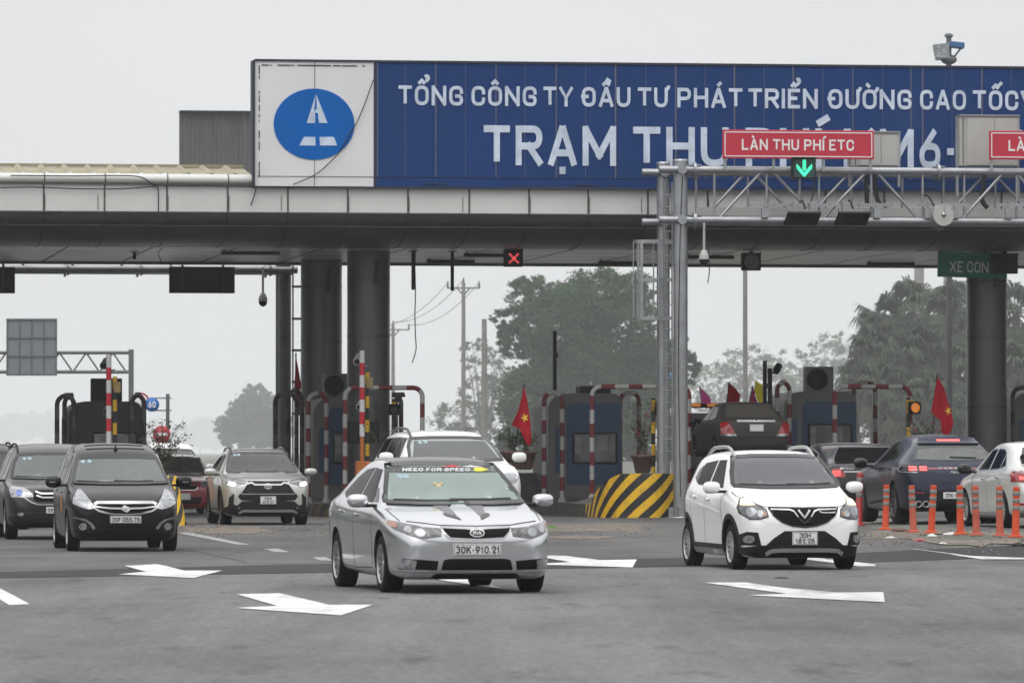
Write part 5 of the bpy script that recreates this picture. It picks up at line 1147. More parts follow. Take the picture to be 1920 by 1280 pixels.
# navy SUV
sp = dict(L=4.70, W=1.925, r=.365, tw=.27, ax=(.92, 3.73), wr=.555, crown=.085, gap=.045, tumble=.085,
  top=[(0, .62), (.03, .78), (.12, .88), (.5, 1.0), (1.25, 1.08), (1.45, 1.18), (2.0, 1.48), (2.3, 1.57), (2.7, 1.61), (3.2, 1.60), (3.75, 1.54), (4.02, 1.46), (4.20, 1.34), (4.42, 1.165), (4.52, 1.09), (4.60, 1.02), (4.65, .90), (4.685, .76), (4.70, .62)],
  bot=[(0, .38), (.07, .25), (.2, .21), (3.9, .22), (4.4, .26), (4.62, .31), (4.69, .38), (4.70, .42)],
  belt=[(0, .62), (.12, .82), (.9, .98), (1.5, 1.03), (2.6, 1.06), (3.7, 1.10), (4.3, 1.08), (4.6, .98), (4.70, .62)],
  plan=[(0, .60), (.04, .74), (.12, .82), (.3, .89), (.9, .945), (2.2, .945), (3.3, .955), (3.9, .9625), (4.2, .945), (4.42, .90), (4.55, .86), (4.63, .81), (4.68, .74), (4.70, .66)])
P_NAVY = paint('navy', (.010, .014, .036), .3, .24, .03, .3, .35)
mac = tail('suv', 'navy blue SUV seen from behind with lit brake lamps, queueing by the orange posts', sp, P_NAVY, 1771, 102.5)
k = mac; k.wheels(spokes=10, rim=m_rimdark); k.mirrors(1.60, 1.09, m_gloss, out=.14, sz=(.12, .10, .09))
k.patch('rear_window', [(-.72, 1.15), (-.3, 1.135), (.3, 1.135), (.72, 1.15), (.62, 1.37), (.50, 1.445), (-.50, 1.445), (-.62, 1.37)], m_wtint, 'rear', .005, step=.07)
k.patch('dust_film', [(-.66, 1.165), (-.3, 1.15), (.3, 1.15), (.66, 1.165), (.58, 1.33), (.3, 1.355), (-.3, 1.355), (-.58, 1.33)], M('dusty_rear_glass', (.10, .105, .105), .35, 0, .25, 3), 'rear', .007, step=.07)
k.patch('spoiler', [(-.56, 1.42), (.56, 1.42), (.50, 1.51), (.3, 1.545), (-.3, 1.545), (-.50, 1.51)], P_NAVY, 'rear', .035, step=.07)
k.strip('brake_strip', [(-.21, 1.465), (.21, 1.465)], .026, m_brake, 'rear', .045)
k.patch('tail_light', [(.45, .985), (.62, 1.045), (.90, 1.06), (.945, .99), (.93, .93), (.70, .915), (.50, .94)], m_gloss, 'rear', .008, mirror=True, step=.04)
k.strip('light_band', [(-.50, .992), (.50, .992)], .022, m_redl, 'rear', .010)
for x0 in (.52, .70):
    for z0 in (.955, 1.0): k.patch('brake_lamp', [(x0, z0), (x0 + .13, z0), (x0 + .135, z0 + .028), (x0 + .005, z0 + .028)], m_brake, 'rear', .014, mirror=True, step=.05)
k.strip('tail_light_rim', [(.70, .92), (.93, .935), (.945, .99), (.905, 1.05)], .012, m_satin, 'rear', .012, mirror=True)
def rear_text(car, txt, x0, x1, z, h, mat, off=.014, t=.2, name='badge_lettering', skew=0.0):
    def f(X, Z, dy):
        p, n = car.hit('rear', X, Z); return p + n * (off + dy)
    mb = MB(); put_text(mb, txt, x0, x1, z, h, 0, t=t, thick=.003, flip=True, fn=f, skew=skew); return car.build(mb, name, mat)
rear_text(k, 'P O R S C H E', -.30, .30, .976, .032, m_satin, t=.15); rear_text(k, 'Macan', -.10, .10, .905, .045, m_satin, skew=.3, t=.13)
k.strip('tailgate_gap', [(-.60, 1.10), (-.585, .90), (-.545, .78), (-.44, .745), (.44, .745), (.545, .78), (.585, .90), (.60, 1.10)], .012, m_seamc, 'rear', .002)
k.patch('rear_bumper_skirt', [(-.84, .34), (-.60, .44), (-.5, .60), (.5, .60), (.60, .44), (.84, .34), (.80, .27), (.4, .24), (-.4, .24), (-.80, .27)], m_blackpl, 'rear', .006)
k.strip('bumper_crease', [(-.86, .68), (-.4, .66), (.4, .66), (.86, .68)], .02, P_NAVY, 'rear', .010)
for x in (.56, .69):
    for sx in (-1, 1):
        p, n = k.hit('rear', sx * x, .36); mb = MB(); mb.lathe([(.058, -.10), (.058, .05), (.048, .05), (.046, -.06), (0, -.06)], (sx * x, p.y, .36), 'y', 20); k.build(mb, 'exhaust_tip', m_satin)
k.patch('reflector', [(.60, .545), (.78, .56), (.78, .585), (.60, .57)], m_redl, 'rear', .012, mirror=True)
k.plate(['37K|126.36'[:8]], .515, 'rear', (.50, .115), off=.02) if False else None
p, n = k.hit('rear', 0, .515); mb = MB(); yy = max(k.hit('rear', d, .515)[0].y for d in (-.25, 0, .25)) + .02; mb.bevbox((0, yy, .515), (.50, .016, .115), .005); o = k.build(mb, 'number_plate', m_plate)
mb = MB(); put_text(mb, '37K-126.', -.21 + .11, .21, .480, .07, yy + .0085, t=.19, thick=.003, flip=True); k.build(mb, 'characters', m_ink, o)
k.strip('wiper', [(-.42, 1.175), (-.05, 1.185), (.06, 1.19)], .022, m_blackpl, 'rear', .018)
k.side_windows([[(1.85, 1.10), (2.62, 1.12), (2.62, 1.47), (2.2, 1.45)], [(2.70, 1.12), (3.35, 1.14), (3.62, 1.20), (3.40, 1.36), (3.1, 1.44), (2.70, 1.47)]], None, m_gloss)
k.seams([[(1.5, .36), (1.52, 1.0)], [(2.66, .34), (2.66, 1.06)], [(3.28, .45), (3.45, .75), (3.52, 1.08)]]); k.handles([(2.45, .96), (3.35, .99)], P_NAVY); k.strip('side_blade', [(1.55 - k.L / 2, .36), (2.5 - k.L / 2, .40), (3.2 - k.L / 2, .46)], .05, m_blackpl, 'side', .010, sgn=1); k.strip('side_blade', [(1.55 - k.L / 2, .36), (2.5 - k.L / 2, .40), (3.2 - k.L / 2, .46)], .05, m_blackpl, 'side', .010, sgn=-1)
# pale sedan at the right edge
def sedan_spec(L, W, H, r, ax, trunk=1.02):
    return dict(L=L, W=W, r=r, tw=.20, ax=ax, wr=W / 2 - .28, crown=.05, tumble=.06,
      top=[(0, .55), (.03, .66), (.12, .73), (.35, .80), (.8, .90), (1.15, .965), (1.30, 1.04), (1.95, 1.37 * H / 1.46), (2.2, H - .02), (2.6, H), (3.05, H - .02), (3.35, H - .09), (L - .55, trunk + .06), (L - .42, trunk + .02), (L - .10, trunk), (L - .05, trunk - .05), (L - .02, trunk - .22), (L - .005, .66), (L, .60)],
      bot=[(0, .33), (.07, .2), (.2, .16), (L - .6, .19), (L - .2, .24), (L - .03, .30), (L, .40)], belt=[(0, .55), (.14, .68), (.9, .86), (1.3, .90), (2.6, .94), (3.5, .97), (L - .3, trunk - .05), (L, .60)],
      plan=[(0, W / 2 - .32), (.04, W / 2 - .19), (.12, W / 2 - .11), (.32, W / 2 - .045), (.9, W / 2), (2.2, W / 2), (L - .9, W / 2 - .005), (L - .45, W / 2 - .04), (L - .2, W / 2 - .085), (L - .08, W / 2 - .14), (L - .02, W / 2 - .20), (L, W / 2 - .28)])
P_PALE = paint('pale_silver', (.60, .60, .585), .25, .3, .10)
vi = tail('sedan', 'pale silver sedan at the right edge showing its flank and red tail lamp', sedan_spec(4.42, 1.73, 1.475, .31, (.92, 3.47), 1.06), P_PALE, 1969, 96.3, yaw=R(189.5))
k = vi; k.wheels(spokes=10, rim=m_satin); k.mirrors(1.52, 1.0, m_gloss, out=.14, sz=(.125, .09, .085))
k.patch('tail_light', [(.50, .80), (.48, .88), (.62, .94), (.80, .965), (.845, .90), (.82, .79), (.66, .77)], m_redl, 'rear', .008, mirror=True, step=.04); k.patch('brake_lamp', [(.60, .82), (.60, .86), (.74, .88), (.74, .83)], m_brake, 'rear', .014, mirror=True); k.strip('tail_light_rim', [(.52, .87), (.64, .925), (.80, .95)], .012, m_chrome, 'rear', .013, mirror=True)
k.patch('tail_light', [(3.98 - k.L / 2, .87), (4.02 - k.L / 2, .95), (4.25 - k.L / 2, .97), (4.24 - k.L / 2, .80), (4.12 - k.L / 2, .80)], m_redl, 'side', .008, sgn=1); k.patch('tail_light', [(3.98 - k.L / 2, .87), (4.02 - k.L / 2, .95), (4.25 - k.L / 2, .97), (4.24 - k.L / 2, .80), (4.12 - k.L / 2, .80)], m_redl, 'side', .008, sgn=-1)
k.patch('rear_window', [(-.62, 1.09), (.62, 1.09), (.53, 1.36), (-.53, 1.36)], m_wtint, 'rear', .005, step=.08)
k.patch('rear_reflector', [(.55, .38), (.78, .40), (.77, .44), (.56, .42)], m_redl, 'rear', .010, mirror=True); k.plate(['', ''], .66, 'rear')
k.side_windows([[(1.68, .985), (2.42, .99), (2.42, 1.335), (2.06, 1.315)], [(2.50, .99), (3.12, 1.01), (3.12, 1.27), (2.9, 1.325), (2.50, 1.34)], [(3.17, 1.015), (3.46, 1.06), (3.17, 1.24)]], None, m_chrome)
k.seams([[(1.42, .30), (1.44, .93)], [(2.46, .26), (2.46, .96)], [(3.12, .32), (3.25, .6), (3.4, .8), (3.42, 1.0)], [(1.45, .27), (2.4, .25), (3.1, .27)]]); k.handles([(2.25, .83), (3.18, .86)], m_chrome)
# black limousine
P_LIMO = paint('limo_black', (.006, .006, .007), .1, .2, .02, .3)
ma = tail('sedan', 'glossy black limousine queueing between the white hatchback and the navy SUV', sedan_spec(5.2, 1.9, 1.49, .34, (.95, 4.10), 1.08), P_LIMO, 1617, 113.2)
k = ma; k.wheels(spokes=10, rim=m_rimdark); k.mirrors(1.52, 1.0)
k.patch('rear_window', [(-.68, 1.13), (.68, 1.13), (.57, 1.39), (.3, 1.41), (-.3, 1.41), (-.57, 1.39)], m_win, 'rear', .005, step=.08); k.strip('brake_strip', [(-.19, 1.375), (.19, 1.375)], .028, m_brake, 'rear', .012)
k.strip('rear_window_trim', [(-.68, 1.13), (-.70, 1.20), (-.59, 1.40), (.59, 1.40), (.70, 1.20), (.68, 1.13)], .012, m_satin, 'rear', .008)
k.patch('tail_light', [(.60, .80), (.56, .86), (.70, .99), (.80, .96), (.84, .82)], m_redl, 'rear', .008, mirror=True, step=.04)
for z0 in (.83, .87, .91): k.strip('brake_lamp', [(.66, z0 + .02), (.80, z0)], .018, m_brake, 'rear', .014, mirror=True)
rear_text(k, 'MAYBACH', .40, .66, .955, .032, m_chrome); k.strip('boot_trim', [(-.60, .915), (.60, .915)], .030, m_chrome, 'rear', .012); k.plate(['', ''], .72, 'rear')
k.side_windows([[(1.68, .985), (2.55, .99), (2.55, 1.35), (2.1, 1.32)], [(2.63, .99), (3.5, 1.01), (3.7, 1.06), (3.4, 1.27), (2.63, 1.36)]], None, m_satin)
# dusty sedan on the truck
P_DUST = paint('dusty_black', (.022, .020, .018), .1, .6, .35, 0, .3)
TZ = 1.27
se = tail('sedan', 'dusty black old sedan riding on the flatbed recovery truck', sedan_spec(4.42, 1.70, 1.42, .30, (.90, 3.50), 1.0), P_DUST, 1405, 132.6, TZ, grp='cars queueing into the toll lanes')
k = se; k.wheels(spokes=6, rim=m_rimdark); k.mirrors(1.5, .97)
k.patch('rear_window', [(-.62, 1.05), (.62, 1.05), (.50, 1.345), (-.50, 1.345)], M('dust_covered_glass', (.045, .040, .033), .8, 0, .12, 3), 'rear', .005, step=.08)
k.patch('tail_light', [(.50, .66), (.58, .66), (.80, .66), (.80, .90), (.74, .935), (.64, .93), (.60, .86)], m_redl, 'rear', .008, mirror=True, step=.05); k.patch('reversing_lamp', [(.46, .61), (.50, .66), (.80, .66), (.80, .61)], m_lens, 'rear', .010, mirror=True)
k.strip('boot_trim', [(-.45, .955), (.45, .955)], .042, m_satin, 'rear', .012); badge_oval(k, 0, .957, .045, .018, None, 'rear', .018)
k.strip('bumper_crease', [(-.80, .595), (.80, .595)], .02, P_DUST, 'rear', .012); k.plate(['', ''], .80, 'rear')
k.side_windows([[(1.68, .985), (2.42, .99), (2.42, 1.30), (2.06, 1.28)], [(2.50, .99), (3.12, 1.01), (3.3, 1.05), (2.9, 1.28), (2.50, 1.30)]])
# recovery truck under it
def truck():
    q = PA + R(180); c = Vector(axle(1386, 134.0, 0)); tr = thing('recovery_truck', 'flatbed recovery truck with an amber light bar, carrying the dusty sedan', 'truck', (c.x, c.y, zg(c.x, c.y)), R(182.3)); S = ROOTM[tr.name]
    my = M('truck_body', (.05, .05, .055), .6, .1, .2, 2); mk = m_blackpl
    mb = MB(); mb.bevbox((0, -1.6, 1.12), (2.1, 6.6, .16), .02); mb.box((0, -1.6, .92), (.9, 8.4, .22)); mb.box((-1.02, -1.6, 1.24), (.06, 6.6, .12)); mb.box((1.02, -1.6, 1.24), (.06, 6.6, .12)); mb.build('flatbed', my, tr, S)
    mb = MB(); mb.prism([(-7.9, .55), (-5.3, .55), (-5.3, 2.36), (-6.9, 2.40), (-7.6, 1.65), (-7.9, 1.5)], -1.0, 1.0, 'x'); mb.build('cab', paint('truck_white', (.10, .10, .11), 0, .4, .3), tr, S)
    mb = MB(); mb.box((0, -5.29, 1.95), (1.5, .03, .5)); mb.build('cab_rear_window', m_win, tr, S)
    mb = MB(); mb.box((0, -5.9, 2.44), (.5, .1, .12)); mb.bevbox((0, -5.9, 2.55), (1.5, .3, .12), .04); lb = mb.build('light_bar', mk, tr, S)
    for x in (-.62, -.2, .2, .62): mb = MB(); mb.bevbox((x, -5.73, 2.56), (.26, .05, .08), .01); mb.build('beacon', M('amber_beacon', (.55, .20, .04), .25, 0, .2, 9, emit=(1, .35, .05, .25)), lb, S)
    for sx in (-1, 1):
        mb = MB(); mb.box((sx * 1.05, -5.2, 1.9), (.05, .05, .9)); mb.bevbox((sx * 1.08, -5.15, 2.26), (.16, .07, .2), .02); mb.build('marker_post', mk, tr, S)
        mb = MB(); mb.bevbox((sx * 1.08, -5.10, 2.26), (.12, .04, .15), .015); mb.build('marker_lamp', M('amber_marker', (.8, .3, .05), .3, emit=(1, .42, .06, 1.0)), tr, S)
        for y in (.7, -.5, -6.6):
            mb = MB(); mb.lathe([(.2, sx * .9), (.38, sx * .9), (.42, sx * .84), (.42, sx * .66), (.36, sx * .6), (.2, sx * .6)], (0, y, .42), 'x', 28); mb.lathe([(0, sx * .86), (.21, sx * .86)], (0, y, .42), 'x', 16, 1); mb.build('wheel', [m_tyre, m_satin], tr, S)
    return tr, S
TR, TRS = truck()
# ================================================================ TOLL ISLANDS, BOOTHS, GANTRIES, SIGNS
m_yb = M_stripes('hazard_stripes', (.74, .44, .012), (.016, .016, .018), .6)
m_ybk = M_stripes('shaded_hazard_stripes', (.075, .055, .02), (.018, .018, .020), .85)  # hazard stripes with the shade on the island walls put into their colours
m_rw = M_stripes('red_white_bands', (.42, .42, .40), (.16, .010, .018), .4)
m_shadepipe = M_stripes('shaded_red_white_bands', (.075, .072, .07), (.035, .012, .014), .4)  # red and white bands darkened in colour for pipes standing in shadow
m_isl = M('island_concrete', (.13, .125, .118), .9, 0, .25, 1.5, .2, dirt=.5)
m_booth = M('booth_grey', (.135, .135, .13), .55, 0, .12, 1.2, dirt=.5)
m_boothblue = M('booth_blue', (.020, .062, .130), .5, 0, .12, 1.5, dirt=.35)
m_boothshade = M('shaded_booth', (.020, .020, .021), .6, 0, .25, 1.5, dirt=.3)  # near-black colour holds the shadow the left booth stands in
m_galv = M('galvanised_steel', (.34, .35, .365), .38, .75, .14, 3.0, dirt=.12)
m_galvd = M('weathered_steel', (.13, .135, .14), .55, .4, .15, 3.0)
m_dark = M('dark_casing', (.012, .0125, .013), .6, 0, .2, 4, spec=.25)
m_cab = M('cabinet_grey', (.40, .40, .385), .5, 0, .06, 2, dirt=.1)
m_bglass = M('booth_glass', (.13, .14, .14), .06, 0, .5, 2, spec=.8)
def island(label, uc, v0=-2.0, half=1.12, zb=0.0, tall=1.02, v1=15.0, wall=None):
    r = pthing('toll_island', label, 'traffic island', uc, v0, zb, 'toll islands')
    out = []                                              # plan outline with running length
    for k in range(25): out.append((uc - half, v1 - (v1 - (v0 + 1.7)) * k / 24))
    for k in range(1, 20): a = math.pi * k / 20; out.append((uc - half * math.cos(a), v0 + 1.7 - 1.7 * math.sin(a)))
    for k in range(25): out.append((uc + half, (v0 + 1.7) + (v1 - (v0 + 1.7)) * k / 24))
    def H(v, left=False): return .30 + (tall - .30) * (1 - min(1, max(0, (v - v0 - .35) / 1.9 if left else (v - v0 - 2.4) / 4.2)))
    mb = MB(); s = 0; vs = []; at_ = []; top = []
    for i, p in enumerate(out):
        if i: s += math.dist(p, out[i - 1])
        h = H(p[1], i <= len(out) // 2)
        for t in (0, .25, .5, .75, 1): vs.append((p[0] * 1.0, p[1], zb - .05 + (h + .05) * t)); at_.append((s * .95 - h * t * 1.15) / .50)
        top.append((p[0], p[1], zb + h))
    n = len(out); mb.add(vs, [(5 * i + j, 5 * i + 5 + j, 5 * i + 6 + j, 5 * i + 1 + j) for i in range(n - 1) for j in range(4)], 0, False, at_)
    mb.m = [1 if mb.v[f[0]].y > v0 + 3.4 else 0 for f in mb.f]; mb.build('kerb_wall', [wall or m_yb, m_ybk], r, PLM)  # rear stretch of wall takes the stripes with shade in their colour
    mb = MB(); L = top[:n // 2]; Rr = [t for t in reversed(top)][:n // 2]; q = L + Rr; m = len(L)
    C = [(uc, p[1], zb + H(p[1])) for p in L]; q = L + C + Rr; mb.add(q, [(i + k, i + m + k, i + 1 + m + k, i + 1 + k) for i in range(m - 1) for k in (0, m)]); mb.build('deck', m_isl, r, PLM)
    return r
def guard(px0, px1, ytop, v, zbase, mat, label, r=.057, name='pipe_guard', band=.66, grp='pipe guards round the booths', dv=0.0, off=0.0):
    a, b = pv(px0, ytop, v), pv(px1, ytop, v); zt = a[2] - r; R_ = .22; u0, u1 = a[0], b[0]
    P = [(u0, v, zbase + (zt - R_ - zbase) * k / 16) for k in range(17)]
    P += [(u0 + R_ - R_ * math.cos(q), v + dv * .1, zt - R_ + R_ * math.sin(q)) for q in [R(90 * k / 6) for k in range(1, 7)]]
    P += [(u0 + R_ + (u1 - u0 - 2 * R_) * k / 14, v + dv * k / 14, zt) for k in range(1, 14)]
    P += [(u1 - R_ + R_ * math.sin(q), v + dv, zt - R_ + R_ * math.cos(q)) for q in [R(90 * k / 6) for k in range(0, 7)]]
    P += [(u1, v + dv, zt - R_ - (zt - R_ - zbase) * k / 16) for k in range(1, 17)]
    at_ = []; s = off
    # resample finely so that the bands end crisply
    Q = []; 
    for i in range(len(P) - 1):
        a_, b_ = Vector(P[i]), Vector(P[i + 1]); n = max(1, int((b_ - a_).length / .05)); Q += [a_ + (b_ - a_) * j / n for j in range(n)]
    Q.append(Vector(P[-1]))
    for i, p in enumerate(Q):
        if i: s += (p - Q[i - 1]).length
        at_.append(s / band)
    mb = MB(); mb.tube(Q, r, 12, attr=at_)
    mb.lathe([(r * 2.1, 0), (r * 1.1, .12)], (u0, v, zbase), 'z', 12); mb.lathe([(r * 2.1, 0), (r * 1.1, .12)], (u1, v + dv, zbase), 'z', 12)
    base = PW(u0, v, zbase); o = mb.build(name, mat, None, PLM, base=base); return tag(o, label, 'pipe guard', grp)
def booth(label, px0, px1, ytop, v, zb, body, blue, win, ac=None, depth=2.6, name='toll_booth'):
    a, b = pv(px0, ytop, v), pv(px1, ytop, v); u0, u1, zt = a[0], b[0], a[2]; rr = .42
    r = pthing(name, label, 'toll booth', (u0 + u1) / 2, v, zb, 'toll booths')
    P = [(u0 + .06, zb)] + [(u0, zb + .5), (u0, zt - rr)] + [(u0 + rr - rr * math.cos(q), zt - rr + rr * math.sin(q)) for q in [R(90 * k / 7) for k in range(1, 8)]]
    P += [(u1 - .22 + .22 * math.sin(q), zt - .22 + .22 * math.cos(q)) for q in [R(90 * k / 5) for k in range(0, 6)]] + [(u1, zb + .5), (u1, zb)]
    mb = MB(); mb.prism(P, v, v + depth); mb.build('shell', body, r, PLM, sharp=30)
    w = u1 - u0; z0, z1 = zb + .42, zt - .24
    mb = MB(); x0 = u0 + .25 * w
    mb.prism([(x0, z0), (x0, z1 - .12), (x0 + .1, z1), (u1 - .06, z1), (u1 - .02, z1 - .06), (u1 - .02, z0)], v - .02, v + .03); fp = mb.build('front_panel', blue, r, PLM)
    if win:
        wx0, wx1, wz0, wz1 = u0 + .34 * w, u1 - .08 * w, zb + .95, zb + 1.66
        mb = MB(); mb.bevbox(((wx0 + wx1) / 2, v - .02, (wz0 + wz1) / 2), (wx1 - wx0 + .06, .05, wz1 - wz0 + .06), .04); f = mb.build('window', m_dark, r, PLM)
        mb = MB(); mb.bevbox(((wx0 + wx1) / 2, v - .035, (wz0 + wz1) / 2), (wx1 - wx0 - .02, .04, wz1 - wz0 - .02), .03); mb.build('pane', m_bglass, f, PLM)
        mb = MB(); mb.box((wx0 + .10, v - .058, wz1 - .28), (.14, .008, .42)); mb.build('notice', M('pale_notice', (.22, .23, .22), .7, 0, .2, 5), f, PLM); mb = MB(); mb.box((wx0 + (wx1 - wx0) * .68, v - .058, wz1 - .24), (.26, .008, .36)); mb.build('notice', M('pale_notice', (.22, .23, .22), .7, 0, .2, 5), f, PLM)
        mb = MB(); mb.box((u0 + .14 * w, v - .012, zb + 1.25), (.16, .03, 1.1)); mb.build('side_flash', blue, r, PLM)
    mb = MB(); mb.box(((u0 + u1) / 2, v - .01, zb + .05), (w - .1, .06, .10)); mb.build('plinth', m_isl, r, PLM)
    if ac:
        c0, c1 = pv(ac[0], ac[1], v + .2), pv(ac[2], ac[3], v + .2); cx, cz = (c0[0] + c1[0]) / 2, (c0[2] + c1[2]) / 2; aw, ah = c1[0] - c0[0], c0[2] - c1[2]
        q = pthing('air_conditioner', ac[4], 'air conditioner', cx, v + .2, cz - ah / 2, 'air conditioners on the booths')
        mb = MB(); mb.bevbox((cx, v + .35, cz), (aw, .32, ah), .02); mb.build('casing', ac[5] if len(ac) > 5 else m_dark, q, PLM)
        mb = MB(); mb.lathe([(ah * .40, .0), (ah * .42, -.02), (ah * .38, -.02)], (cx - aw * .08, v + .19, cz), 'y', 24); mb.lathe([(0, -.004), (ah * .38, -.004)], (cx - aw * .08, v + .185, cz), 'y', 24)
        for k_ in range(3): rad = ah * (.12 + .1 * k_); mb.lathe([(rad, -.016), (rad + .008, -.02), (rad + .016, -.016)], (cx - aw * .08, v + .186, cz), 'y', 20)
        mb.build('fan_grille', m_well, q, PLM)
        mb = MB(); mb.box((cx - aw * .3, v + .35, cz - ah / 2 - .04), (.05, .3, .08)); mb.box((cx + aw * .3, v + .35, cz - ah / 2 - .04), (.05, .3, .08)); mb.build('bracket', m_dark, q, PLM)
    return r
def ucen(px, v): return pv(px, 848, v)[0]
G2 = .22
# islands
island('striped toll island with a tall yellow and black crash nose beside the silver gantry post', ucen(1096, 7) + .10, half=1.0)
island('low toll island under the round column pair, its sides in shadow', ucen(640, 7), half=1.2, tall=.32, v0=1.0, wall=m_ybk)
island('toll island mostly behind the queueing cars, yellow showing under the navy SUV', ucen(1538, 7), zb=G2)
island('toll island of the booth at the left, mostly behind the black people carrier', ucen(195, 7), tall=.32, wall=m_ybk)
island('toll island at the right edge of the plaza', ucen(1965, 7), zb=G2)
def crash_block():
    g = ground(300, 985); r = thing('crash_block', 'slanted concrete crash block painted with bold yellow and black diagonal stripes', 'crash barrier', g, R(4), 'toll islands'); S = ROOTM[r.name]
    mb = MB(); n = 14; vs = []; at_ = []
    for k in range(n + 1):
        a = math.pi * k / n; x, y = -.55 * math.cos(a), -.6 * math.sin(a)
        for t in (0, .25, .5, .75, 1):
            sc = 1 - .35 * t; vs.append((x * sc, y * sc + .5 * t, 1.02 * t)); at_.append((k / n * 1.7 - t * .95) / .42)
    n2 = n + 1; base = len(vs)
    for sx, i0 in ((-1, 0), (1, n)):
        pass
    mb.add(vs, [(5 * i + j, 5 * i + 5 + j, 5 * i + 6 + j, 5 * i + 1 + j) for i in range(n) for j in range(4)], 0, False, at_)
    bk = []; 
    for i in (0, n):
        for t in (0, .25, .5, .75, 1):
            sc = 1 - .35 * t; bk.append(((-.55 if i == 0 else .55) * sc, 3.2, 1.02 * t))
    q = [vs[j] for j in range(5)] + bk[:5]; mb.add(q, [(j, j + 1, j + 6, j + 5) for j in range(4)], 0, False, [(-.2 - j * .24) / .42 for j in range(5)] + [(-3 - j * .24) / .42 for j in range(5)])
    q = [vs[5 * n + j] for j in range(5)] + bk[5:]; mb.add(q, [(j, j + 5, j + 6, j + 1) for j in range(4)], 0, False, [(1.7 - j * .24) / .42 for j in range(5)] + [(4.4 - j * .24) / .42 for j in range(5)])
    mb.build('striped_wall', m_yb, r, S)
    mb = MB(); tp = [vs[5 * i + 4] for i in range(n + 1)] + [bk[9], bk[4]]; mb.add(tp, [tuple(range(len(tp)))]); mb.build('cap', m_isl, r, S)
crash_block()
# booths
booth('blue and grey toll booth with a wide window, standing on the striped island', 1028, 1166, 737, 7.0, .30, m_booth, m_boothblue, True)
booth('shadowed blue toll booth squeezed between the two round columns', 588, 700, 745, 7.6, .30, m_booth, m_boothblue, True, (607, 700, 652, 745, 'air conditioner on the booth between the round columns', m_galvd))
booth('blue toll booth with a big air conditioner on its roof, behind the black limousine', 1470, 1606, 734, 7.0, .30 + G2, m_booth, m_boothblue, True, (1510, 687, 1563, 735, 'grey air conditioner on top of the booth behind the limousine', m_galvd))
booth('shaded dark toll booth behind the black people carrier', 128, 266, 752, 7.0, .30, m_boothshade, m_boothshade, True, (171, 709, 229, 752, 'black box shaped cooling unit on the shaded booth roof', m_dark))
booth('grey toll booth cut off by the right edge of the picture', 1898, 2034, 735, 7.0, .30 + G2, m_booth, m_boothblue, True)
mb = MB(); a = pv(1088, 723, 7.3); b = pv(1146, 738, 7.3); mb.bevbox(((a[0] + b[0]) / 2, 7.7, (a[2] + b[2]) / 2), (b[0] - a[0], .7, a[2] - b[2]), .03); tag(mb.build('roof_box', m_dark, None, PLM, base=PW(a[0], 7.3, b[2])), 'flat dark box lying on the roof of the booth with the striped island', 'equipment box')
# pipe guards
guard(1110, 1292, 720, 3.0, .38, m_rw, 'tall red and white pipe arch before the striped-island booth', off=.18)
guard(1020, 1054, 731, 6.3, .30, m_rw, 'narrow red and white pipe loop at the left corner of the striped-island booth')
guard(1163, 1198, 731, 8.8, .30, m_rw, 'narrow pipe loop at the right corner of the striped-island booth')
guard(647, 792, 722, 4.0, .40, m_rw, 'red and white pipe arch in front of the front round column', off=.3)
guard(578, 612, 733, 6.6, .30, m_rw, 'shadowed red and white pipe loop beside the booth between the columns', off=.2)
guard(516, 556, 733, 8.5, .30, m_shadepipe, 'dark pipe loop left of the booth between the columns'); guard(540, 566, 727, 9.4, .30, m_shadepipe, 'dark pipe loop nearest the red flag beside the grey steel post')
guard(742, 752, 735, 6.4, .30, m_shadepipe, 'dark pipe loop just right of the front round column')
guard(1565, 1706, 720, 3.4, .40 + G2, m_rw, 'red and white pipe arch carrying the lit amber signal', off=.3)
guard(1457, 1480, 711, 6.4, .30 + G2, m_rw, 'pipe loop at the left corner of the booth behind the limousine'); guard(1600, 1641, 713, 8.8, .30 + G2, m_rw, 'dark topped pipe loop at the right corner of the booth behind the limousine')
guard(1899, 1960, 722, 6.4, .30 + G2, m_shadepipe, 'dark pipe loop at the right edge of the picture')
guard(107, 139, 737, 6.2, .30, m_shadepipe, 'shaded pipe loop at the left corner of the shaded booth'); guard(121, 138, 736, 7.8, .30, m_shadepipe, 'second shaded pipe loop behind the left corner of the shaded booth'); guard(247, 270, 735, 6.2, .30, m_shadepipe, 'shaded pipe loop at the right corner of the shaded booth')
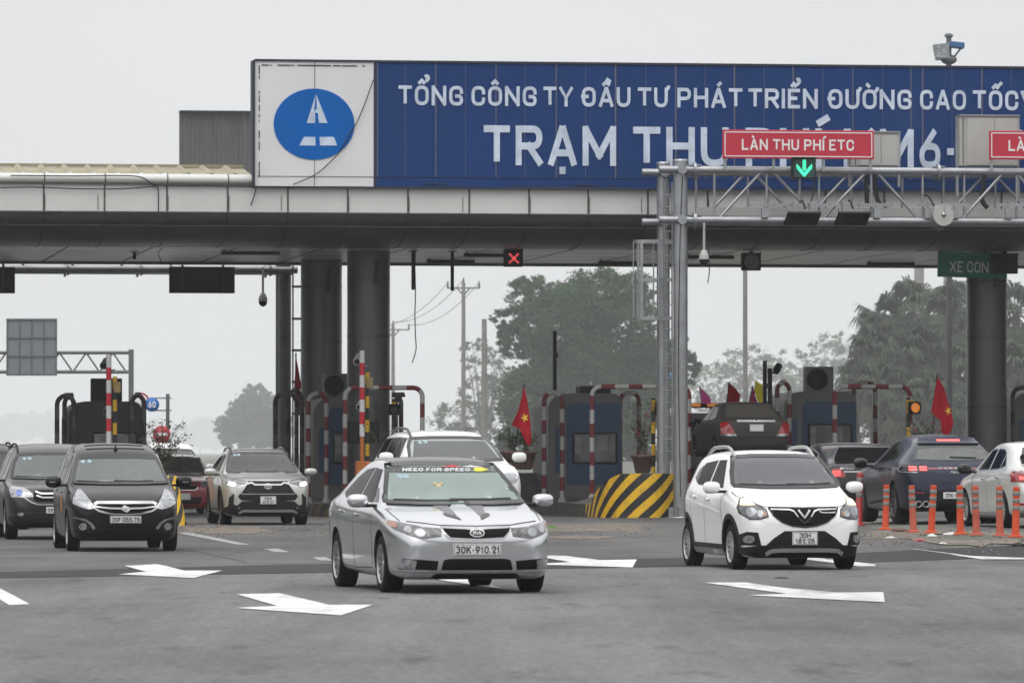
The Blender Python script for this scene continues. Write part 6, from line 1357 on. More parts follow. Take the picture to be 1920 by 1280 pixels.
# barrier arms, standing upright
def barrier(px, ytop, ybot, v, label, zb, lab2):
    a, b = pv(px, ytop, v), pv(px, ybot, v); L = a[2] - b[2]; r = pthing('barrier_arm', label, 'toll barrier', a[0], v, zb, 'raised toll barriers')
    Q = [(a[0], v, b[2] + L * k / 80) for k in range(81)]; mb = MB(); at_ = [k / 80 * 3.5 for k in range(81)]
    mb.tube(Q, .062, 12, attr=at_); mb.build('arm', M_stripes_arm, r, PLM)
    mb = MB(); mb.bevbox((a[0] + .03, v + .1, zb + .5), (.34, .36, 1.0), .03); mb.tube([(a[0], v, zb + .9), (a[0], v, b[2])], .05, 10); mb.build('cabinet', M('barrier_orange', (.45, .13, .02), .5, 0, .15, 3, dirt=.3), r, PLM)
    # camera post beside it
    q = pthing('camera_post', lab2, 'camera post', a[0] + .17, v + .4, zb, 'camera posts by the barriers')
    zt = a[2] - .5; Q = [(a[0] + .17, v + .4, zb + (zt - zb) * k / 60) for k in range(61)]
    mb = MB(); mb.tube(Q, .05, 10, attr=[k / 60 * 5.5 for k in range(61)]); mb.build('post', m_yb, q, PLM)
    for (dx, dz, s) in ((-.24, .06, 1.0), (-.20, -1.02, .75)):
        mb = MB(); c = Vector((a[0] + .17 + dx, v + .25, a[2] - .25 + dz))
        d = Vector((-.25, -1, -.35)).normalized(); mb.tube([c - d * .18 * s, c + d * .16 * s], .085 * s, 14); mb.tube([c + d * .16 * s, c + d * .20 * s], .095 * s, 14)
        mb.tube([c, c + Vector((.05, .1, -.16 * s)), Vector((a[0] + .17, v + .4, c.z - .16 * s))], .02, 6); cm = mb.build('camera', m_cab if px > 300 else m_galvd, q, PLM)
        mb = MB(); mb.tube([c + d * .205 * s, c + d * .21 * s], .065 * s, 14); mb.build('lens', m_gloss, cm, PLM)
    mb = MB(); mb.bevbox((a[0] + .22, v + .38, a[2] - .75), (.16, .14, .26), .02); mb.build('junction_box', M('yellow_box', (.33, .25, .10), .6), q, PLM)
    return r
M_stripes_arm = M_stripes('barrier_bands', (.62, .62, .62), (.52, .015, .03), .10)
barrier(679, 657, 818, 2.6, 'raised red and white barrier arm in front of the front round column', .30, 'yellow and black camera post in front of the round column')
barrier(204, 665, 832, 2.6, 'raised white barrier arm with red bands in front of the shaded booth', .30, 'yellow and black camera post in front of the shaded booth')
# monitor on the column, orange cabinet
c = pv(684, 810, 4.0); mb = MB(); mb.bevbox((c[0], 4.25, c[2]), (.75, .12, .52), .02); o = tag(mb.build('display_screen', m_dark, None, PLM, base=PW(c[0], 4.2, c[2])), 'dark display screen mounted on the front round column', 'screen')
# signals
def signal(px0, px1, y0, y1, v, label, lens, post=None, ztop=None, zb=.3, px_off=0):
    a, b = pv(px0, y0, v), pv(px1, y1, v); cx, cz = (a[0] + b[0]) / 2, (a[2] + b[2]) / 2; w, h = b[0] - a[0], a[2] - b[2]
    r = pthing('traffic_signal', label, 'traffic signal', cx, v, zb if post else b[2], 'signal lamps on the toll lanes')
    mb = MB(); mb.bevbox((cx, v + .1, cz), (w, .2, h), .03); mb.lathe([(w * .42, 0), (w * .45, -.16), (w * .42, -.16)], (cx, v, cz), 'y', 20); mb.build('housing', m_dark, r, PLM)
    mb = MB(); mb.lathe([(0, -.03), (w * .22, -.025), (w * .40, 0)], (cx, v - .01, cz), 'y', 24); mb.build('lens', lens, r, PLM)
    if post:
        x = pv(post[0], 848, v)[0]; Q = [(x, v + .15, zb + (cz + .25 - zb) * k / 50) for k in range(51)]; mb = MB(); mb.tube(Q, .05, 10, attr=[k / 50 * 3.6 for k in range(51)])
        mb.tube([(x, v + .15, cz + .15), (cx, v + .15, cz + .15)], .03, 8); mb.build('post', m_yb, r, PLM)
m_amb_on = M('lit_amber_lens', (.8, .3, .05), .4, 0, .3, 40, emit=(1.0, .33, .05, .38)); m_off = M('unlit_lens', (.055, .055, .05), .3)
signal(1704, 1727, 752, 776, 3.0, 'lit amber signal lamp hanging at the corner of the red and white pipe arch', m_amb_on, (1706,), zb=.5)
signal(1231, 1248, 752, 778, 3.4, 'amber signal on a yellow and black post beside the silver gantry post', m_amb_on, (1227,), zb=.9)
signal(729, 750, 757, 778, 4.4, 'unlit signal lamp on a thin post right of the front round column', m_off, (740,), zb=.4)
mb = MB(); a, b = pv(940, 886, 9.0), pv(1032, 886, 9.0); mb.bevbox(((a[0] + b[0]) / 2, 9.2, (a[2] + .28) / 2), (b[0] - a[0], .3, a[2] - .28), .02); tag(mb.build('concrete_barrier', m_isl, None, PLM, base=PW(a[0], 9.0, .28)), 'low grey concrete barrier left of the striped-island booth', 'barrier')
# ---------------------------------------------------------------- front gantry with the lane signs
GV = -2.2
def tubeP(mb, pts, r, n=10): mb.tube(pts, r, n)
def gantry():
    r = pthing('lane_gantry', 'galvanised lattice gantry with caged ladder reaching over the right lanes', 'gantry', ucen(1276, GV), GV, 0)
    DB = 1.35; u0 = ucen(1276, GV); zt = pv(1276, 318.5, GV)[2]; zb = pv(1276, 412.5, GV)[2]; ur = 21.5
    for (uu, vv, rad, top, nm) in ((u0, GV, .165, pv(1276, 303, GV)[2], 'post'), (u0 - .17, GV + DB, .15, pv(1250, 308, GV + DB)[2], 'post'), (ur - .3, GV, .165, zt + .2, 'post')):
        mb = MB(); mb.tube([(uu, vv, -.05), (uu, vv, top)], rad, 24); mb.lathe([(rad * 1.06, 0), (rad * 1.06, .05), (0, .05)], (uu, vv, top), 'z', 24); mb.lathe([(rad * 1.9, 0), (rad * 1.9, .04), (rad, .04)], (uu, vv, .0), 'z', 20)
        mb.tube([(uu, vv, top - 3.2), (uu, vv, top - 3.16)], rad * 1.02, 24)
        for k in range(6): a = k * math.pi / 3; mb.box((uu + rad * 1.3 * math.cos(a), vv + rad * 1.3 * math.sin(a), .14), (.02, .12, .24), rz=a + math.pi / 2)
        mb.build(nm, m_galv, r, PLM)
    for vv in (GV - .0, GV + DB):
        for z in (zt, zb):
            mb = MB(); s = 0 if vv == GV else -.17
            mb.tube([(u0 - .52 + s, vv - .16, z), (ur, vv - .16, z)], .085, 14)
            for px in (1300, 1757): 
                uf = ucen(px, vv); mb.tube([(uf - .03, vv - .16, z), (uf + .03, vv - .16, z)], .17, 14)
                for k in range(4): a = k * math.pi / 2 + .4; mb.box((uf, vv - .16 + .11 * math.cos(a), z + .11 * math.sin(a)), (.30, .015, .05), rx=a)
            mb.build('chord', m_galv, r, PLM)
            mb = MB(); mb.tube([(u0 + s, vv - .3, z), (u0 + s, vv + .1, z)], .11, 12); mb.build('clamp', m_galv, r, PLM)
    def dg(px0, y0, px1, y1, vv, sh=0, rad=.035, nm='brace'):
        a, b = pv(px0, y0, GV), pv(px1, y1, GV); mb = MB(); mb.tube([(a[0] + sh, vv - .16, a[2]), (b[0] + sh, vv - .16, b[2])], rad, 8); mb.build(nm, m_galv, r, PLM)
    for vv, sh in ((GV, 0), (GV + DB, -.16)):
        for x0, x1, up in ((1347, 1425, 1), (1447, 1527, 0), (1542, 1622, 1), (1640, 1717, 0), (1803, 1880, 1), (1900, 1978, 0)):
            dg(x0, 409 if up else 323, x1, 323 if up else 409, vv, sh)
        for x in (1322, 1420, 1518, 1616, 1712, 1790, 1888): dg(x + 15 * (vv == GV), 323, x + 15 * (vv == GV), 409, vv, 0, .028, 'strut')
    for px in (1322, 1470, 1620, 1770, 1900):
        for z in (zt, zb): a = ucen(px, GV); mb = MB(); mb.tube([(a, GV - .16, z), (a - .16, GV + DB - .16, z)], .03, 8); mb.build('strut', m_galv, r, PLM)
    a = pv(1305, 388, GV + .6); b = pv(1305, 405, GV + .6); mb = MB(); mb.box(((a[0] + ur) / 2, GV + .62, (a[2] + b[2]) / 2), (ur - a[0], .04, a[2] - b[2])); mb.box(((a[0] + ur) / 2, GV + .75, b[2]), (ur - a[0], .3, .03)); mb.build('cable_tray', m_cab, r, PLM)
    for x0, x1 in ((1406, 1550), (1555, 1675), (1722, 1815), (1867, 1990)):
        a, b = pv(x0, 384, GV - .3), pv(x1, 384, GV - .3); mb = MB(); mb.box(((a[0] + b[0]) / 2, GV - .3, a[2]), (b[0] - a[0], .05, .075)); 
        for t in (.2, .75): q = a[0] + (b[0] - a[0]) * t; mb.box((q, GV - .27, a[2] - .18), (.16, .12, .22)); mb.box((q, GV - .29, a[2] - .02), (.05, .10, .16))
        mb.build('bracket_rail', m_galv, r, PLM)
    # ladder and safety cage on the rear post
    lx = ucen(1253, GV + DB - .35); lv = GV + DB - .35; mb = MB()
    for dx in (-.09, .09): mb.box((lx + dx, lv, 3.9), (.03, .05, 7.6))
    for k in range(26): mb.tube([(lx - .09, lv, .4 + k * .28), (lx + .09, lv, .4 + k * .28)], .013, 6)
    mb.build('ladder', m_galv, r, PLM)
    mb = MB(); cu = lx - .40; RR = .42
    zs_ = [pv(1220, y, lv)[2] for y in (453, 525, 597)]
    hoop = [(lx + .02 - .0, lv - .28)] + [(lx - .28 + RR * 1.25 * math.cos(q), lv + .02 + .34 * math.sin(q)) for q in [R(-60 - 240 * k / 16) for k in range(17)]] + [(lx + .02, lv + .30)]
    for z in zs_:
        for i in range(len(hoop) - 1):
            p, q = Vector((*hoop[i], z)), Vector((*hoop[i + 1], z)); d = q - p; mb.box((p + q) / 2, (d.length + .01, .012, .075), rz=math.atan2(d.y, d.x))
    for i in (3, 6, 9, 12, 15): mb.box((hoop[i][0], hoop[i][1], (zs_[0] + zs_[2]) / 2), (.065, .02, zs_[0] - zs_[2]), rz=.5 * i)
    mb.build('safety_cage', m_galv, r, PLM)
    return zt, zb, ur
gzt, gzb, gur = gantry()
m_red = M('sign_red', (.46, .018, .045), .45, 0, .05, 2)
m_sw = M('sign_letter_white', (.72, .72, .72), .5, 0, .04, 3)
def lane_sign(px0, px1, y0, y1, label, words):
    v = GV - .42; a, b = pv(px0, y0, v), pv(px1, y1, v); cx, cz = (a[0] + b[0]) / 2, (a[2] + b[2]) / 2; w, h = b[0] - a[0], a[2] - b[2]
    r = pthing('lane_sign', label, 'sign', cx, v, b[2], 'red lane signs on the gantry')
    mb = MB(); mb.bevbox((cx, v + .03, cz), (w, .06, h), .015); mb.build('panel', m_red, r, PLM)
    mb = MB(); t = .022; e = .055
    for (x, z, ww, hh) in ((cx, cz + h / 2 - e, w - 2 * e, t), (cx, cz - h / 2 + e, w - 2 * e, t), (cx - w / 2 + e, cz, t, h - 2 * e), (cx + w / 2 - e, cz, t, h - 2 * e)): mb.box((x, v - .002, z), (ww, .006, hh))
    mb.build('border', m_sw, r, PLM)
    mb = MB(); tx0, tx1 = pv(px0 + 36, 270, v)[0], pv(px0 + 246, 270, v)[0]; zb_ = pv(px0, y0 + 38, v)[2]; zt_ = pv(px0, y0 + 17.5, v)[2]
    put_text(mb, words, tx0, tx1, zb_, zt_ - zb_, v, t=.17, thick=.006); mb.build('lettering', m_sw, r, PLM)
    for k in (.02, .34, .67, .98): mb = MB(); mb.box((a[0] + w * k, v + .09, cz - h / 2 - .02), (.06, .05, .75 if False else .5)); mb.build('bracket', m_galv, r, PLM)
lane_sign(1355, 1639, 243, 299, 'red sign reading LÀN THU PHÍ ETC in full, on the gantry', 'LÀN THU PHÍ ETC')
lane_sign(1855, 2139, 245, 301, 'red gantry sign cut off by the right edge of the picture', 'LÀN THU PHÍ ETC')
def cabinet(px0, px1, y0, y1, v, label, grp='equipment cabinets on the gantry'):
    a, b = pv(px0, y0, v), pv(px1, y1, v); cx, cz = (a[0] + b[0]) / 2, (a[2] + b[2]) / 2; w, h = b[0] - a[0], a[2] - b[2]
    r = pthing('equipment_cabinet', label, 'cabinet', cx, v, b[2], grp)
    mb = MB(); mb.bevbox((cx, v + .2, cz), (w, .4, h), .012); mb.build('casing', m_cab, r, PLM)
    mb = MB(); mb.bevbox((cx + .06, v - .012, cz - .02), (w - .2, .03, h - .08), .008); d = mb.build('door', m_cab, r, PLM)
    mb = MB(); mb.box((cx + .12, v - .028, cz), (.006, .01, h - .1)); mb.box((cx - w / 2 + .07, v - .014, cz), (.012, .02, h - .06)); mb.build('door_gap', m_seam, d, PLM)
    mb = MB(); mb.box((cx, v + .18, cz + h / 2 + .012), (w + .05, .46, .03)); mb.build('rain_hood', m_galv, r, PLM)
    for s in (-1, 1): mb = MB(); mb.box((cx + s * (w / 2 + .03), v + .2, cz - h * .3), (.06, .10, h * 1.6)); mb.build('mounting_post', m_galv, r, PLM)
cabinet(1598, 1686, 248, 312, GV + .55, 'smaller grey cabinet half behind the red LÀN THU PHÍ ETC sign')
cabinet(1800, 1910, 217, 312, GV + .55, 'large grey two door cabinet above the gantry at the right')
def led_arrow():
    v = GV - .56; a, b = pv(1486, 296, v), pv(1530, 335, v); cx, cz = (a[0] + b[0]) / 2, (a[2] + b[2]) / 2; w, h = b[0] - a[0], a[2] - b[2]
    r = pthing('lane_signal', 'square signal box showing a green down arrow under the red sign', 'lane signal', cx, v, b[2])
    mb = MB(); mb.bevbox((cx, v + .12, cz), (w, .22, h), .012); mb.box((cx, v - .05, cz + h / 2), (w, .14, .02)); mb.build('casing', m_dark, r, PLM)
    mb = MB(); rng = random.Random(2)
    def px(x, z): mb.lathe([(0, -.005), (.0135, 0)], (cx + x, v - .004, cz + z), 'y', 6)
    for i in range(9):
        for j in range(3): px((j - 1) * .026, h * .38 - i * .027)
    for i in range(8):
        for j in range(4):
            for s in (-1, 1): px(s * (.012 + i * .022), -h * .38 + i * .026 + j * .024)
    mb.build('led_arrow', M('green_led', (.05, .6, .3), .4, emit=(.04, 1.0, .45, 1.5)), r, PLM)
    mb = MB(); mb.box((cx, v + .0075, cz), (w - .06, .01, h - .06)); mb.build('face', M('signal_face', (.02, .06, .05), .4), r, PLM)
    mb = MB(); mb.box((cx, v + .3, cz - .05), (.3, .25, .08)); mb.build('bracket', m_galv, r, PLM)
led_arrow()
def antenna(px0, px1, label):
    v = GV - .45; a, b = pv(px0, 404, v), pv(px1, 418, v); cx = (a[0] + b[0]) / 2; w = b[0] - a[0]
    r = pthing('antenna_panel', label, 'antenna', cx, v, b[2], 'tag reader antennas under the gantry')
    mb = MB(); mb.bevbox((cx, v, b[2] + .10), (w * .86, .62, .05), .012, rx=R(-24)); mb.build('panel', m_dark, r, PLM)
    mb = MB(); mb.box((cx, v + .05, b[2] + .25), (w * .72, .10, .07)); mb.box((cx - .2, v + .05, b[2] + .34), (.04, .06, .3)); mb.box((cx + .2, v + .05, b[2] + .34), (.04, .06, .3)); mb.build('bracket', m_galv, r, PLM)
antenna(1468, 1541, 'flat black antenna panel tilted under the gantry, left one below the arrow'); antenna(1563, 1634, 'flat black antenna panel tilted under the gantry, right of the arrow')
v = GV - .5; c = pv(1769, 404, v); rr = pv(1788, 404, v)[0] - c[0]
mb = MB(); P = [(c[0] + rr * math.cos(q), c[2] + rr * math.sin(q)) for q in [R(100 + 340 * k / 30) for k in range(31)]] + [(c[0] + .03, c[2] + .05)]
r = pthing('round_antenna', 'round grey notched disc antenna fixed to the lower gantry tube', 'antenna', c[0], v, c[2])
mb.prism(P, v - .03, v + .06); mb.build('disc', m_cab, r, PLM); mb = MB(); mb.lathe([(0, -.07), (.05, -.06), (.06, -.02)], (c[0], v, c[2] + .02), 'y', 14); mb.build('hub', m_galv, r, PLM); mb = MB(); mb.box((c[0], v + .12, c[2] + .15), (.4, .12, .14)); mb.build('bracket', m_cab, r, PLM)
for pts, rad, lb in ((((1625, 326), (1624, 350), (1626, 384)), .05, 'thick black cable bundle running down the gantry, left of the pair'), (((1640, 326), (1641, 352), (1648, 384)), .05, 'thick black cable bundle running down the gantry, right of the pair'), (((1846, 326), (1843, 350), (1842, 376), (1852, 390)), .055, 'black cable bundle hanging below the large cabinet'), (((1529, 334), (1526, 360), (1517, 388)), .018, 'thin black cable leading down from the green arrow signal'), (((1732, 366), (1740, 368), (1752, 386)), .02, 'black cable curling beside the round antenna'), (((1500, 380), (1505, 376), (1509, 392)), .018, 'short black cable over the left antenna panel'), (((1590, 378), (1594, 376), (1600, 392)), .018, 'short black cable over the right antenna panel')):
    cable('cable', lb, smooth_pts([pvw(x, y, GV - .34 if rad < .04 else GV + .3) for x, y in pts]), rad)
cable('cable', 'thin cable strapped along the silver gantry post', smooth_pts([pvw(x, y, GV - .19) for x, y in ((1280, 330), (1276, 420), (1273, 560), (1272, 700), (1274, 820), (1276, 930))]), .010)
def dome_cam(px, y0, ydome, v, label, cab):
    a = pv(px, y0, v); d = pv(px, ydome, v); s = .115; r = pthing('dome_camera', label, 'camera', d[0], v, d[2] - .2, 'hanging dome cameras')
    mb = MB(); mb.tube([(a[0], v, a[2] + .15), (a[0], v, d[2] + .16)], .03, 8); mb.lathe([(.035, .18), (.06, .16), (.10, .08), (s, .02), (s, -.04)], (d[0], v, d[2]), 'z', 18); mb.build('housing', cab, r, PLM)
    mb = MB(); mb.lathe([(s * .95, -.03), (s * .9, -.09), (s * .6, -.15), (0, -.18)], (d[0], v, d[2]), 'z', 18); mb.build('dome', m_gloss, r, PLM)
dome_cam(1320, 420, 483, GV - .2, 'white dome camera hanging under the silver gantry', m_cab)
cable('cable', 'loose thin cable dangling beside the white dome camera', smooth_pts([pvw(x, y, GV - .2) for x, y in ((1328, 462), (1329, 480), (1330, 508), (1327, 531))]), .012)
# ---------------------------------------------------------------- things hanging under the canopy
def hung_rod(px, y1, v, label):
    a = pv(px, y1, v); mb = MB(); mb.box((a[0], v, (a[2] + ZS) / 2), (.075, .075, ZS - a[2])); mb.box((a[0], v, ZS - .01), (.2, .14, .02)); tag(mb.build('hanging_rod', m_dark, None, PLM, base=PW(a[0], v, ZS)), label, 'steel rod', 'rods hanging from the canopy')
hung_rod(774.5, 543, 4.5, 'dark steel rod hanging from the canopy beside a loose wire'); hung_rod(848, 545, 4.5, 'dark steel rod hanging from the canopy above the power pole')
hung_rod(252, 486, 6.0, 'short dark rod hanging from the left part of the soffit')
cable('cable', 'long loose wire dangling from the canopy beside a steel rod', smooth_pts([pvw(x, y, 4.4) for x, y in ((779, 466), (778, 500), (779, 545), (778, 590), (779, 630), (780, 655), (773, 680))]), .013)
cable('cable', 'short wire loop hanging from the left soffit edge', smooth_pts([pvw(x, y, 3.0) for x, y in ((306, 464), (298, 472), (299, 482), (305, 496))]), .010)
def hung_box(name, label, cat, px0, px1, y0, y1, v, rz=0, parts=None, hang=True, grp=None):
    a, b = pv(px0, y0, v), pv(px1, y1, v); cx, cz = (a[0] + b[0]) / 2, (a[2] + b[2]) / 2; w, h = b[0] - a[0], a[2] - b[2]
    r = pthing(name, label, cat, cx, v, b[2], grp); mb = MB(); mb.bevbox((cx, v + .11, cz), (w, .22, h), .02); mb.box((cx, v - .05, cz + h / 2 - .01), (w, .14, .02)); mb.build('casing', m_dark, r, PLM)
    if hang: mb = MB(); mb.box((cx, v + .1, (cz + h / 2 + ZS) / 2), (.09, .09, max(.03, ZS - cz - h / 2 + .03))); mb.build('hanger', m_dark, r, PLM)
    return r, cx, cz, w, h
r, cx, cz, w, h = hung_box('lane_signal', 'black signal box with a lit red cross under the canopy', 'lane signal', 946, 981, 467, 500, 3.4)
mb = MB()
for k in range(11):
    for s in (-1, 1):
        for q in (-.5, .5):
            t = (k - 5) / 5 * .105; mb.lathe([(0, -.004), (.010, 0)], (cx + t + s * q * .018, 3.4 - .006, cz - .01 + s * t - q * .018 * 1), 'y', 6)
mb.build('led_cross', M('red_led', (.7, .05, .06), .4, emit=(1.0, .10, .12, 1.6)), r, PLM)
r, cx, cz, w, h = hung_box('lane_signal', 'dark unlit signal box hanging from the canopy right of the gantry post', 'lane signal', 1392, 1427, 474, 507, 4.0)
mb = MB(); mb.lathe([(0, 0), (w * .4, 0)], (cx, 4.0 - .012, cz), 'y', 20); mb.build('face', m_gloss, r, PLM)
def xecon():
    v = 3.8; a, b = pv(1759, 473, v), pv(1889, 521, v); cx, cz = (a[0] + b[0]) / 2, (a[2] + b[2]) / 2; w, h = b[0] - a[0], a[2] - b[2]
    r = pthing('lane_sign', 'green hanging sign reading XE CON at the head of the right column', 'sign', cx, v, b[2])
    mb = MB(); mb.bevbox((cx, v + .04, cz), (w, .07, h), .01, ry=R(1.6)); mb.build('panel', M('sign_green', (.008, .18, .13), .5, 0, .08, 2, dirt=.2), r, PLM)
    mb = MB(); a = pv(1781, 510, v); b2 = pv(1853, 489.5, v); put_text(mb, 'XE CON', a[0], b2[0], a[2], b2[2] - a[2], v - .002, t=.15, thick=.006, slope=-.02); mb.build('lettering', m_sw, r, PLM)
    for x in (-.3, .3): mb = MB(); mb.box((cx + x, v + .06, (cz + h / 2 + ZS) / 2), (.05, .05, max(.05, ZS - cz - h / 2 + .06))); mb.build('hanger', m_dark, r, PLM)
xecon()
hung_box('lane_signal', 'dark boxy signal hanging in front of the green XE CON sign', 'lane signal', 1861, 1909, 475, 513, 3.1)
# ---------------------------------------------------------------- gantry behind the canopy, left
def rear_gantry():
    v = 15.0; r = pthing('lane_gantry', 'steel gantry behind the canopy at the left with dark sign backs on its tube', 'gantry', ucen(531, v), v, 0)
    for px, vv, rad in ((534, v, .16), (526, v + 1.3, .13)):
        u = ucen(px, vv); mb = MB(); mb.tube([(u, vv, 0), (u, vv, 7.6)], rad, 20); mb.build('post', m_galvd, r, PLM)
    z = pv(400, 506, v)[2]; ul = -24
    for vv, zz in ((v - .2, z), (v + 1.1, z), (v - .2, z + 1.1), (v + 1.1, z + 1.1)):
        mb = MB(); mb.tube([(ul, vv, zz), (ucen(556, v), vv, zz)], .09, 12)
        for px in (126, 263, 505): mb.tube([(ucen(px, v) - .03, vv, zz), (ucen(px, v) + .03, vv, zz)], .16, 12)
        mb.build('chord', m_galv, r, PLM)
    for k in range(14): u = -23 + k * 1.25; mb = MB(); mb.tube([(u, v - .2, z), (u + .6, v - .2, z + 1.1)], .03, 6); mb.build('brace', m_galv, r, PLM)
    u = ucen(556, v - .3); mb = MB()
    for dx in (-.10, .12): mb.box((u + dx, v - .35, 3.6), (.035, .05, 6.8))
    for y in (478, 538, 598, 657, 716, 775): mb.box((u, v - .35, pv(550, y, v)[2]), (.26, .04, .06))
    mb.build('ladder', m_galvd, r, PLM)
    for x0, x1, lb in ((317, 440, 'dark back of a gantry sign hanging below the canopy, with two brackets'), (-95, 28, 'dark sign back cut off by the left edge, under the canopy')):
        a, b = pv(x0, 500, v - .35), pv(x1, 550, v - .35); cx, cz = (a[0] + b[0]) / 2, (a[2] + b[2]) / 2
        q = pthing('lane_sign', lb, 'sign', cx, v - .35, b[2]); mb = MB(); mb.bevbox((cx, v - .35, cz), (b[0] - a[0], .05, a[2] - b[2]), .01); mb.build('panel', m_dark, q, PLM)  # dark panel colour stands for the shade on a backlit sign
        for t in (.2, .82): mb = MB(); mb.box((a[0] + (b[0] - a[0]) * t, v - .40, cz + .12), (.06, .05, a[2] - b[2] + .1)); mb.build('bracket', m_seamd, q, PLM)
        for t in (.2, .78): mb = MB(); mb.box((a[0] + (b[0] - a[0]) * t, v - .385, cz), (.5, .02, .03)); mb.build('stiffener', m_seamd, q, PLM)
    dome_cam(493, 512, 562, v - .3, 'dome camera hanging from the gantry behind the canopy, left of the steel post', m_cab)
rear_gantry()
# ---------------------------------------------------------------- floodlight mast, sign gantry, traffic signs, poles in the distance
def flood():
    Y = 152.0; a = at(1779, 70, Y); r = thing('floodlight_mast', 'tall mast with two blue backed floodlights above the sign board', 'floodlight', (a.x, Y, 0)); mb = MB()
    mb.tube([(a.x, Y, 0), (a.x, Y, a.z)], .09, 12, r1=.07); mb.ell((a.x, Y, a.z + .04), (.12, .12, .07), 10); mb.ell((a.x, Y, at(1779, 112, Y).z), (.22, .22, .14), 12); mb.build('pole', m_galvd, r)
    z1 = at(1764, 99, Y).z; x1 = at(1763, 99, Y).x; mb = MB(); mb.prism([(x1 - .2, z1 + .2), (x1 + .22, z1 + .24), (x1 + .22, z1 - .18), (x1 - .12, z1 - .2)], Y - .3, Y + .2); h = mb.build('flood_lamp', M('lamp_grey', (.22, .25, .26), .4, .3), r); mb = MB(); mb.box((x1 + .02, Y - .32, z1), (.3, .03, .3)); mb.build('lamp_glass', m_lens, h)
    z2 = at(1794, 85, Y).z; x2 = at(1793, 85, Y).x; mb = MB(); mb.bevbox((x2, Y, z2), (.42, .45, .16), .03, ry=R(6)); mb.tube([(a.x, Y, z2 - .5), (x2 + .15, Y, z2 - .05)], .025, 6); mb.build('flood_lamp', M('lamp_blue', (.03, .10, .22), .45), r)
flood()
def far_gantry():
    Y = 230.0; p = at(246, 655, Y); r = thing('sign_gantry', 'distant lattice gantry at the left carrying the grey back of a road sign', 'gantry', (p.x, Y, 0)); xl = -34
    mb = MB(); mb.box((p.x, Y, p.z / 2), (.20, .20, p.z)); mb.build('post', m_galvd, r)
    mb = MB(); mb.box((xl, Y, p.z / 2), (.20, .20, p.z)); mb.build('post', m_galvd, r)
    zt, zb = at(200, 661, Y).z, at(200, 697, Y).z
    for z in (zt, zb): mb = MB(); mb.tube([(xl, Y, z), (p.x, Y, z)], .07, 8); mb.build('chord', m_galvd, r)
    k = 0; x = p.x - .2; dx = at(60, 0, Y).x - at(35, 0, Y).x
    while x > xl:
        mb = MB(); mb.tube([(x, Y, zt if k % 2 else zb), (x - dx * 1.0, Y, zb if k % 2 else zt)], .035, 6); mb.build('brace', m_galvd, r); x -= dx; k += 1
    a, b = at(12, 597, Y - .3), at(107, 704, Y - .3); q = thing('road_sign', 'square grey road sign seen from behind on the distant gantry', 'sign', ((a.x + b.x) / 2, Y - .3, b.z))
    mb = MB(); mb.box(((a.x + b.x) / 2, Y - .3, (a.z + b.z) / 2), (b.x - a.x, .05, a.z - b.z)); mb.build('panel', M('sign_back_grey', (.19, .20, .21), .5, .2, .05, 2), q)
    for i in range(5): mb = MB(); mb.box((a.x + (b.x - a.x) * (.02 + .24 * i), Y - .34, (a.z + b.z) / 2), (.05, .04, a.z - b.z)); mb.build('stiffener', m_galvd, q)
    for i in range(4): mb = MB(); mb.box(((a.x + b.x) / 2, Y - .35, b.z + (a.z - b.z) * (.02 + .32 * i)), (b.x - a.x, .04, .05)); mb.build('stiffener', m_galvd, q)
far_gantry()
def sign_pole():
    Y = 185.0; p = at(314.5, 738, Y); r = thing('sign_post', 'grey post with two arms at the left, holding the round signs', 'post', (p.x, Y, 0)); mb = MB(); mb.tube([(p.x, Y, 0), (p.x, Y, p.z)], .06, 10); mb.build('post', m_galvd, r)
    for y in (746, 769): z = at(300, y, Y).z; mb = MB(); mb.tube([(at(288, y, Y).x, Y, z), (p.x + .12, Y, z)], .022, 6); mb.build('arm', m_galvd, r)
    c = at(285, 758, Y - .08); q = thing('round_sign', 'round blue sign with the number 60', 'sign', (c.x, Y - .08, c.z)); mb = MB(); mb.lathe([(0, 0), (.235, 0), (.235, .03), (0, .03)], (c.x, Y - .08, c.z), 'y', 32); mb.build('disc', M('sign_round_blue', (.03, .13, .42), .5), q)
    mb = MB(); put_text(mb, '60', c.x - .12, c.x + .12, c.z - .10, .20, Y - .085, t=.2, thick=.004); mb.build('number', m_sw, q)
    c = at(303, 814, Y - .08); q = thing('round_sign', 'round red no entry sign behind the shrub', 'sign', (c.x, Y - .08, c.z)); mb = MB(); mb.lathe([(0, 0), (.285, 0), (.285, .03), (0, .03)], (c.x, Y - .08, c.z), 'y', 32); mb.build('disc', M('sign_round_red', (.42, .02, .04), .5), q)
    mb = MB(); mb.box((c.x, Y - .086, c.z), (.38, .012, .09)); mb.build('bar', m_sw, q)
    c = at(264, 752, Y + 10); q = thing('round_sign', 'faded round sign with a red rim, half behind the black pipe loop', 'sign', (c.x, Y + 10, 0)); mb = MB(); mb.lathe([(0, 0), (.30, 0), (.30, .03)], (c.x, Y + 10, c.z), 'y', 32); mb.lathe([(.24, -.006), (.30, -.006)], (c.x, Y + 10, c.z), 'y', 32, 1); mb.build('disc', [m_sw, M('sign_round_red', (.42, .02, .04), .5)], q); mb = MB(); mb.tube([(c.x, Y + 10.05, 0), (c.x, Y + 10.05, c.z)], .05, 8); mb.build('post', m_galvd, q)
sign_pole()
m_conc = M('pole_concrete', (.22, .215, .205), .85, 0, .15, 2)
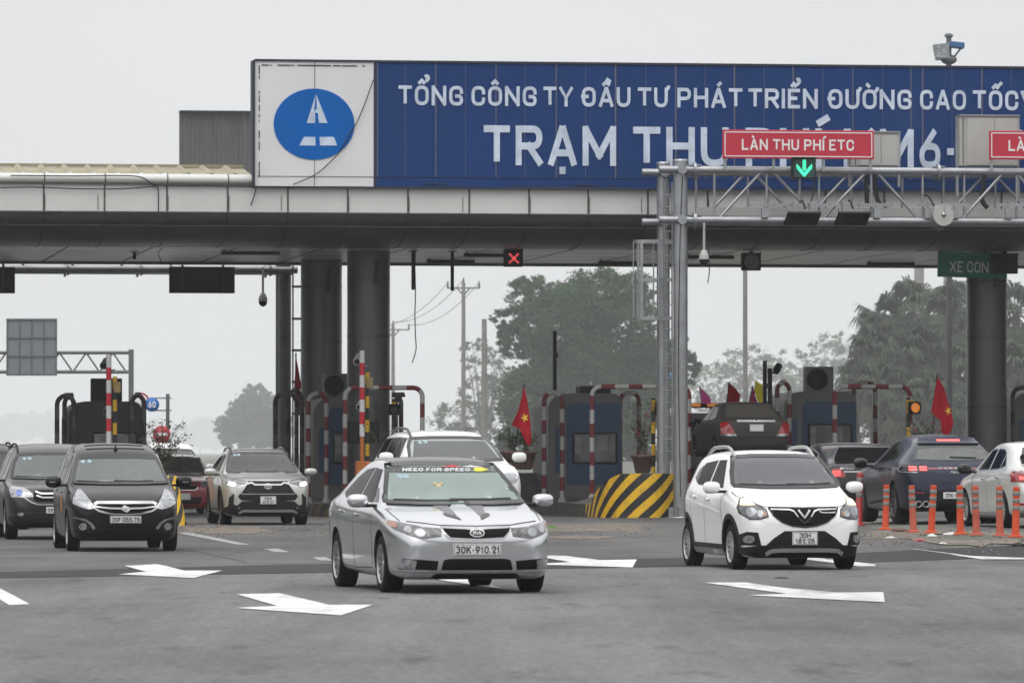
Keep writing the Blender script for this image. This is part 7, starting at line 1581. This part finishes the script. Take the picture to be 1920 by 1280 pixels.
def power_pole(px, ytop, Y, label, w=8, arms=True):
    p = at(px, ytop, Y); sc = Y / FPX; r = thing('power_pole', label, 'power pole', (p.x, Y, 0), 0, 'power poles beyond the plaza'); mb = MB(); mb.tube([(p.x, Y, 0), (p.x, Y, p.z)], w * sc * .62, 10, r1=w * sc * .42); mb.build('pole', m_conc, r)
    if arms:
        mb = MB(); h = 31 * sc; z = p.z - 10 * sc; mb.box((p.x, Y, z), (2 * h, .10, .10))
        for s in (-1, 1): mb.tube([(p.x + s * 12 * sc, Y, z), (p.x, Y, z - 14 * sc)], .05, 6)
        mb.build('crossarm', m_galvd, r)
        for x in (-h * .95, 0, h * .95): mb = MB(); mb.lathe([(.05, 0), (.10, .1), (.05, .2), (.08, .3), (.03, .42), (.03, .5)], (p.x + x, Y, z + (.05 if x else .3)), 'z', 10); mb.build('insulator', m_galvd, r)
    return p
p1 = power_pole(869, 530, 420, 'concrete power pole with a crossarm, left of the big tree')
p2 = power_pole(737, 608, 480, 'power pole with a crossarm, mostly behind the front round column', 7)
power_pole(908, 598, 300, 'bare thick concrete pole among thin branches left of the big tree', 11, False)
for k, (dx, dz) in enumerate(((-29, 0), (0, 6), (29, 0))):
    s1, s2 = 420 / FPX, 480 / FPX; A = Vector((p1.x + dx * s1, 420, p1.z - (10 - dz) * s1 + .4)); B = Vector((p2.x + dx * s2, 480, p2.z - (10 - dz) * s2 + .4)); C_ = Vector((p1.x + 60 + dx * s1, 300, A.z + 1))
    cable('power_line', ('left', 'middle', 'right')[k] + ' power line sagging between the crossarm poles', [A + (B - A) * t - Vector((0, 0, 4 * .9 * t * (1 - t))) for t in [i / 12 for i in range(13)]], .022, 'power line')
def lamp_pole(px, ytop, Y, w, label, head=False):
    p = at(px, ytop, Y); sc = Y / FPX; r = thing('lamp_post', label, 'lamp post', (p.x, Y, 0), 0, 'tall posts beyond the plaza'); mb = MB(); mb.tube([(p.x, Y, 0), (p.x, Y, p.z)], w * sc * .56, 12, r1=w * sc * .42); mb.build('pole', m_conc, r)
    mb = MB(); mb.lathe([(w * sc * .9, 0), (w * sc * .9, .5), (w * sc * .6, .6)], (p.x, Y, 0), 'z', 12); mb.build('base', m_conc, r)
lamp_pole(1397, 380, 210, 9, 'tall slim grey post behind the dark hanging signal box'); lamp_pole(1723, 330, 900, 20, 'thick concrete post rising above the palms'); lamp_pole(1774, 330, 880, 11, 'thin pale post rising above the palms beside the thick one')
def mast(px, y0, v, label):
    a = pv(px, y0, v); mb = MB(); mb.box((a[0], v, (a[2] + .3) / 2), (.085, .085, a[2] - .3)); mb.box((a[0] + .06, v, a[2] - .6), (.05, .06, .12)); tag(mb.build('steel_mast', m_dark, None, PLM, base=PW(a[0], v, .3)), label, 'mast', 'steel masts by the booths')
mast(1040, 620, 9.6, 'slim dark steel mast standing up behind the striped-island booth'); mast(1434, 676, 5.0, 'dark steel mast left of the booth with the big air conditioner')
def post_cam():
    v = 4.8; a = pv(1458, 690, v); r = pthing('post_camera', 'dark camera on a bracket beside the steel mast left of the air conditioner', 'camera', a[0], v, a[2]); d = Vector((-.35, -.85, -.35)).normalized(); c = Vector(a)
    mb = MB(); mb.tube([c - d * .14, c + d * .14], .09, 14); mb.build('camera', m_dark, r, PLM); mb = MB(); q = pv(1445, 698, v); mb.tube([c, c + Vector((0, 0, -.13)), (q[0], v, q[2])], .025, 6); mb.box((q[0] - .02, v, q[2] - .5), (.10, .10, 1.2)); mb.build('bracket', m_dark, r, PLM)
post_cam()
c = at(1245, 705, 200); r = thing('garden_lamp', 'small post lamp with a round blue cap behind the ladder', 'lamp post', (c.x, 200, 0)); mb = MB(); mb.ell((c.x, 200, c.z), (.30, .30, .16), 14); mb.build('cap', M('lamp_cap_blue', (.04, .20, .42), .5), r); mb = MB(); mb.tube([(c.x, 200, 0), (c.x, 200, c.z - .5)], .06, 8); mb.lathe([(.12, -.7), (.16, -.1)], (c.x, 200, c.z), 'z', 12); mb.build('post', m_sw, r)
# ---------------------------------------------------------------- orange delineator posts
def delineator():
    r = thing('delineator_post', '', 'delineator post', (0, 0, 0), 0, 'orange delineator posts on the right'); S = IDM
    mo = M('delineator_orange', (.44, .048, .008), .5, 0, .12, 4, dirt=.2, spec=.25); mg = M('reflective_grey', (.17, .165, .16), .5, .1, .15, 8)
    mb = MB(); mb.lathe([(.12, 0), (.12, .015), (.08, .03), (.057, .055), (.051, .74), (.046, .765), (0, .77)], (0, 0, 0), 'z', 20); mb.build('post', mo, r, S)
    for z in (.44, .55, .66): mb = MB(); mb.lathe([(.053, z - .032), (.0555, z - .028), (.055, z + .032), (.052, z + .035)], (0, 0, 0), 'z', 20); mb.build('reflective_band', mg, r, S)
    return r
dl = delineator()
DLS = [(1660, 994, 'orange post standing alone in front of the navy SUV rear wheel'), (1713, 999, 'duller post of the pair under the navy SUV exhausts'), (1746, 1000, 'brighter orange post of the pair under the navy SUV number plate'), (1801, 1003, 'orange post overlapping the front wheel of the pale sedan'), (1831, 1004, 'dull red post in front of the pale sedan front door'), (1875, 1006, 'dull red post in front of the pale sedan rear wheel'), (1904, 1008, 'rightmost orange post, beside the rear bumper of the pale sedan')]
for i, (x, y, lb) in enumerate(DLS):
    g = ground(x, y); rr = random.Random(i)
    o = dl if i == 0 else copy_tree(dl)
    o.location = g + Vector((0, 0, .012)); o['label'] = lb; o.rotation_euler = (R(rr.uniform(-2, 2)), R(rr.uniform(-3, 3)), rr.uniform(0, 3))
md2 = M('delineator_red', (.34, .022, .022), .5, 0, .12, 4, dirt=.3)
for o in [o for o in bpy.data.objects if o.name.startswith('delineator_post') and 'dull' in o['label']]:
    for ch in o.children:
        if ch.name.startswith('post'): ch.data = ch.data.copy(); ch.data.materials[0] = M('delineator_faded', (.34, .055, .022), .6, 0, .2, 5, dirt=.5)
g = ground(1610, 985); o = copy_tree(dl, g, label='red post partly behind the wing mirror of the white hatchback'); o.scale = (1.15, 1.15, 1.25)
for ch in o.children:
    if ch.name.startswith('post'): ch.data = ch.data.copy(); ch.data.materials[0] = md2
# ---------------------------------------------------------------- litter
def litter(px, y, sz, mat, label, seed, name='litter', cat='litter'):
    rng = random.Random(seed); g = ground(px, y); mb = MB(); n = 9; vs = []
    for j in range(3):
        for i in range(n): a = 2 * math.pi * i / n; q = (1, .8, .3)[j] * rng.uniform(.6, 1.2); vs.append((g.x + sz[0] * q * math.cos(a), g.y + sz[1] * q * math.sin(a), g.z + .012 + sz[2] * (0, .6, 1)[j] * rng.uniform(.7, 1.2)))
    mb.add(vs, [(j * n + i, j * n + (i + 1) % n, (j + 1) * n + (i + 1) % n, (j + 1) * n + i) for j in range(2) for i in range(n)] + [tuple(2 * n + i for i in range(n))])
    tag(mb.build(name, mat, None, IDM, base=g), label, cat, 'litter on the right verge')
mw_ = M('crumpled_white', (.55, .55, .54), .7); mr_ = M('drink_can_red', (.42, .05, .06), .4); mk_ = M('dark_rag', (.02, .02, .02), .9)
litter(1670, 1009, (.10, .10, .02), mw_, 'scrap of white paper left of the drink packet', 1); litter(1747, 1006, (.08, .08, .035), mw_, 'crumpled white cup on the dirt near the paired posts', 2); litter(1783, 1003, (.12, .08, .035), mw_, 'crumpled white plastic next to the post by the front wheel', 3); litter(1724, 1014, (.10, .06, .035), mr_, 'red and white drink packet lying on the dirt', 4); litter(1908, 1016, (.16, .12, .04), mk_, 'black rag on the ground at the right edge', 5); litter(1767, 1015, (.07, .07, .02), mw_, 'small flat white scrap on the dirt below the paired posts', 6); litter(1686, 997, (.22, .16, .05), M('dead_leaf_heap', (.10, .045, .03), .95), 'small heap of reddish debris between two orange posts', 7)
litter(1466, 1086, (.10, .06, .02), mk_, 'small dark scrap on the asphalt in front of the white hatchback', 9); litter(1028, 991, (.20, .3, .05), M('weed_green', (.06, .13, .02), .9), 'tuft of green weed on the apron right of the silver sedan', 10, 'weed', 'weed')
# ---------------------------------------------------------------- flags
m_flag = M('flag_red', (.30, .007, .018), .8, 0, .2, 3, spec=.1); m_star = M('flag_star', (.72, .45, .03), .7)
def flag(label, pole, poly, v, star=None, mat=None, dz=.06, name='flag', grp='flags by the booths', ph=0):
    a0 = pv(*pole[0], v); a1 = pv(*pole[1], v); r = pthing(name, label, 'flag', a1[0], v, a1[2], grp)
    mb = MB(); mb.tube([(a0[0], v, a0[2]), (a1[0], v, a1[2])], .018, 8); mb.build('pole', m_dark, r, PLM)
    P = [pv(x, y, v) for x, y in poly]; bm = bmesh.new(); bm.faces.new([bm.verts.new((p[0], p[2], 0)) for p in P])
    for k in (0, 1):
        lo = min(x.co[k] for x in bm.verts); hi = max(x.co[k] for x in bm.verts); q = lo + .045
        while q < hi:
            pt = [0, 0, 0]; pt[k] = q; no = [0, 0, 0]; no[k] = 1; bmesh.ops.bisect_plane(bm, geom=bm.verts[:] + bm.edges[:] + bm.faces[:], plane_co=pt, plane_no=no); q += .045
    def D(x, z):
        t = (z - a0[2]) / (a1[2] - a0[2]); xp = a0[0] + (a1[0] - a0[0]) * t; d = abs(x - xp); return v - .03 - math.sin(d * 13 + z * 2.2 + ph) * dz * min(1, d * 5) - .25 * d
    bm.verts.index_update(); mb = MB(); mb.add([(x.co.x, D(x.co.x, x.co.y), x.co.y) for x in bm.verts], [[y.index for y in f.verts] for f in bm.faces], 0, True); bm.free(); cl = mb.build('cloth', mat or m_flag, r, PLM)
    if star:
        cx, cy, rad, rot = star; c = pv(cx, cy, v); rr = rad / 79.0; pts = []
        for k in range(10): a = R(90 + rot + 36 * k); q = rr * (1 if k % 2 == 0 else .40); pts.append((c[0] + q * math.cos(a) * .8, c[2] + q * math.sin(a)))
        mb = MB(); vs = [(c[0], D(c[0], c[2]) - .012, c[2])] + [(x, D(x, z) - .012, z) for x, z in pts]; mb.add(vs, [(0, k + 1, (k + 1) % 10 + 1) for k in range(10)], 0, True); mb.build('star', m_star, cl, PLM)
flag('red flag with a yellow star before the palms, right of the amber signal', ((1757, 703), (1746, 850)), [(1757, 706), (1745, 772), (1749, 777), (1762, 788), (1764, 812), (1772, 815), (1781, 810), (1786, 794), (1783, 772), (1776, 752), (1768, 726)], 1.0, (1776, 770, 9, 20))
flag('red star flag drooping beside the flowerpot left of the striped-island booth', ((983, 720), (962, 870)), [(982, 724), (978, 745), (971, 770), (957, 797), (966, 800), (974, 803), (984, 828), (990, 837), (995, 826), (993, 790), (988, 752)], 1.0, (983, 783, 9, 20), ph=1)
flag('narrow red flag hanging between the steel post and the rear column', ((555, 661), (553, 800)), [(555, 668), (551, 728), (556, 774), (562, 780), (561, 735), (565, 725), (561, 700)], 10.5, ph=2)
mp = M('flag_pink', (.80, .10, .38), .75); my_ = M('flag_yellow', (.85, .74, .02), .75); mpu = M('flag_purple', (.36, .015, .10), .75)
for lb, pole, poly, mt in (('small pink pennant on the recovery truck', ((1312, 724), (1317, 762)), [(1312, 726), (1315, 756), (1332, 757), (1331, 745), (1320, 733)], mp), ('small red pennant on the recovery truck', ((1367, 716), (1362, 762)), [(1367, 717), (1363, 754), (1384, 754), (1388, 740), (1377, 727)], m_flag), ('small purple pennant next to the yellow one on the recovery truck', ((1411, 724), (1404, 762)), [(1411, 725), (1405, 756), (1419, 756), (1415, 740)], mpu), ('small yellow pennant on the recovery truck', ((1418, 713), (1411, 762)), [(1418, 714), (1414, 731), (1419, 750), (1424, 756), (1434, 754), (1434, 726), (1426, 720)], my_)):
    flag(lb, pole, poly, 8.0, None, mt, .03, 'pennant', 'pennants on the recovery truck')
# ================================================================ TREES AND PLANTS
def M_leaf(name, c0, c1, scale=.35):
    m = bpy.data.materials.new(name); m.use_nodes = True; n = m.node_tree.nodes; l = m.node_tree.links; b = n['Principled BSDF']; b.inputs['Roughness'].default_value = .6; b.inputs['Specular IOR Level'].default_value = .3
    tc = n.new('ShaderNodeTexCoord'); ns = n.new('ShaderNodeTexNoise'); ns.inputs['Scale'].default_value = scale; ns.inputs['Detail'].default_value = 5; l.new(tc.outputs['Object'], ns.inputs[0])
    at_ = n.new('ShaderNodeAttribute'); at_.attribute_name = 'stripe'
    ad = n.new('ShaderNodeMath'); ad.operation = 'MULTIPLY_ADD'; l.new(at_.outputs['Fac'], ad.inputs[0]); ad.inputs[1].default_value = .5; l.new(ns.outputs[0], ad.inputs[2])
    mr = n.new('ShaderNodeMapRange'); mr.inputs[1].default_value = .35; mr.inputs[2].default_value = 1.05; l.new(ad.outputs[0], mr.inputs[0])
    mx = n.new('ShaderNodeMix'); mx.data_type = 'RGBA'; l.new(mr.outputs[0], mx.inputs[0]); mx.inputs[6].default_value = tuple(c0) + (1,); mx.inputs[7].default_value = tuple(c1) + (1,); l.new(mx.outputs[2], b.inputs['Base Color'])
    tr = n.new('ShaderNodeBsdfTranslucent'); l.new(mx.outputs[2], tr.inputs[0]); ms = n.new('ShaderNodeMixShader'); ms.inputs[0].default_value = .25; l.new(b.outputs[0], ms.inputs[1]); l.new(tr.outputs[0], ms.inputs[2]); l.new(ms.outputs[0], n['Material Output'].inputs[0]); return m
m_leaf = M_leaf('broad_leaves', (.018, .034, .014), (.060, .105, .038), .12)
m_leafd = M_leaf('dark_green_leaves', (.006, .020, .005), (.045, .120, .026), .10)
m_leaf2 = M_leaf('pale_leaves', (.050, .070, .030), (.12, .16, .07), .12)
m_leaf3 = M_leaf('olive_leaves', (.040, .055, .030), (.10, .13, .065), .15)
m_palm = M_leaf('palm_leaves', (.018, .027, .017), (.062, .082, .046), .30)
m_dead = M_leaf('dead_fronds', (.045, .040, .028), (.13, .115, .085), .5)
m_bark = M('bark', (.085, .075, .062), .9, 0, .25, 2, .3)
m_barkl = M('pale_bark', (.16, .15, .135), .9, 0, .25, 2, .3)
def tree(label, px, Y, blobs, leaf, nleaf, lsz, seed, clump=.09, name='tree', cat='tree', bark=None, trunk_w=10, ygap=None, grp='trees beyond the toll plaza', limbs=14, thin=1.0, per=26):
    """blobs: (px, py, rx, ry) crown masses in photo pixels, each given a depth like its width"""
    rng = random.Random(seed); sc = Y / FPX; base = at(px, 848, Y); r = thing(name, label, cat, (base.x, Y, 0), 0, grp)
    B = []
    for (x, y, rx, ry) in blobs:
        p = at(x, y, Y); B.append((Vector((p.x, Y + rng.uniform(-.3, .3) * rx * sc, p.z)), Vector((rx * sc, rx * sc * .9, ry * sc))))
    mb = MB(); top = max(b[0].z for b in B); low = min(b[0].z for b in B)
    fork = Vector((base.x, Y, low * .55)); mb.tube([(base.x, Y, -.1), (base.x + .05, Y, fork.z * .5), fork], [trunk_w * sc * .6, trunk_w * sc * .45, trunk_w * sc * .4], 10)
    for i in range(limbs):
        c, rad = B[i % len(B)]; e = c + Vector((rng.uniform(-.6, .6) * rad.x, rng.uniform(-.6, .6) * rad.y, rng.uniform(-.5, .8) * rad.z)); m = fork.lerp(e, .5) + Vector((rng.uniform(-.1, .1) * rad.x, rng.uniform(-.1, .1) * rad.y, .2 * rad.z))
        mb.tube(smooth_pts([fork, m, e], 3), trunk_w * sc * .22, 6, r1=trunk_w * sc * .04)
        for j in range(4):
            f = m.lerp(e, rng.uniform(.3, 1)); g = f + Vector((rng.gauss(0, .35) * rad.x, rng.gauss(0, .35) * rad.y, rng.uniform(0, .5) * rad.z)); mb.tube([f, f.lerp(g, .5) + Vector((0, 0, .05 * rad.z)), g], trunk_w * sc * .07, 5, r1=trunk_w * sc * .025)
    mb.build('trunk', bark or m_bark, r)
    mb = MB(); tot = sum(b[1].x * b[1].z for b in B); vs = []; fs = []; at_ = []
    for c, rad in B:
        n = int(nleaf * rad.x * rad.z / tot / per)
        for k in range(n):
            while True:
                d = Vector((rng.uniform(-1, 1), rng.uniform(-1, 1), rng.uniform(-1, 1)))
                if .02 < d.length < 1: break
            q = d.normalized() * (d.length ** .45) * rng.uniform(.88, 1.08); cc = c + Vector((q.x * rad.x, q.y * rad.y, q.z * rad.z)); tint = rng.random(); cr = clump * (rad.x + rad.z) * rng.uniform(.6, 1.4)
            for j in range(per):
                p = cc + Vector((rng.gauss(0, .5) * cr, rng.gauss(0, .5) * cr, rng.gauss(0, .36) * cr)); s = lsz * sc * rng.uniform(.6, 1.4)
                a = Vector((rng.gauss(0, 1), rng.gauss(0, 1), rng.gauss(0, .6))).normalized() * s; b = a.cross(Vector((rng.gauss(0, 1), rng.gauss(0, 1), rng.gauss(0, 1)))).normalized() * s * .5 * thin
                o = len(vs); vs += [p - a, p + b, p + a, p - b]; fs.append((o, o + 1, o + 2, o + 3)); t = tint * .8 + rng.random() * .2; at_ += [t] * 4
    mb.add(vs, fs, 0, False, at_); mb.build('crown', leaf, r); return r
tree('big dense green tree in the middle, behind the booth with the striped island', 1090, 800,
     [(1050, 610, 85, 75), (1120, 560, 75, 55), (1000, 555, 45, 40), (1090, 690, 110, 70), (1170, 620, 70, 70), (1190, 740, 70, 80), (1020, 750, 85, 70), (970, 640, 40, 30), (1110, 800, 110, 70), (1225, 700, 55, 60), (1270, 660, 30, 35), (1290, 690, 22, 30), (1000, 830, 70, 40), (1220, 820, 60, 50), (1180, 540, 45, 30), (960, 600, 35, 25)], m_leafd, 130000, 4.0, 11, trunk_w=16, clump=.10, per=60)
tree('thin leaved tree with bare branches left of the big tree', 905, 1400, [(870, 790, 60, 45), (905, 740, 40, 45), (850, 820, 40, 30), (930, 690, 30, 40), (890, 660, 30, 35), (935, 800, 40, 40)], m_leaf3, 5600, 3.4, 12, bark=m_barkl, trunk_w=8, limbs=34)
tree('hazy rounded tree at the left, above the grey crossover', 470, 2300, [(470, 775, 42, 38), (440, 800, 34, 32), (505, 780, 30, 42), (480, 745, 26, 26), (520, 800, 30, 40), (460, 825, 45, 25)], m_leaf, 14000, 4.2, 13, trunk_w=8)
for i, (px, blobs, lb) in enumerate(((45, [(30, 800, 36, 26), (75, 795, 30, 24), (5, 808, 30, 22), (100, 815, 24, 20)], 'faint hazy clump of trees at the left edge'), (375, [(380, 812, 34, 26), (350, 820, 24, 20), (405, 820, 22, 20)], 'faint hazy clump of trees between the no entry sign and the crossover'), (230, [(180, 815, 50, 26), (250, 820, 50, 24), (300, 815, 40, 28)], 'faint hazy clump of trees behind the shaded booth'))):
    tree(lb, px, 11000, blobs, m_leaf3, 7200, 4.0, 20 + i, trunk_w=4)
tree('airy pale tree with open branches right of the silver gantry post', 1370, 2000, [(1340, 720, 55, 45), (1400, 690, 60, 45), (1370, 770, 70, 50), (1440, 730, 50, 50), (1320, 790, 45, 45), (1440, 800, 60, 40)], m_leaf2, 9600, 3.2, 31, bark=m_barkl, trunk_w=7, limbs=40)
tree('airy pale tree with umbrella like leaf tufts left of the palms', 1530, 2100, [(1490, 700, 45, 45), (1545, 670, 45, 40), (1580, 640, 28, 22), (1520, 740, 60, 45), (1560, 720, 40, 45), (1480, 780, 60, 45), (1550, 790, 60, 50)], m_leaf2, 10500, 3.2, 32, bark=m_barkl, trunk_w=7, limbs=44)
tree('dense dark greenery below the palms at the right', 1720, 780, [(1640, 800, 80, 50), (1720, 790, 80, 60), (1800, 790, 70, 60), (1880, 790, 70, 60), (1950, 780, 60, 70), (1600, 830, 60, 40), (1870, 700, 40, 60)], m_leaf, 15000, 3.6, 33, trunk_w=8)
tree('low bushy trees behind the recovery truck', 1400, 1500, [(1330, 820, 60, 30), (1420, 815, 70, 35), (1500, 815, 60, 35), (1270, 830, 40, 25)], m_leaf3, 7000, 3.2, 34, trunk_w=6)
# fan palms
def palm_meshes(seed):
    rng = random.Random(seed); live = MB(); dead = MB(); tr = MB()
    tr.tube([(0, 0, -.1), (.03, 0, .25), (0, .02, .6), (.0, 0, 1.0)], [.075, .06, .055, .05], 12)
    for k in range(54):
        el = R(rng.uniform(-75, 80)) if k < 38 else R(rng.uniform(-85, -35)); az = rng.uniform(0, 2 * math.pi); ln = rng.uniform(.16, .26); isdead = k >= 38 or el < R(-45); mb = dead if isdead else live
        d = Vector((math.cos(az) * math.cos(el), math.sin(az) * math.cos(el), math.sin(el))); o = Vector((0, 0, .98 - (0 if not isdead else rng.uniform(0, .12)))); tip = o + d * ln - Vector((0, 0, .03)); mb.tube([o, o.lerp(tip, .5) + Vector((0, 0, .02)), tip], .006, 4)
        side = d.cross(Vector((0, 0, 1))); side = side.normalized() if side.length > .01 else Vector((1, 0, 0)); up = side.cross(d).normalized(); n = 17; tint = rng.random(); fr = rng.uniform(.16, .23)
        for j in range(n):
            a = R(-105 + 210 * j / (n - 1)); q = d * math.cos(a) + side * math.sin(a); L = fr * (.75 + .25 * math.cos(a)) * rng.uniform(.9, 1.1); w = side * math.cos(a) - d * math.sin(a); fold = up * (.010 if j % 2 else -.010); drop = Vector((0, 0, -rng.uniform(.05, .13)))
            p0 = tip; p1 = tip + q * L * .6 + fold; p2 = tip + q * L * .95 + drop; hw = w * .016
            mb.add([p0 - hw * .3, p0 + hw * .3, p1 + hw, p1 - hw, p2 + hw * .25, p2 - hw * .25], [(0, 1, 2, 3), (3, 2, 4, 5)], 0, False, [tint] * 6)
    return tr, live, dead
PALMS = [(1570, 790, 46, 640, 'small low fan palm left of the recovery truck lamp post'), (1655, 720, 60, 610, 'low fan palm left of the signal arch, full of hanging fronds'), (1760, 750, 66, 610, 'low fan palm behind the amber signal'), (1830, 760, 60, 620, 'low fan palm left of the right round column base'), (1680, 800, 56, 600, 'lowest fan palm between the booth and the navy SUV'), (1750, 640, 62, 650, 'fan palm in the thick of the group above the amber signal'), (1680, 650, 60, 660, 'fan palm right of the lower left ones'), (1900, 780, 60, 610, 'low fan palm at the right edge behind the column'), (1655, 600, 62, 640, 'fan palm at the left end of the palm group, fans against the sky'), (1710, 575, 66, 680, 'tall fan palm with its crown below the thick concrete post'), (1770, 590, 64, 660, 'fan palm left of the right round column'), (1640, 660, 62, 620, 'lower fan palm of the left side, leaning over the booth'), (1720, 660, 70, 640, 'fan palm with hanging dead fronds in the middle of the group'), (1795, 570, 50, 700, 'tallest fan palm, one fan showing beside the green sign'), (1790, 680, 66, 640, 'fan palm behind the red star flag at the right'), (1905, 590, 70, 660, 'fan palm right of the right round column, at the top'), (1915, 690, 70, 630, 'fan palm with pale fronds at the right edge'), (1690, 740, 60, 600, 'low fan palm behind the red and white arch'), (1605, 720, 50, 620, 'small fan palm at the far left of the palms'), (1860, 640, 60, 700, 'fan palm mostly behind the right round column')]
PV_ = [palm_meshes(s) for s in (1, 2, 3)]
PM = []
for i, (x, y, s, Y, lb) in enumerate(PALMS):
    c = at(x, y, Y); r = thing('fan_palm', lb, 'palm tree', (c.x, Y, 0), i * 1.3, 'fan palms beyond the right lanes')
    if i < 3:
        tr, lv, dd = PV_[i]; o1 = tr.build('trunk', m_bark); o2 = lv.build('crown', m_palm); o3 = dd.build('dead_fronds', m_dead); PM.append((o1.data, o2.data, o3.data))
    else:
        o1, o2, o3 = (bpy.data.objects.new(nm, d) for nm, d in zip(('trunk', 'crown', 'dead_fronds'), PM[i % 3])); [COL.objects.link(o) for o in (o1, o2, o3)]
    k = s * Y / FPX / .36
    for o in (o2, o3): o.parent = r; o.scale = (k, k, k); o.location = (0, 0, c.z - k * .98)
    o1.parent = r; o1.scale = (k * .8, k * .8, c.z)
# potted shrubs and climbers on the islands
m_pot = M('clay_pot', (.10, .055, .042), .8, 0, .3, 5, dirt=.5); m_pet = M('pink_petals', (.50, .05, .16), .7); m_shrub = M_leaf('shrub_leaves', (.016, .026, .012), (.055, .085, .03), 2.0)
def potted(label, px, y0, y1, v, spread, zb, seed, flowers=0, pot=True, n=420, stems=None, name='potted_shrub'):
    rng = random.Random(seed); a = pv(px, y0, v); b = pv(px, y1, v); r = pthing(name, label, 'shrub', b[0], v, b[2], 'potted shrubs on the islands'); top = b[2] + (.42 if pot else 0)
    if pot:
        mb = MB(); mb.lathe([(.15, 0), (.18, .04), (.25, .36), (.29, .38), (.29, .43), (.25, .43), (.22, .36), (0, .36)], (b[0], v, b[2]), 'z', 20); mb.build('pot', m_pot, r, PLM)
    st = MB(); lf = MB(); fl = MB(); H = a[2] - top; sw = spread / 79.0; at_ = []
    for s in range(stems or 13):
        e = Vector((b[0] + rng.uniform(-1, 1) * sw, v + rng.uniform(-.4, .3), top + H * rng.uniform(.35, 1))); m = Vector((b[0] + (e.x - b[0]) * .35, v, top + (e.z - top) * .7)); P = smooth_pts([(b[0] + rng.uniform(-.1, .1), v, top - .05), m, e], 5); st.tube(P, .010, 5, r1=.004)
        for k in range(n // (stems or 13)):
            t = rng.uniform(.25, 1.02); p = P[min(len(P) - 1, int(t * (len(P) - 1)))] + Vector((rng.gauss(0, .06), rng.gauss(0, .06), rng.gauss(0, .06))); q = Vector((rng.gauss(0, 1), rng.gauss(0, 1), rng.gauss(0, .7))).normalized() * rng.uniform(.02, .042); w = q.cross(Vector((rng.gauss(0, 1), rng.gauss(0, 1), 1))).normalized() * q.length * .5; tt = rng.random(); lf.add([p - q, p + w, p + q, p - w], [(0, 1, 2, 3)], 0, False, [tt] * 4)
        if s < flowers:
            for k in range(7): p = P[-1] + Vector((rng.gauss(0, .03), rng.gauss(0, .03), rng.gauss(0, .03))); q = Vector((rng.gauss(0, 1), rng.gauss(0, 1), rng.gauss(0, 1))).normalized() * .025; w = q.cross(Vector((1, .3, .2))).normalized() * .022; fl.add([p - q, p + w, p + q, p - w], [(0, 1, 2, 3)])
    st.build('stems', m_bark, r, PLM); lf.build('leaves', m_shrub, r, PLM)
    if flowers: fl.build('flowers', m_pet, r, PLM)
potted('flowering shrub in a big clay pot behind the striped crash nose', 1205, 752, 887, 1.4, 46, 1.0, 1, 5, n=520)
potted('small leafy shrub in a dark pot left of the striped-island booth', 960, 800, 880, 1.2, 32, .9, 2, n=380)
potted('dark straggly shrub leaning over the striped crash block, left', 306, 778, 905, -9.0, 44, 1.0, 3, pot=False, n=900, stems=20)
potted('thin bare shrub with a few pink flowers below the lit amber signal', 1735, 782, 880, 0.5, 46, .9, 4, 3, n=300)
potted('wiry shrub in front of the dark display screen on the column', 715, 790, 880, 1.2, 40, .9, 5, n=240, pot=False)
potted('second leafy shrub left of the striped-island booth, behind the flag pole', 985, 805, 880, 2.2, 24, .9, 6, n=260)

# unseen belts of trees added round the plaza to darken reflections in paint and glass
def added_wood_belt(label, x0, x1, y0, y1, hmax, seed, n=1300):
    rng = random.Random(seed); mb = MB()
    for i in range(n):
        t = rng.random(); c = Vector((x0 + (x1 - x0) * t + rng.gauss(0, 3), y0 + (y1 - y0) * t + rng.gauss(0, 3), rng.uniform(.3, hmax * rng.uniform(.7, 1)))); tint = rng.random()
        for j in range(30):
            p = c + Vector((rng.gauss(0, 1), rng.gauss(0, 1), rng.gauss(0, .8))); a = Vector((rng.gauss(0, 1), rng.gauss(0, 1), rng.gauss(0, .7))).normalized() * rng.uniform(.18, .36); b = a.cross(Vector((rng.gauss(0, 1), rng.gauss(0, 1), rng.gauss(0, 1)))).normalized() * .18
            mb.add([p - a, p + b, p + a, p - b], [(0, 1, 2, 3)], 0, False, [tint] * 4)
    o = mb.build('added_wood', m_leaf); o['kind'] = 'stuff'; o['label'] = label
added_wood_belt('unseen trees added beyond the left end of the plaza for dark reflections', -34, -130, 185, 150, 11, 51)
added_wood_belt('unseen trees added along the left side of the road for dark reflections', -60, -75, 150, 10, 11, 52)
added_wood_belt('unseen trees added beyond the right end of the plaza for dark reflections', 36, 130, 185, 150, 11, 53)
added_wood_belt('unseen trees added along the right side of the road for dark reflections', 62, 75, 150, 10, 11, 54)
added_wood_belt('unseen trees added far behind the photographer for dark reflections', -75, 75, -40, -40, 12, 55)
